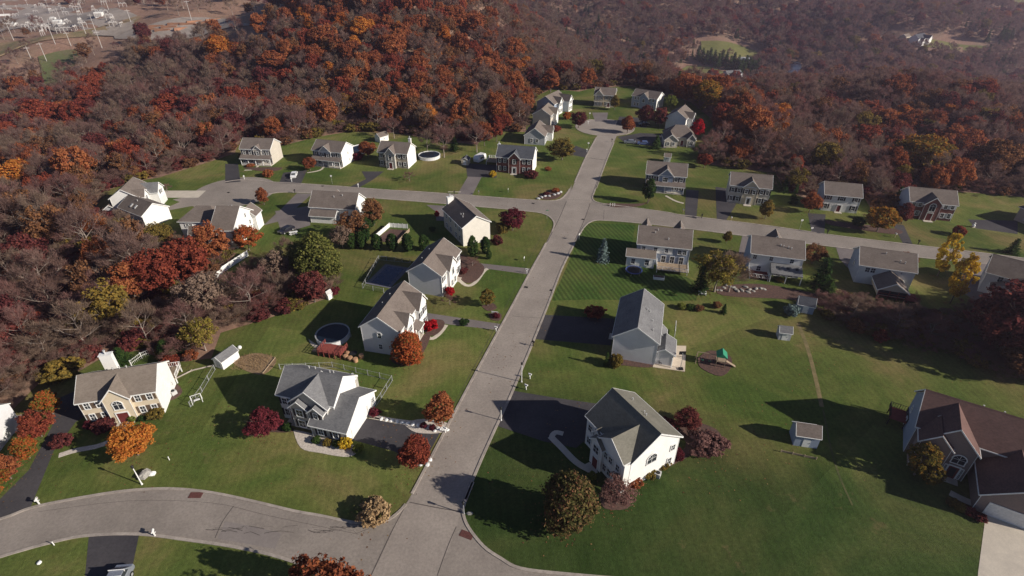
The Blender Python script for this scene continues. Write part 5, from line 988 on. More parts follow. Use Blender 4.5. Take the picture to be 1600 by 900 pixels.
# the clipped evergreen row and the narrow ones by the cream corner house
ARB = [(553, 388), (566, 388), (561, 370), (572, 362), (580, 354), (587, 345), (590, 390), (614, 391), (638, 393), (663, 391), (570, 378)]
for i, (a, b) in enumerate(ARB): T(a, b, 'arbor', 'green', 4.6+.4*(i % 3), 2.4, 'narrow clipped evergreen in the rows beside the white fenced pen', 'tree', 'arborvitae', 'clipped evergreens beside the white fenced pen')
T(739, 401, 'arbor', 'green', 6.2, 2.2, 'taller narrow evergreen against the cream end wall of the corner house', 'tree', 'arborvitae'); T(759, 397, 'arbor', 'green', 5.2, 2.0, 'narrow evergreen at the right of the cream end wall', 'tree', 'arborvitae'); T(764, 405, 'arbor', 'green', 3.0, 1.2, 'shortest narrow evergreen on the lawn by the cream corner house', 'tree', 'arborvitae')
T(676, 362, 'bush', 'green', 1.6, 1.8, 'dark green shrub behind the cream corner house', 'shrub')
# ------------------------------------------------------------------ woods
ROADS_CLEAR = CLEAR
def clear_of(x, y):
    ok = np.ones(x.shape, bool)
    for c, mg in ROADS_CLEAR:
        bb = (c[:, 0].min()-10, c[:, 0].max()+10, c[:, 1].min()-10, c[:, 1].max()+10)
        k = np.nonzero((x > bb[0]) & (x < bb[1]) & (y > bb[2]) & (y < bb[3]))[0]
        if len(k): ok[k] &= poly_dist(x[k], y[k], c)[0] > mg
    return ok
# how the wood is coloured where, judged on the photograph: px, py, radius, {kind: share}
ZONES = [(720, 90, 110, 'O', 1.5), (600, 60, 110, 'O', 1.5), (560, 130, 70, 'O', .9), (640, 170, 70, 'M', 1), (780, 190, 60, 'M', 1.1), (500, 30, 70, 'O', .8), (350, 75, 26, 'O', 3), (75, 175, 40, 'R', 2), (150, 140, 30, 'R', 1.6), (270, 180, 45, 'R', 1),
 (30, 275, 45, 'O', 1.6), (300, 110, 90, 'B', 1), (110, 60, 140, 'T', 1.6), (420, 130, 60, 'T', 1.5), (340, 200, 60, 'M', 1.2), (440, 110, 26, 'O', 1.5), (390, 200, 60, 'R', 1), (180, 240, 50, 'R', .8), (140, 250, 120, 'B', 1.2), (60, 420, 120, 'P', 1.6), (200, 400, 90, 'P', 1.2), (20, 500, 60, 'R', .5),
 (160, 500, 150, 'P', 1.5), (380, 470, 90, 'P', 1.6), (540, 170, 30, 'G', .8), (1080, 130, 60, 'O', 1.2), (1150, 170, 60, 'O', 1.8), (960, 135, 60, 'M', 1.6), (1190, 185, 45, 'O', 1.8), (1345, 205, 40, 'R', 1.6), (1400, 200, 45, 'O', 1.4), (1480, 190, 50, 'R', 1.2), (1250, 240, 110, 'P', 1.3), (1450, 240, 70, 'M', 1.6), (1540, 240, 60, 'M', 1.2),
 (1370, 130, 160, 'D', 1.2), (1560, 150, 110, 'D', 1.2), (880, 60, 95, 'T', 4), (960, 110, 60, 'T', 2.5), (1000, 40, 160, 'P', 1.6), (1240, 60, 60, 'r', 2), (1350, 20, 100, 'P', 1), (1400, 90, 150, 'D', 1.6), (925, 55, 32, 'g', 3), (1005, 80, 26, 'g', 3), (900, 20, 30, 'g', 1.5), (1120, 98, 40, 'g', 2.5), (1560, 60, 60, 'g', .8), (830, 120, 40, 'M', .8)]
MIX = {'O': dict(rust=6, red=2, orange=1.2, brown=2, bare=3, tan=1.5), 'R': dict(red=4, maroon=3, bare=3, rust=1.5), 'M': dict(rust=2.5, maroon=1.5, brown=1.8, bare=3, olive=.8, tan=1.8, pink=1, green=.4, orange=.4), 'B': dict(bare=5, pink=3.5, tan=2.5, maroon=.9, rust=1.0, brown=1.0, red=.4), 'P': dict(pink=5, bare=4.5, tan=2.5, maroon=.5, brown=.8, olive=.25, rust=.3),
       'T': dict(tan=5, bare=4, brown=.6, pink=1), 'D': dict(bare=6, pink=3, brown=1.2, maroon=1, olive=.5, green=.3, rust=.3), 'r': dict(maroon=4, red=1, bare=3), 'g': dict(green=6, bare=1), 'G': dict(green=2, rust=2, bare=1)}
KIND = ['rust', 'red', 'orange', 'brown', 'maroon', 'olive', 'green', 'bare', 'pink', 'tan']
def kinds_at(px, py, rnd):
    w = np.full((len(px), len(KIND)), .0); base = MIX['B']
    tot = np.full(len(px), .35)
    for k, v in base.items(): w[:, KIND.index(k)] += .35*v/sum(base.values())
    for (cx, cy, r, z, s) in ZONES:
        a = s*np.exp(-(((px-cx)/r)**2+((py-cy)/(r*.75))**2)); mx = MIX[z]; t = sum(mx.values())
        for k, v in mx.items(): w[:, KIND.index(k)] += a*v/t
    w /= w.sum(1)[:, None]; c = w.cumsum(1); u = rnd.uniform(size=len(px))[:, None]; return (u > c).sum(1).clip(0, len(KIND)-1)
rs = np.random.default_rng(21)
def scatter(n, x0, x1, y0, y1, mind):
    """blue-noise-ish points over a block"""
    k = int((x1-x0)/mind), int((y1-y0)/mind); gx_, gy_ = np.meshgrid(np.arange(k[0]), np.arange(k[1]))
    x = x0+(gx_.ravel()+rs.uniform(0, 1, gx_.size))*mind; y = y0+(gy_.ravel()+rs.uniform(0, 1, gy_.size))*mind; return x, y
def visible_band(x, y, z, m=60):
    px, py = proj(x, y, z+6); return (px > -m-120) & (px < 1600+m+120) & (py > -m*2) & (py < 960) & (y > 20)
P1 = scatter(0, -420, 420, 30, 430, 6.0); P2 = scatter(0, -750, 750, 430, 900, 7.6); P3 = scatter(0, -1100, 1300, 900, 1500, 11.5)
pts = []
for (x, y), hs in ((P1, (9, 14)), (P2, (10, 15)), (P3, (13, 20))):
    z = hgt(x, y); d = poly_dist(x, y)[0]; k = (d > 1.4) & visible_band(x, y, z); x, y, z, d = x[k], y[k], z[k], d[k]
    k = clear_of(x, y); x, y, z, d = x[k], y[k], z[k], d[k]
    H = rs.uniform(hs[0]*.75, hs[1]*1.08, len(x))*np.where(d < 8, .78, 1); pts.append(np.stack([x, y, z, H, d], 1))
F = np.concatenate(pts)
# thin the wood on the dry slope round the substation and below it
px, py = proj(F[:, 0], F[:, 1], F[:, 2])
thin = ((px < 205) & (py < 118) & (rs.uniform(size=len(F)) < .93)) | ((px < 260) & (py < 165) & (py >= 118) & (rs.uniform(size=len(F)) < .5)) | ((px > 170) & (px < 430) & (py < 84) & (rs.uniform(size=len(F)) < .9)) | ((px < 460) & (px > 380) & (py < 60) & (rs.uniform(size=len(F)) < .5)) | ((py < 25) & (px < 200) & (rs.uniform(size=len(F)) < .5))
low = (px > 385) & (px < 520) & (py > 85) & (py < 160); F = F[~thin]; px, py = proj(F[:, 0], F[:, 1], F[:, 2]+6)
K = kinds_at(px, py, rs)
FEAT = [(75, 205, 'round', 'red', 15, 19, 'broad dark red oak at the far left of the wood'), (30, 305, 'round', 'orange', 13, 15, 'broad golden orange tree at the left edge of the wood'), (350, 100, 'round', 'orange', 15, 15, 'lone bright orange tree below the gravel lay down yard'),
 (432, 118, 'round', 'rust', 13, 16, 'rust orange tree on the near slope right of the lone orange one'), (150, 160, 'egg', 'red', 15, 11, 'upright red tree high in the left wood'), (345, 155, 'round', 'maroon', 11, 11, 'dark red tree in the middle of the slope above the beige porch house'), (545, 190, 'egg', 'autumn', 13, 10, 'orange and olive tree behind the blue grey porch house'),
 (410, 165, 'round', 'rust', 11, 11, 'rust tree half way up the slope behind the beige porch house'), (450, 145, 'round', 'red', 12, 12, 'red tree on the slope above the blue grey porch house'), (570, 70, 'round', 'orange', 14, 14, 'brightest orange tree high on the ridge'), (615, 100, 'round', 'rust', 15, 15, 'rust orange tree on the ridge right of the brightest one'),
 (740, 60, 'round', 'rust', 15, 16, 'rust orange tree near the ridge top'), (860, 145, 'egg', 'rust', 12, 11, 'rust tree behind the farthest dark ended house'), (830, 140, 'egg', 'maroon', 12, 10, 'dark red tree left of the rust tree behind the far houses'),
 (1070, 165, 'round', 'rust', 15, 15, 'large rust tree just behind the far turning circle houses'), (1100, 175, 'round', 'autumn', 14, 13, 'golden olive tree right of the large rust one behind the turning circle'), (1170, 225, 'round', 'rust', 15, 14, 'rust orange tree standing out in the wood behind the right street'), (1212, 205, 'round', 'orange', 13, 12, 'orange tree right of the rust one in the right wood'),
 (1195, 180, 'round', 'red', 12, 12, 'red crown above the orange tree in the right wood'), (1342, 248, 'round', 'red', 15, 13, 'bright red oak in the wood behind the plain white house'), (1372, 212, 'round', 'rust', 13, 12, 'rust red crown just beyond the bright red oak'), (1415, 215, 'round', 'rust', 13, 12, 'rust crown between the bright red oak and the broad one'),
 (1480, 262, 'round', 'rust', 18, 19, 'broad rust red oak behind the arched brick house'), (1430, 278, 'round', 'autumn', 15, 17, 'broad olive and orange tree behind the arched brick house'), (1540, 285, 'round', 'brown', 15, 14, 'brown leaved tree behind the dark driveway at the right'), (1475, 200, 'round', 'orange', 11, 10, 'small golden tree above the broad rust red oak'),
 (1280, 275, 'round', 'olive', 12, 10, 'olive tree behind the evergreens of the right street'), (270, 190, 'round', 'red', 13, 15, 'red tree low on the slope above the left turning circle'), (212, 250, 'conifer', 'green', 9, 7, 'dark evergreen alone in the wood left of the turning circle'), (160, 250, 'round', 'maroon', 11, 11, 'dark red tree left of the lone evergreen in the wood'),
 (330, 500, 'loose', 'tan', 11, 10, 'pale branched tree in the thicket above the white garden shed'), (90, 480, 'bare', 'bare', 14, 11, 'tall bare tree with pale trunk in the lower left wood'), (140, 550, 'bare', 'tan', 11, 9, 'tan bare tree behind the chimney of the cream house'), (60, 440, 'round', 'maroon', 12, 10, 'dark red tree in the lower left wood')]
for (a, b, sh, lm, H, Wd, l) in FEAT: T(a, b, sh, lm, H, Wd, l, name=None if sh in ('conifer', 'bare') else 'woodland_tree', flat=0)
for i in range(16):
    t = i/15; T(1090+92*t, 92+20*t+(i % 3)*3, 'conifer', 'green', 15, 11, 'dark evergreen in the belt below the upper far field', group='evergreen belt below the far field', flat=0)
for i in range(9): T(1150+i*4, 112+(i % 2)*4, 'conifer', 'green', 13, 10, 'dark evergreen in the belt right of the far farmhouse', group='evergreen belt right of the far farmhouse', flat=0)
yd = np.array(YARD)
near = np.array([(((yd[:, 0]-a)**2+(yd[:, 1]-b)**2) < (yd[:, 2]+1.6)**2).any() for a, b in F[:, :2]]); F, K, px, py = F[~near], K[~near], px[~near], py[~near]
hs_ = np.array(HOUSES); nh = np.array([((hs_[:, 0]-a)**2+(hs_[:, 1]-b)**2 < (hs_[:, 2]+h_*.33+1.5)**2).any() for a, b, h_ in zip(F[:, 0], F[:, 1], F[:, 3])]); F, K, px, py = F[~nh], K[~nh], px[~nh], py[~nh]
tp = proj  # keep the view lines to the measured trees of the wood edge open, as in the photograph
hid = np.zeros(len(F), bool); fd = np.hypot(F[:, 0], F[:, 1]); fx, fy = proj(F[:, 0], F[:, 1], F[:, 2]+F[:, 3]*.85)
for (x, y, z, H, Wd) in TALL:
    if H < 5: continue
    cx, cy = proj(x, y, z+H*.45); d0 = math.hypot(x, y); rp = Wd*.5*FPX/math.hypot(d0, 60); hid |= (fd < d0) & (fd > d0-60) & (abs(fx-cx) < rp*1.05) & (fy < cy+rp*.2) & (fy > cy-rp*2.5)
F, K, px, py = F[~hid], K[~hid], px[~hid], py[~hid]
dist = np.sqrt(F[:, 0]**2+F[:, 1]**2+(CAMH-F[:, 2])**2)
inf = (px > -20) & (px < 1620) & (py > 0) & (py < 930)
size = F[:, 3]/dist*np.where(inf, 1, 0); size[dist > 420] = 0
order = np.argsort(-size); NIND = 200
own = set(order[:NIND].tolist())
def region(px, py):
    if px < 560 and py > 360: return 'the near wood on the left'
    if px < 380: return 'the wood beyond the left turning circle'
    if px < 830: return 'the wood behind the left cross street'
    if px < 1120: return 'the wood behind the far turning circle'
    return 'the wood behind the right cross street'
ADJ = dict(rust='rust orange', red='bright red', orange='golden orange', brown='brown leaved', maroon='dark red', olive='olive green', green='dark evergreen', bare='bare grey brown', pink='bare pinkish', tan='bare pale tan')
SH = dict(rust='round', red='round', orange='egg', brown='loose', maroon='loose', olive='round', green='conifer', bare='bare', pink='bare', tan='bare')
for i in order[:NIND]:
    k = KIND[K[i]]; x, y, z, H, d = F[i]; sh = SH[k]; Wd = H*rs.uniform(.6, .82)*(.6 if sh == 'conifer' else 1)
    if k == 'maroon' and rs.uniform() < .5: sh = 'round'
    rg = region(px[i], py[i])
    place_tree(x, y, z-.2, sh, k, H*(.8 if sh == 'conifer' else 1), Wd, f'{ADJ[k]} tree standing in {rg}', 'tree', {'conifer': 'conifer_tree', 'bare': 'bare_tree'}.get(sh, 'woodland_tree'), f'{ADJ[k]} trees in {rg}', seed=int(rs.integers(1, 4)))
# everything farther off is one mass, scattered as instances
src = bpy.data.collections.new('wood_sources'); names = []
for k in KIND:
    for sd in (1, 2):
        tm, cm = tree_mesh(SH[k] if k != 'maroon' else 'round', sd, k, 'palebark' if SH[k] in ('bare', 'loose') else 'bark')
        vs = [tuple(v.co) for v in cm.vertices]; j = bpy.data.meshes.new('source_tree')
        nv = len(cm.vertices); fs = [tuple(p.vertices) for p in cm.polygons]; tv = [tuple(v.co) for v in tm.vertices]; tf = [tuple(q+nv for q in p.vertices) for p in tm.polygons]
        j.from_pydata(vs+tv, [], fs+tf); j.materials.append(cm.materials[0]); j.materials.append(tm.materials[0]); j.polygons.foreach_set('material_index', [0]*len(fs)+[1]*len(tf)); j.update()
        o = bpy.data.objects.new('t%02d' % len(names), j); src.objects.link(o); names.append(o.name)
rest = np.array([i for i in range(len(F)) if i not in own])
me = bpy.data.meshes.new('distant_forest'); me.from_pydata([(F[i, 0], F[i, 1], F[i, 2]-.3) for i in rest], [], [])
def attr(nm, tp, data):
    a = me.attributes.new(nm, tp, 'POINT'); a.data.foreach_set('value' if tp != 'FLOAT_VECTOR' else 'vector', data)
attr('pick', 'INT', (K[rest]*2+rs.integers(0, 2, len(rest))).astype(np.int32))
hh = F[rest, 3]; shp = np.array([SH[KIND[k]] for k in K[rest]]); con = shp == 'conifer'
wid = hh*rs.uniform(.64, .88, len(rest))*np.where(con, .62, 1); bw = np.where(con, 5, np.where(shp == 'bare', 7, np.where(shp == 'egg', 7, 8)))
hh = hh*np.where(con, .85, 1)
attr('size', 'FLOAT_VECTOR', np.stack([wid/bw, wid/bw, hh/10], 1).astype(np.float32).ravel()); attr('turn', 'FLOAT_VECTOR', np.stack([rs.normal(0, .04, len(rest)), rs.normal(0, .04, len(rest)), rs.uniform(0, 6.28, len(rest))], 1).astype(np.float32).ravel())
fo = put('distant_forest', me); tag(fo, 'autumn woods covering the slopes and the valley beyond the houses', 'woods', kind='stuff')
def scatter_nodes(ob, coll):
    ng = bpy.data.node_groups.new('scatter', 'GeometryNodeTree'); ng.interface.new_socket('Geometry', in_out='INPUT', socket_type='NodeSocketGeometry'); ng.interface.new_socket('Geometry', in_out='OUTPUT', socket_type='NodeSocketGeometry')
    a = ng.nodes.new('NodeGroupInput'); b = ng.nodes.new('NodeGroupOutput'); ip = ng.nodes.new('GeometryNodeInstanceOnPoints'); ci = ng.nodes.new('GeometryNodeCollectionInfo')
    ci.inputs['Collection'].default_value = coll; ci.inputs['Separate Children'].default_value = True; ci.inputs['Reset Children'].default_value = True; ip.inputs['Pick Instance'].default_value = True
    def na(n, t):
        q = ng.nodes.new('GeometryNodeInputNamedAttribute'); q.data_type = t; q.inputs['Name'].default_value = n; return [s for s in q.outputs if s.enabled and s.name == 'Attribute'][0]
    l = ng.links.new; l(a.outputs[0], ip.inputs['Points']); l(ci.outputs[0], ip.inputs['Instance']); l(na('pick', 'INT'), ip.inputs['Instance Index']); l(na('size', 'FLOAT_VECTOR'), ip.inputs['Scale'])
    er = ng.nodes.new('FunctionNodeEulerToRotation'); l(na('turn', 'FLOAT_VECTOR'), er.inputs[0]); l(er.outputs[0], ip.inputs['Rotation']); l(ip.outputs[0], b.inputs[0])
    md = ob.modifiers.new('scatter', 'NODES'); md.node_group = ng
scatter_nodes(fo, src)
# brush: undergrowth along the wood edge and the thicket right of centre
ub = bpy.data.collections.new('brush_sources')
for q, (lm, sd) in enumerate((('pink', 1), ('tan', 2), ('brown', 1), ('maroon', 2), ('olive', 1), ('bare', 3), ('green', 2))):
    if lm in ('pink', 'tan', 'bare'): m = tree_mesh('bare', sd, lm, 'palebark')[1].copy(); vv = np.empty(len(m.vertices)*3, np.float32); m.vertices.foreach_get('co', vv); vv = vv.reshape(-1, 3); vv[:, 2] = (vv[:, 2]-2.4)*.16; vv[:, :2] *= .2; m.vertices.foreach_set('co', vv.ravel()); m.update()
    else: m = tree_mesh('bush', sd, lm, 'bark')[1]
    o = bpy.data.objects.new('u%02d' % q, m); ub.objects.link(o)
def brush(name, pts_, picks, lo, hi, label):
    n = len(pts_); m = bpy.data.meshes.new(name); m.from_pydata(pts_, [], [])
    for nm, tp, dat in (('pick', 'INT', rs.choice(picks, n).astype(np.int32)), ('size', 'FLOAT_VECTOR', (rs.uniform(lo, hi, (n, 1))*np.array([1.3, 1.3, .9])).astype(np.float32).ravel()), ('turn', 'FLOAT_VECTOR', np.stack([np.zeros(n), np.zeros(n), rs.uniform(0, 6.28, n)], 1).astype(np.float32).ravel())):
        a = m.attributes.new(nm, tp, 'POINT'); a.data.foreach_set('value' if tp == 'INT' else 'vector', dat)
    o = put(name, m); tag(o, label, 'undergrowth', kind='stuff'); scatter_nodes(o, ub); return o
x, y = scatter(0, -260, 230, 40, 340, 2.8); d = poly_dist(x, y)[0]; z = hgt(x, y); k = (d > .3) & (d < 70) & visible_band(x, y, z, 10); k &= (rs.uniform(size=len(x)) < np.where(d < 14, 1, .35))
brush('undergrowth', [(a, b, c-.1) for a, b, c in zip(x[k], y[k], z[k])], [0, 0, 1, 1, 2, 5, 5, 3, 4], 2.0, 4.2, 'bare twiggy undergrowth and saplings on the wood floor and edges')
TH_PX = np.array([at(a, b)[:2] for a, b in [(1280, 474), (1325, 462), (1370, 476), (1400, 488), (1480, 492), (1560, 475), (1640, 480), (1640, 600), (1560, 590), (1500, 560), (1430, 545), (1360, 525), (1300, 505), (1275, 488)]])
x, y = scatter(0, 50, 160, 60, 130, 1.7); k = poly_dist(x, y, TH_PX)[1]
brush('thicket', [(a, b, 0) for a, b in zip(x[k], y[k])], [0, 0, 1, 1, 1, 2, 5, 5, 4], 1.3, 2.8, 'brown bramble thicket behind the screened porch house')
for (a, b, sh, lm, H, Wd, l) in ((1330, 500, 'bare', 'tan', 5.5, 5.5, 'pale bare tree at the left end of the bramble thicket'), (1395, 520, 'bare', 'bare', 6, 6, 'grey bare tree in the middle of the bramble thicket'), (1450, 530, 'bare', 'pink', 5.5, 6, 'pinkish bare tree in the right half of the bramble thicket'), (1372, 532, 'bush', 'red', 2.4, 3, 'small red bush on the lower edge of the bramble thicket'), (1500, 552, 'bush', 'olive', 3, 4.5, 'olive bush on the lower right edge of the bramble thicket')): T(a, b, sh, lm, H, Wd, l)
# trees standing outside the frame on the right that throw the long shade over the meadow
for (a, b, H) in ((1680, 560, 17), (1740, 600, 17), (1790, 530, 18), (1660, 520, 16), (1850, 580, 18)):
    x, y, _ = at(a, b); place_tree(x, y, 0, 'round', 'brown', H, H*.8, 'brown leaved tree just outside the right edge of the view shading the meadow', 'tree', 'woodland_tree', 'trees beyond the right edge')
# fallen leaves on the grass round the garden trees
fl = MB(); cols = 0
random.seed(31); lp = []
for (x, y, r) in YARD:
    if y < 190 and r > 1.8 and poly_dist(x, y)[1][0]:
        for i in range(int(40*r)):
            a = random.uniform(0, 6.28); q = r*abs(random.gauss(0, .9)); lp.append((x-.8+q*math.cos(a), y+.3+q*math.sin(a), .058+random.uniform(0, .02)))
for i in range(7000):
    x, y = random.uniform(-75, 85), random.uniform(52, 170)
    if poly_dist(x, y)[1][0] and math.sin(x*.21+2)*math.sin(y*.17)+random.uniform(-.7, .7) > .35: lp.append((x, y, .06))
lp = np.array(lp); nn = len(lp); th = rs.uniform(0, 6.28, nn); s_ = rs.uniform(.04, .10, nn); ax_ = np.stack([np.cos(th)*s_, np.sin(th)*s_, np.zeros(nn)], 1); bx_ = np.stack([-np.sin(th)*s_, np.cos(th)*s_, rs.uniform(-.02, .02, nn)], 1)
m_ = card_mesh('fallen_leaves', np.stack([lp-ax_-bx_, lp+ax_-bx_, lp+ax_+bx_, lp-ax_+bx_], 1).reshape(-1, 3)); m_.materials.append(leaf('fallen_leaf_litter', [(.10, .05, .03), (.19, .095, .045), (.22, .15, .07)], trans=0)); o = put('fallen_leaves', m_); tag(o, 'fallen autumn leaves scattered over the lawns and kerbs', 'leaves', kind='stuff')
print('FOREST', len(F), len(rest))
# ------------------------------------------------------------------ small things
def TH3(name, px, py, label, cat, rz=0, z=0, group=None):
    x, y, _ = at(px, py); return thing(name, (x, y, z), label, cat, group, R(rz))
def mailbox(px, py, rz, label, post='trim', box='trim'):
    o = TH3('mailbox', px, py, label, 'mailbox', rz); MB().box(-.07, .07, -.07, .07, -.1, 1.05).build('post', M[post], o)
    b = MB(); b.prism([(-.13, -.32, 1.06), (.13, -.32, 1.06), (.13, -.32, 1.22)]+[(.13*math.cos(t), -.32, 1.22+.13*math.sin(t)) for t in (R(45), R(90), R(135))]+[(-.13, -.32, 1.22)], (0, .62, 0)); b.build('box', M[box], o)
    MB().box(.131, .15, .05, .2, 1.2, 1.36).build('flag', M['dred'], o); MB().box(-.28, .28, -.05, .05, .8, .9).build('bracket', M[post], o)
mailbox(62, 788, 20, 'white mailbox beside the narrow dark driveway at the left'); mailbox(243, 838, 200, 'white mailbox right of the bottom dark driveway'); mailbox(828, 592, 60, 'white mailbox just right of the tall lamp post on the main road')
mailbox(822, 609, 60, 'white mailbox in front of the tall lamp post by the dark driveway'); mailbox(775, 518, -115, 'white mailbox at the end of the middle driveway left of the main road'); mailbox(833, 541, 60, 'dark mailbox with long shadow on the road by the shaded driveway', 'black', 'black'); mailbox(823, 427, -110, 'white mailbox at the end of the upper driveway left of the main road')
mailbox(696, 676, 60, 'mailbox among white stones where the garage driveway meets the road'); mailbox(710, 304, -5, 'dark mailbox left of the brick house driveway', 'black', 'black'); mailbox(748, 304, -5, 'pale mailbox right of the brick house driveway', 'wood', 'carsilver'); mailbox(456, 284, -5, 'white mailbox by the parked white car'); mailbox(560, 293, -5, 'white mailbox beside the third driveway of the left street')
mailbox(461, 302, 170, 'dark mailbox across the street from the parked white car', 'black', 'black'); mailbox(382, 280, 0, 'white mailbox beside the driveway by the woods'); mailbox(1067, 333, 0, 'pale mailbox left of the first driveway on the right street', 'wood', 'carsilver'); mailbox(1096, 341, 0, 'dark mailbox right of the first driveway on the right street', 'black', 'black')
mailbox(1142, 345, 0, 'small pale mailbox right of the second driveway on the right street', 'wood', 'trim'); mailbox(1292, 366, 0, 'dark mailbox right of the third driveway on the right street', 'black', 'black'); mailbox(1398, 371, 0, 'pale mailbox left of the fourth driveway on the right street', 'wood', 'trim'); mailbox(1434, 382, 0, 'dark mailbox right of the fourth driveway on the right street', 'black', 'black')
mailbox(919, 194, 90, 'white mailbox at the left of the far turning circle'); mailbox(956, 222, 90, 'black mailbox near the far end of the main road', 'black', 'black'); mailbox(917, 238, -90, 'white mailbox at the driveway near the far end of the main road'); mailbox(1592, 421, 180, 'dark mailbox at the right end of the cross street', 'black', 'black')
# lamp posts, street name posts and signs
def lamp(px, py, h, label, m='trim', head='black', arm=0, rz=0):
    o = TH3('street_lamp', px, py, label, 'lamp post', rz); MB().tube((0, 0, -.2), (0, 0, h), .09, .06, 8).tube((0, 0, 0), (0, 0, .3), .15, .12, 8).build('pole', M[m], o)
    b = MB().prism([(.16*math.cos(t), .16*math.sin(t), h+.02) for t in np.linspace(0, 2*math.pi, 6, endpoint=False)], (0, 0, .42)); b.tube((0, 0, h+.44), (0, 0, h+.62), .24, .03, 6); b.build('lantern', M[head], o)
lamp(222, 757, 3.7, 'white post by the grey boulder on the lawn above the curved street'); lamp(815, 597, 4.2, 'tall white lamp post with black lantern right of the main road'); lamp(783, 657, 2.6, 'shorter lamp post at the corner of the shaded dark driveway', 'trim')
lamp(725, 803, 2.2, 'small post whose shadow crosses the lower road corner', 'metal')
def sign(px, py, h, label, kind='street', rz=0):
    o = TH3('road_sign', px, py, label, 'road sign', rz); MB().tube((0, 0, -.2), (0, 0, h), .035, n=6).build('post', M['metal'], o)
    if kind == 'stop':
        P8 = [(.38*math.cos(R(22.5+45*i)), 0, h-.1+.38*math.sin(R(22.5+45*i))) for i in range(8)]
        MB().prism(P8, (0, .03, 0)).build('panel', M['pipe'], o); MB().prism([(p[0], .032, p[2]) for p in P8], (0, .006, 0)).build('face', M['dred'], o)
    elif kind == 'street':
        MB().box(-.4, .4, -.015, .015, h+.01, h+.2).build('panel', M['green'], o); MB().box(-.015, .015, -.4, .4, h+.22, h+.41).build('panel', M['green'], o)
    else: MB().box(-.3, .3, -.015, .015, h-.5, h).build('panel', M['trim'], o)
sign(579, 812, 2.2, 'road sign seen from behind in front of the tan ornamental grass', 'stop', 150); sign(854.5, 342, 2.6, 'street name post at the left corner of the crossroads'); sign(904.5, 376, 2.2, 'white marker post at the edge of the striped lawn', 'x', 60)
sign(1249, 359, 3.2, 'tall thin post beside the third driveway on the right street', 'x'); sign(1267, 363, 1.6, 'short white post beside the third driveway on the right street', 'x'); sign(519.5, 288, 3.2, 'thin white flagpole like post on the lawn below the blue grey porch house', 'x'); sign(794, 301, 1.5, 'small white post on the lawn in front of the brick house', 'x', 80); sign(819, 408, 1.3, 'small white post on the lawn above the upper driveway', 'x', 70)
sign(921, 188, 3.4, 'white post at the edge of the far turning circle', 'x'); sign(919, 232, 2.4, 'white post beside the driveway near the far end of the main road', 'x')
for i, px in enumerate((953, 957, 960)):
    x, y, _ = at(px, 322.5); o = MB().tube((0, 0, -.2), (0, 0, 1.15), .07, n=6).build('marker_post', M['trim']); o.location = (x, y, 0); tag(o, 'short white marker post in the little row at the crossroads corner', 'marker post', 'three marker posts at the crossroads')
for px, py, l in ((85, 852, 'short white marker post on the lawn below the curved street'), (265, 719, 'tiny white garden light on the lawn left of the crimson tree'), (800, 660, 0)):
    if l: x, y, _ = at(px, py); o = MB().tube((0, 0, -.1), (0, 0, .7), .06, n=6).ball((0, 0, .72), .09, 6, 4).build('marker_post', M['trim']); o.location = (x, y, 0); tag(o, l, 'marker post')
def rock(px, py, s, label, m='rock', group=None, cat='boulder', seed=0):
    rd = random.Random(seed+int(px)); x, y, _ = at(px, py); mb = MB().ball((0, 0, s[2]*.35), 1, 9, 6, 1, .16, rd); mb.v = [(a*s[0], b*s[1], (c-s[2]*.35)*s[2]*.5+s[2]*.35) for a, b, c in mb.v]
    o = mb.build('boulder', M[m]); o.location = (x, y, 0); o.rotation_euler = (0, 0, rd.uniform(0, 3)); tag(o, label, cat, group)
rock(227, 744, (1.1, .8, 1.1), 'grey boulder beside the white post above the curved street'); rock(239, 742, (.5, .4, .7), 'small white rock right of the grey boulder', 'trim'); rock(62, 880, (.3, .3, .4), 'small pale rock on the lower left lawn', 'trim'); rock(734, 803, (.5, .3, .35), 'small pale rock by the kerb at the lower road corner')
for i, (a, b) in enumerate(((841, 311), (846, 309), (852, 307), (858, 307), (866, 305), (872, 303), (876, 301))): rock(a, b, (.7, .5, .6), 'pale stone edging the corner bed at the crossroads', 'pipe', 'stones edging the crossroads corner bed', 'stone')
random.seed(8)
for i in range(16): rock(1122+i*4.6+random.uniform(-2, 2), 449+random.uniform(-4, 5)+i*.35, (random.uniform(.3, .8), random.uniform(.3, .6), random.uniform(.3, .6)), 'tan rock in the dry stream bed behind the tan bare tree', 'rock', 'rocks in the dry stream bed', 'stone')
for i in range(9): rock(680+i*2.4, 671+random.uniform(-2, 4), (.35, .3, .35), 'white stone at the mouth of the garage driveway', 'trim', 'white stones at the driveway mouth', 'stone')
for i in range(12): rock(596+i*8.2, 655+i*1.45, (.45, .3, .3), 'white stone in the edging behind the dark driveway', 'trim', 'white stones edging the dark driveway', 'stone')
for i, (a, b) in enumerate(((660, 716), (664, 722), (668, 727), (672, 719), (658, 726))): rock(a, b, (.4, .35, .4), 'white stone around the red tree beside the main road', 'trim', 'white stones below the red roadside tree', 'stone')
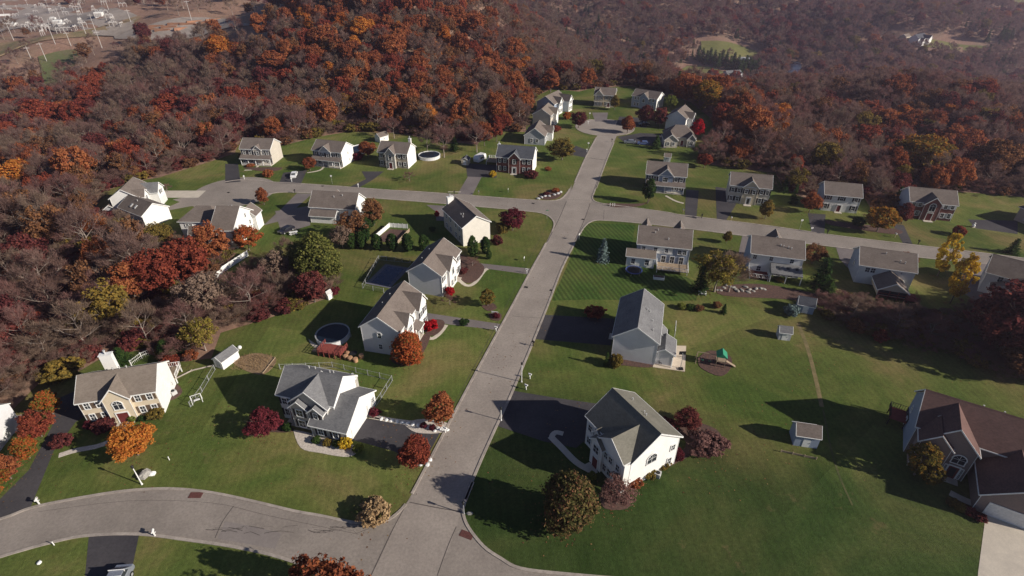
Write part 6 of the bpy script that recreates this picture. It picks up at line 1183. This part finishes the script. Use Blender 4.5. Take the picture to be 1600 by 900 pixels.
# sheds
def shed(px, py, q, label, wall, roof, he=2.0, r=.9, door='F', cat='shed', base=-.1, name='garden_shed', window=True):
    x, y, _ = at(px, py); h = House((x, y, q[0], q[1], q[2], he, r), label, wall, roof, cat, base, name); h.w2 = q[1]/2-.15; h.d2 = q[2]/2-.15
    h.gable(-h.w2, h.w2, -h.d2, h.d2, he, r, 'x', o=.15, oe=.12, t=.08); m = MB().box(-.55, .55, -.04, 0, 0, 1.75).mesh('door', M['trim'] if wall != 'white' else M['pipe'])
    (a, b), rz = h.face(door, 0); o = put('door', m, h.o, (a, b, .05), rz); put('handle', MB().box(.4, .46, -.07, -.041, .8, 1.0).mesh('handle', M['black']), o)
    if window: h.win('R' if door != 'R' else 'F', 0, 1.0, .5, .5)
    return h.done()
shed(356, 566, (65, 4.2, 2.6), 'white garden shed with grey roof beside the dry garden bed', 'white', 'rgrey', 1.9, .8, 'L'); shed(1223, 527, (-12, 2.6, 2.4), 'small lilac grey shed casting a shadow on the open meadow lawn', 'greywall', 'rgrey', 1.9, .9, 'F')
shed(1256, 484, (-22, 3.6, 3.2), 'blue walled shed at the left end of the bramble thicket', 'bluewall', 'rdark', 2.0, 1.3, 'F'); shed(1254, 688, (-12, 3.9, 3.2), 'dark shed standing in the big house shadow on the meadow', 'bluewall', 'rbrown', 2.4, 1.3, 'F'); shed(597, 220, (50, 4.6, 3.6), 'small white and grey shed behind the third house of the left street', 'white', 'rbrown', 2.2, 1.2, 'R')
shed(728, 256, (80, 3.4, 2.8), 'little shed at the left end of the dark parking area by the brick house', 'cream', 'rdark', 1.9, .8, 'L'); shed(515, 467, (60, 1.4, 1.0), 'tiny white playhouse at the wood edge beside the red shrub', 'white', 'pipe', 1.6, .6, 'R', 'playhouse', window=False); shed(1042, 252, (-14, 2.6, 2.6), 'white playhouse with arched top behind the blue grey porch house', 'white', 'rtan', 2.0, 1.0, 'F', 'playhouse')
# the neighbour's place cut by the left edge and the small things behind it
shed(-30, 690, (10, 9, 7), 'house corner cut by the left picture edge beyond the row of red trees', 'palegrey', 'rgrey', 4.5, 2.4, 'R', 'house', -.3, 'house')
sheet('driveway', [(-60, 660), (0, 655), (34, 648), (40, 668), (0, 690), (-60, 700)], .03, M['concrete'])
# bottom edge: lumber rack truck seen from above on the driveway
def car(px, py, rz, label, paint, kind='car', sc=1, name='parked_car'):
    o = TH3(name, px, py, label, kind if kind != 'car' else 'car', rz); o.scale = (sc,)*3; tall = 1.5 if kind == 'car' else 1.85; L = 2.3
    prof = [(-2.3, .35), (-2.35, .8), (-2.2, .98), (-1.15, 1.05), (-.55, tall), (1.25, tall), (1.95, 1.08), (2.3, 1.0), (2.35, .55), (2.25, .35)]
    mb = MB(); n = len(prof)
    def ring(y, k, g): return [(x*k, y*(g if z > 1.08 else 1), z) for x, z in prof]
    A = ring(-.88, 1, .84); B = ring(.88, 1, .84); mb.add(A+B, [tuple(range(n)), tuple(range(2*n-1, n-1, -1))]+[(i, n+i, n+(i+1) % n, (i+1) % n) for i in range(n)]); mb.build('body', M[paint], o)
    g = MB(); 
    for sy in (-1, 1): g.prism([(-1.0, sy*.83, 1.1), (1.7, sy*.83, 1.1), (1.15, sy*.765, tall-.1), (-.55, sy*.765, tall-.1)], (0, sy*.03, 0))
    g.add([(-1.17, -.68, 1.1), (-1.17, .68, 1.1), (-.6, .62, tall-.04), (-.6, -.62, tall-.04)], [(0, 3, 2, 1)]); g.add([(1.96, -.68, 1.12), (1.96, .68, 1.12), (1.33, .62, tall-.05), (1.33, -.62, tall-.05)], [(0, 1, 2, 3)])
    g.v = [(x+(-.02 if x < -.58 else .02 if x > 1.3 else 0), y, z+.01) for x, y, z in g.v]; g.build('window', M['glass'], o)
    for x in (-1.45, 1.45):
        for y in (-.86, .86):
            w = MB().tube((x, y-.1, .33), (x, y+.1, .33), .33, n=14).build('wheel', M['tyre'], o); MB().tube((x, y-.11, .33), (x, y+.11, .33), .19, n=10).build('rim', M['metal'], w)
    for y in (-.6, .6): MB().box(-2.385, -2.3, y-.16, y+.16, .68, .82).build('headlight', M['pipe'], o); MB().box(2.31, 2.375, y-.14, y+.14, .75, .9).build('tail_light', M['dred'], o)
    return o
car(460, 276, 100, 'white car parked at the driveway mouth below the blue grey porch house', 'carwhite'); car(984, 224, -8, 'silver car parked on the driveway right of the main road far end', 'carsilver'); car(1005, 226, -8, 'blue car parked in tree shade on the driveway right of the main road far end', 'carblue')
car(448, 362, 60, 'dark car parked behind the low white house in its shadow', 'carblack'); car(1006, 196, 10, 'dark car in shade by the far turning circle', 'carblack')
o = car(184, 921, 95, 'grey pickup truck with white roof racks on the bottom driveway', 'carsilver', 'truck', 1.15, 'pickup_truck')
for x in (-.5, .35, 1.1): MB().tube((x, -.85, 1.95), (x, .85, 1.95), .05, n=6).tube((x, -.8, 1.6), (x, -.8, 1.95), .03, n=4).tube((x, .8, 1.6), (x, .8, 1.95), .03, n=4).build('roof_rack', M['trim'], o)
o = TH3('camper_trailer', 750, 252, 'white camper trailer beside the dark parking area by the brick house', 'trailer', 60); MB().prism([(-2.6, -1.1, .5), (2.6, -1.1, .5), (2.7, -1.1, 1.8), (2.2, -1.1, 2.6), (-2.2, -1.1, 2.6), (-2.8, -1.1, 1.6)], (0, 2.2, 0)).build('body', M['carwhite'], o)
for y in (-1.0, .85): MB().tube((0, y, .35), (0, y+.15, .35), .35, n=12).build('wheel', M['tyre'], o)
MB().box(-1.2, 1.2, -1.13, -1.101, 1.3, 1.9).build('window', M['glass'], o); MB().tube((2.6, 0, .6), (3.8, 0, .6), .06, n=6).build('tow_bar', M['metal'], o)
# pools
def round_pool(px, py, r, label, rim='trim', z=1.1, wall='palegrey', water='water'):
    o = TH3('round_pool', px, py, label, 'pool'); N = 28; a = MB()
    c = lambda rr, zz: [(rr*math.cos(2*math.pi*i/N), rr*math.sin(2*math.pi*i/N), zz) for i in range(N)]
    a.add(c(r, 0)+c(r, z), [(i, (i+1) % N, N+(i+1) % N, N+i) for i in range(N)]); a.build('wall', M[wall], o)
    MB().add(c(r-.14, z-.12), [tuple(range(N))]).build('water', M[water], o)
    MB().add(c(r+.1, z)+c(r+.1, z+.07)+c(r-.15, z+.07)+c(r-.15, z-.15), [(k*N+i, k*N+(i+1) % N, (k+1)*N+(i+1) % N, (k+1)*N+i) for k in range(3) for i in range(N)]).build('rim', M[rim], o)
    lad = MB()
    for s in (-.25, .25): lad.tube((r+.3, s, 0), (r+.1, s, z+.5), .03, n=5)
    for k in range(3): lad.tube((r+.27-k*.06, -.25, .3+k*.3), (r+.27-k*.06, .25, .3+k*.3), .025, n=5)
    lad.build('ladder', M['metal'], o); return o
round_pool(521, 527, 3.4, 'round above ground pool in the shadow of the grey sided house', 'metal'); round_pool(566, 235, 4.2, 'round pool with white rim beside the rust red tree behind the porch houses', 'trim'); round_pool(671, 246, 4.0, 'round pool with white rim right of the third house of the left street', 'trim')
o = TH3('swimming_pool', 606, 431, 'rectangular pool in the shadow beside the white and grey house', 'pool', 72); MB().box(-4.9, 4.9, -3.3, 3.3, 0, .09).build('deck', mat('pool_deck', (.16, .16, .19), (.12, .12, .15)), o); MB().box(-4.0, 4.0, -2.3, 2.3, .085, .1).build('water', M['blue'] if 0 else mat('covered_pool_water', (.02, .03, .08), (.015, .02, .06), rough=.15, spec=.6), o)
def fence(pts, h, label, kind='rail', m='trim', gap=2.4, name='fence'):
    P_ = [at(a, b)[:2] for a, b in pts]; x0, y0 = P_[0]; o = thing(name, (x0, y0, 0), label, 'fence'); rl = MB(); posts = []
    for (a, b), (c, d) in zip(P_[:-1], P_[1:]):
        a -= x0; b -= y0; c -= x0; d -= y0; L = math.hypot(c-a, d-b); k = max(1, int(round(L/gap))); ang = math.atan2(d-b, c-a)
        for i in range(k): posts.append((a+(c-a)*i/k, b+(d-b)*i/k))
        if kind == 'board': rl.box((a+c)/2-L/2, (a+c)/2+L/2, (b+d)/2-.025, (b+d)/2+.025, .05, h-.08, ang)
        else:
            for z in ((h*.45, h*.9) if kind == 'rail' else (h*.05, h*.95)): rl.tube((a, b, z), (c, d, z), .035, n=4)
            n2 = int(L/(.3 if kind == 'rail' else .35)); rr = .018 if kind == 'rail' else .009
            for i in range(n2): t = i/n2; rl.tube((a+(c-a)*t, b+(d-b)*t, .05), (a+(c-a)*t, b+(d-b)*t, h*.93), rr, n=3)
    posts.append((P_[-1][0]-x0, P_[-1][1]-y0)); rl.build('panel' if kind == 'board' else 'rail', M[m], o)
    pm = MB().box(-.06, .06, -.06, .06, -.1, h+.05).mesh('post', M[m])
    for p in posts[:60]: put('post', pm, o, (*p, 0))
fence([(567, 451), (592, 406), (641, 411)], 1.2, 'thin metal fence round the rectangular pool', 'wire', 'metal'); fence([(567, 451), (600, 458)], 1.3, 'short fence at the near end of the rectangular pool', 'rail', 'metal')
fence([(589, 372), (609, 355), (637, 357)], 1.4, 'white picket fence of the pen beside the evergreen row', 'board', 'trim', 1.2); fence([(621, 382), (640, 362)], 1.1, 'tan board fence on the right side of the pen', 'board', 'wood', 1.6)
struct(MB().sheet(P([(590, 373), (609, 358), (636, 360), (621, 380), (598, 378)]), .075).build('pen_floor', M['mulch']))
fence([(298, 636), (316, 612), (336, 578)], 1.2, 'green grey wire fence between the cream house lawn and the shed', 'wire', 'metal'); fence([(438, 577), (520, 574), (613, 595), (596, 622), (584, 640)], 1.3, 'wire fence round the back yard of the grey roofed house', 'wire', 'metal')
fence([(326, 452), (350, 425), (388, 400)], 1.7, 'white board fence at the wood edge behind the skylight house', 'board', 'trim', 2.4); fence([(206, 572), (222, 560), (241, 552), (256, 558)], 1.4, 'white rail fence round the patio behind the cream house', 'rail', 'trim'); fence([(1220, 706), (1275, 718)], .5, 'low rail beside the small shed in the big shadow', 'board', 'wood', 2)
fence([(268, 596), (300, 580), (333, 572)], .4, 'low stone coloured edging behind the cream house lawn', 'board', 'kerb', 3); fence([(372, 430), (383, 444)], 1.0, 'short pale fence piece in the left thicket', 'board', 'trim', 1.5)
# red deck with rails beside the round pool
o = TH3('pool_deck', 521, 552, 'red stained deck with railings beside the round pool', 'deck', -14); MB().box(-2.4, 2.4, -1.5, 1.5, .85, 1.0).build('floor', M['redwood'], o); rl = MB()
for (a, b), (c, d) in (((-2.4, -1.5), (2.4, -1.5)), ((2.4, -1.5), (2.4, 1.5)), ((-2.4, -1.5), (-2.4, 1.5))):
    for z in (1.25, 1.55, 1.85): rl.tube((a, b, z), (c, d, z), .045, n=4)
    for i in range(5): t = i/4; rl.box(a+(c-a)*t-.06, a+(c-a)*t+.06, b+(d-b)*t-.06, b+(d-b)*t+.06, -.1, 1.95)
rl.build('railing', M['redwood'], o)
for i in range(5): MB().box(-4.4+i*.4, -2.42, -.6, .6, i*.17-.02, i*.17+.17).build('step', M['wood'], o)
for i, (a, b, r) in enumerate(((541, 560, .5), (548, 563, .5), (556, 565, .5), (565, 559, .5), (544, 555, .4))):
    x, y, _ = at(a, b); o = MB().tube((0, 0, 0), (0, 0, .8), r*.9, r, 12).tube((0, 0, .801), (0, 0, .86), r*.7, r*.7, 12).build('planter_tub', M['terracotta']); o.location = (x, y, 0); tag(o, 'tan barrel tub in the cluster beside the red deck', 'tub', 'barrel tubs beside the red deck')
o = TH3('patio_table', 553, 556, 'dark patio table among the tan barrel tubs', 'table'); MB().tube((0, 0, .7), (0, 0, .76), .75, n=14).build('top', M['black'], o); MB().tube((0, 0, 0), (0, 0, .7), .06, n=6).build('leg', M['black'], o)
# patio of the pale blue grey house
struct(MB().sheet(P([(1024, 540), (1072, 541), (1070, 581), (1020, 574)]), .11, 0).build('patio', mat('sunny_concrete', (.62, .53, .42), (.52, .44, .35), scale=.6, fine=(3, .08))))
o = TH3('patio_table', 1033, 565, 'dark round patio table on the sunny patio', 'table', z=.11); MB().tube((0, 0, .7), (0, 0, .74), .6, n=14).build('top', M['black'], o); MB().tube((0, 0, 0), (0, 0, .7), .05, n=6).build('leg', M['black'], o)
for i, (a, b) in enumerate(((1029, 562), (1031, 569), (1037, 569), (1039, 562))):
    o = TH3('patio_chair', a, b, 'dark chair around the table on the sunny patio', 'chair', i*80, .11, 'chairs on the sunny patio'); MB().box(-.25, .25, -.25, .25, .4, .46).build('seat', M['black'], o); MB().box(-.25, .25, .2, .26, .46, .95).build('backrest', M['black'], o)
    for a2 in (-.22, .22):
        for b2 in (-.22, .22): MB().box(a2-.025, a2+.025, b2-.025, b2+.025, 0, .4).build('leg', M['black'], o)
o = TH3('basketball_hoop', 1063, 576, 'basketball hoop with dark backboard on the sunny patio', 'basketball hoop', 180, .11); MB().tube((0, 0, 0), (0, 0, 3.0), .06, n=8).tube((0, 0, 3.0), (0, -.5, 3.3), .05, n=6).build('pole', M['metal'], o); MB().box(-.65, .65, -.58, -.54, 2.9, 3.7).build('backboard', M['black'], o)
b = MB(); [b.tube((.23*math.cos(R(30*i)), -.82+.23*math.sin(R(30*i)), 3.05), (.23*math.cos(R(30*i+30)), -.82+.23*math.sin(R(30*i+30)), 3.05), .012, n=4) for i in range(12)]; b.build('rim', M['dred'], o); MB().box(-.4, .4, -.1, .6, 0, .22).build('base', M['black'], o)
o = TH3('porch_post', 1048, 575, 'white post standing at the edge of the sunny patio', 'post', z=.11); MB().box(-.08, .08, -.08, .08, 0, 2.3).build('pole', M['trim'], o)
# playset
o = TH3('playset', 1124, 570, 'wooden playset with green canopy on its own mulch bed', 'playset', -15)
tw = MB()
for a in (-.8, .8):
    for b2 in (-.8, .8): MB().box(a-.06, a+.06, b2-.06, b2+.06, 0, 2.6).build('post', M['wood'], o)
MB().box(-.85, .85, -.85, .85, 1.3, 1.4).build('platform', M['wood'], o); MB().prism([(-1, -1, 2.5), (1, -1, 2.5), (0, -1, 3.4)], (0, 2, 0)).build('canopy', mat('green_canopy', (.035, .24, .14), (.03, .2, .12)), o)
MB().tube((-.8, 0, 2.3), (-4.4, 0, 2.3), .07, n=6).build('swing_beam', M['wood'], o)
for s in (-.9, .9): MB().tube((-4.4, 0, 2.3), (-4.5, s, 0), .06, n=6).build('leg', M['wood'], o)
for x in (-1.9, -3.3):
    sw = MB().box(x-.25, x+.25, -.12, .12, .5, .54).build('swing', M['green'], o); MB().tube((x-.22, 0, .54), (x-.22, 0, 2.3), .015, n=3).tube((x+.22, 0, .54), (x+.22, 0, 2.3), .015, n=3).build('chain', M['metal'], sw)
MB().prism([(.85, -.3, 1.35), (2.9, -.3, .25), (2.9, -.3, .17), (.85, -.3, 1.27)], (0, .6, 0)).build('slide', M['wood'], o)
# trampoline, planters and such round the house with the bump out
o = TH3('trampoline', 990, 426, 'round blue rimmed trampoline behind the blue grey house', 'trampoline'); N = 24
c = lambda rr, zz: [(rr*math.cos(2*math.pi*i/N), rr*math.sin(2*math.pi*i/N), zz) for i in range(N)]
MB().add(c(1.75, .82), [tuple(range(N))]).build('mat', M['black'], o); MB().add(c(2.1, .86)+c(1.72, .86)+c(2.1, .78), [(i, (i+1) % N, N+(i+1) % N, N+i) for i in range(N)]+[(2*N+i, 2*N+(i+1) % N, (i+1) % N, i) for i in range(N)]).build('rim', M['blue'], o)
for i in range(6): a = 2*math.pi*i/6; MB().tube((2*math.cos(a), 2*math.sin(a), 0), (2*math.cos(a), 2*math.sin(a), 2.4 if i % 2 else .8), .03, n=5).build('leg', M['metal'], o)
o = TH3('garden_box', 1029, 436, 'white planter box at the edge of the shaded deck', 'planter', -12); MB().box(-1.3, 1.3, -.5, .5, 0, .7).build('box', M['trim'], o); MB().box(-1.2, 1.2, -.4, .4, .701, .74).build('soil', M['mulch'], o)
o = TH3('garden_bench', 1097, 461, 'pale garden bench below the large yellow green tree', 'bench', -10); MB().box(-.9, .9, -.25, .25, .4, .46).build('seat', M['trim'], o); MB().box(-.9, .9, .2, .26, .46, .95).build('backrest', M['trim'], o)
for s in (-.8, .8): MB().box(s-.05, s+.05, -.22, .22, 0, .4).build('leg', M['trim'], o)
o = TH3('picnic_table', 459, 366, 'white picnic table below the willow behind the low white house', 'table', 20); MB().box(-1.1, 1.1, -.4, .4, .7, .76).build('top', M['trim'], o); 
for s in (-.7, .7): MB().box(-1.1, 1.1, s-.14, s+.14, .42, .46).build('bench', M['trim'], o); MB().box(s-.05, s+.05, -.7, .7, 0, .7).build('leg', M['trim'], o)
o = TH3('garden_swing', 309, 628, 'small white garden swing beside the wire fence', 'swing', 30)
for s in (-.8, .8): MB().tube((s, -.5, 0), (s, 0, 1.7), .05, n=5).tube((s, .5, 0), (s, 0, 1.7), .05, n=5).build('leg', M['trim'], o)
MB().tube((-.8, 0, 1.7), (.8, 0, 1.7), .05, n=5).build('beam', M['trim'], o); MB().box(-.5, .5, -.2, .2, .5, .56).build('seat', M['trim'], o)
o = TH3('yard_sign', 773, 493, 'small white yard sign over the red flowers by the road', 'sign', -12); MB().box(-.75, .75, -.04, .04, .7, 1.1).build('panel', M['trim'], o)
for s in (-.65, .65): MB().box(s-.04, s+.04, -.04, .04, 0, 1.1).build('post', M['trim'], o)
o = TH3('garden_bin', 727, 508, 'black bin lying beside the middle driveway', 'bin', 20) ; MB().box(-.5, .5, -.3, .3, 0, .55).build('body', M['black'], o); MB().box(-.52, .52, -.32, .32, .551, .6).build('lid', M['ridgevent'], o)
x, y, _ = at(375, 545); o = MB().ball((0, 0, .35), .42, 10, 7).build('garden_ball', M['trim']); o.location = (x, y, 0); tag(o, 'round white tank behind the white garden shed', 'tank')
ac_unit(272, 616, 'white air conditioner beside the white end wall of the cream house')
o = TH3('lawn_statue', 1520, 355, 'white statue pair on the lawn right of the arched brick house', 'statue'); MB().ball((0, 0, .5), .45, 8, 6, 1.1).ball((.1, 0, 1.2), .25, 8, 5).build('figure', M['trim'], o); MB().box(-.4, .4, -.4, .4, 0, .2).build('plinth', M['concrete'], o)
for i, (a, b) in enumerate(((421, 574), (429, 560))): pass
fence([(411, 584), (430, 560)], .35, 'pale timber edging at the end of the dry garden bed', 'board', 'wood', 2)
# logs and dry stalks in the garden bed
random.seed(5); x0, y0, _ = at(395, 567); st = MB()
for i in range(420): a, b = x0+random.uniform(-3.2, 3.0), y0+random.uniform(-2.2, 2.2); q = random.uniform(.3, .9); st.tube((a, b, .05), (a+random.uniform(-.5, .5), b+random.uniform(-.5, .5), q), .02, .01, 3, False)
tag(st.build('dry_stalks', LEAFM['straw']), 'dry straw coloured stalks in the garden bed by the white shed', 'plants', kind='stuff')
# ------------------------------------------------------------------ substation on the far hill
def gz(px, py): return ground_at(px, py)
steel = mat('substation_steel', (.55, .52, .50), (.42, .40, .39))
random.seed(12)
POL = [(160, 76), (87, 70), (22, 64), (112, 74), (60, 40), (135, 55), (30, 22), (78, 18), (130, 22), (170, 16), (97, 38), (150, 50), (45, 12), (10, 30), (205, 36), (300, 34), (118, 8), (185, 5), (50, 95), (75, 100)]
for i, (a, b) in enumerate(POL):
    x, y, z = gz(a, b); o = thing('transmission_pole', (x, y, z), 'tall pale transmission pole in the field of poles at the substation', 'utility pole', 'transmission poles at the substation'); H = random.uniform(9, 15)
    MB().tube((0, 0, -1), (0, 0, H), .24, .14, 6).build('pole', steel, o)
    MB().box(-1.8, 1.8, -.1, .1, H-1.2, H-.9, R(20)).build('crossarm', steel, o)
gm = None
for i in range(70):
    a, b = random.uniform(-30, 195), 0; b = random.uniform(4, 58)-max(0, a-60)*.12
    x, y, z = gz(a, max(3, b)); o = thing('switch_gantry', (x, y, z), 'pale steel switch gantry in the rows inside the substation yard', 'gantry', 'switch gantries in the substation yard', R(random.choice((10, 15, 100))))
    if gm is None:
        g1 = MB().prism([(-4.2, -.2, -1), (-3.8, -.2, -1), (-3.8, -.2, 6.9), (-.2, -.2, 6.9), (-.2, -.2, -1), (.2, -.2, -1), (.2, -.2, 6.9), (3.8, -.2, 6.9), (3.8, -.2, -1), (4.2, -.2, -1), (4.2, -.2, 7.5), (-4.2, -.2, 7.5)], (0, .4, 0)); g2 = MB().box(-4.4, 4.4, -.25, .25, 7.51, 8.0); g3 = MB(); [g3.tube((q, 0, 8.0), (q, 0, 9.4), .16, n=5) for q in (-3, -1.5, 1.5, 3)]
        gm = [g1.mesh('frame', steel), g2.mesh('beam', steel), g3.mesh('insulators', M['trim'])]
    o.scale = (.7, .7, random.uniform(.35, .6))
    for m_, n_ in zip(gm, ('frame', 'beam', 'insulators')): put(n_, m_, o)
for i, (a, b, s) in enumerate(((20, 42, 7), (84, 32, 5), (92, 38, 6), (98, 41, 5), (156, 26, 6), (10, 36, 5))):
    x, y, z = gz(a, b); o = thing('transformer', (x, y, z), 'white transformer block among the gantries in the substation yard', 'transformer', 'transformers in the substation yard', R(15)); MB().box(-s/2, s/2, -s/3, s/3, -1, s*.55).build('tank', M['trim'], o)
    f = MB(); [f.box(-s/2+k*s*.2, -s/2+k*s*.2+s*.1, -s/3-.6, -s/3-.01, 0, s*.45) for k in range(5)]; f.build('cooling_fins', steel, o); t = MB(); [t.tube((k*s*.25, 0, s*.551), (k*s*.25, 0, s*.85), .25, .15, 6) for k in (-1, 0, 1)]; t.build('bushing', M['pipe'], o)
for i in range(12):
    f = i/11; k = i % 3; x, y, z = gz(226+f*108, 53-f*13-k*3.5); x2, y2, z2 = gz(236+f*108, 51.5-f*13-k*3.5)
    o = MB().box(-6, 6, -1.3, 1.3, -.5, .8).box(-5.7, 5.7, -1.0, 1.0, .81, 1.5).build('timber_stack', M['purlin']); o.location = (x, y, z); o.rotation_euler = (0, 0, math.atan2(y2-y, x2-x)); tag(o, 'long orange stack of timber mats in the gravel lay down yard', 'timber stack', 'orange timber stacks in the gravel yard')
x, y, z = gz(30, 28); o = MB().box(-30, 30, -.4, .4, 0, 2.2).build('white_pipe', M['trim']); o.location = (x-50, y+5, z+.5); o.rotation_euler = (0, 0, R(20)); tag(o, 'long low white wall in the substation yard', 'wall')
# ------------------------------------------------------------------ light, air, render
sc = bpy.context.scene
HAZE = .0002
w = bpy.data.worlds.new('World'); sc.world = w; w.use_nodes = True
n = w.node_tree; n.nodes.clear()
sky = n.nodes.new('ShaderNodeTexSky'); sky.sky_type = 'NISHITA'; sky.sun_disc = False
SUN_EL = R(25); SAZ = math.atan2(.94, -.34)      # bearing from +Y towards +X
sky.sun_elevation = SUN_EL; sky.sun_rotation = SAZ; sky.air_density = .75; sky.dust_density = .1; sky.ozone_density = 2.5; sky.altitude = 300
bg = n.nodes.new('ShaderNodeBackground'); bg.inputs[1].default_value = .05
wo = n.nodes.new('ShaderNodeOutputWorld'); n.links.new(sky.outputs[0], bg.inputs[0]); n.links.new(bg.outputs[0], wo.inputs[0])
s = bpy.data.lights.new('sun', 'SUN'); s.energy = 5.0; s.angle = R(.5); s.color = (1, .915, .79)
so = bpy.data.objects.new('sun', s); C.objects.link(so)
dv = Vector((math.sin(SAZ)*math.cos(SUN_EL), math.cos(SAZ)*math.cos(SUN_EL), math.sin(SUN_EL)))
so.rotation_euler = dv.to_track_quat('Z', 'Y').to_euler(); so.location = dv*500
sc.view_settings.view_transform = 'Standard'; sc.view_settings.look = 'None'; sc.view_settings.gamma = 1; sc.view_settings.exposure = .45
sc.view_settings.use_curve_mapping = False
sc.render.engine = 'CYCLES'; sc.cycles.max_bounces = 5; sc.cycles.diffuse_bounces = 3; sc.cycles.transparent_max_bounces = 8; sc.cycles.use_denoising = True
sc.cycles.volume_bounces = 0

hz = MB().box(-2700, 2700, -420, 2600, -110, 190).build('haze', None); hz['kind'] = 'stuff'; hz['label'] = 'thin autumn haze over the valley'
m, n = nt('haze_air'); o = node(n, 'ShaderNodeOutputMaterial'); v = node(n, 'ShaderNodeVolumePrincipled'); v.inputs['Color'].default_value = (.88, .76, 1.0, 1); v.inputs['Density'].default_value = HAZE; v.inputs['Anisotropy'].default_value = .5
n.links.new(v.outputs[0], o.inputs['Volume']); hz.data.materials.append(m)
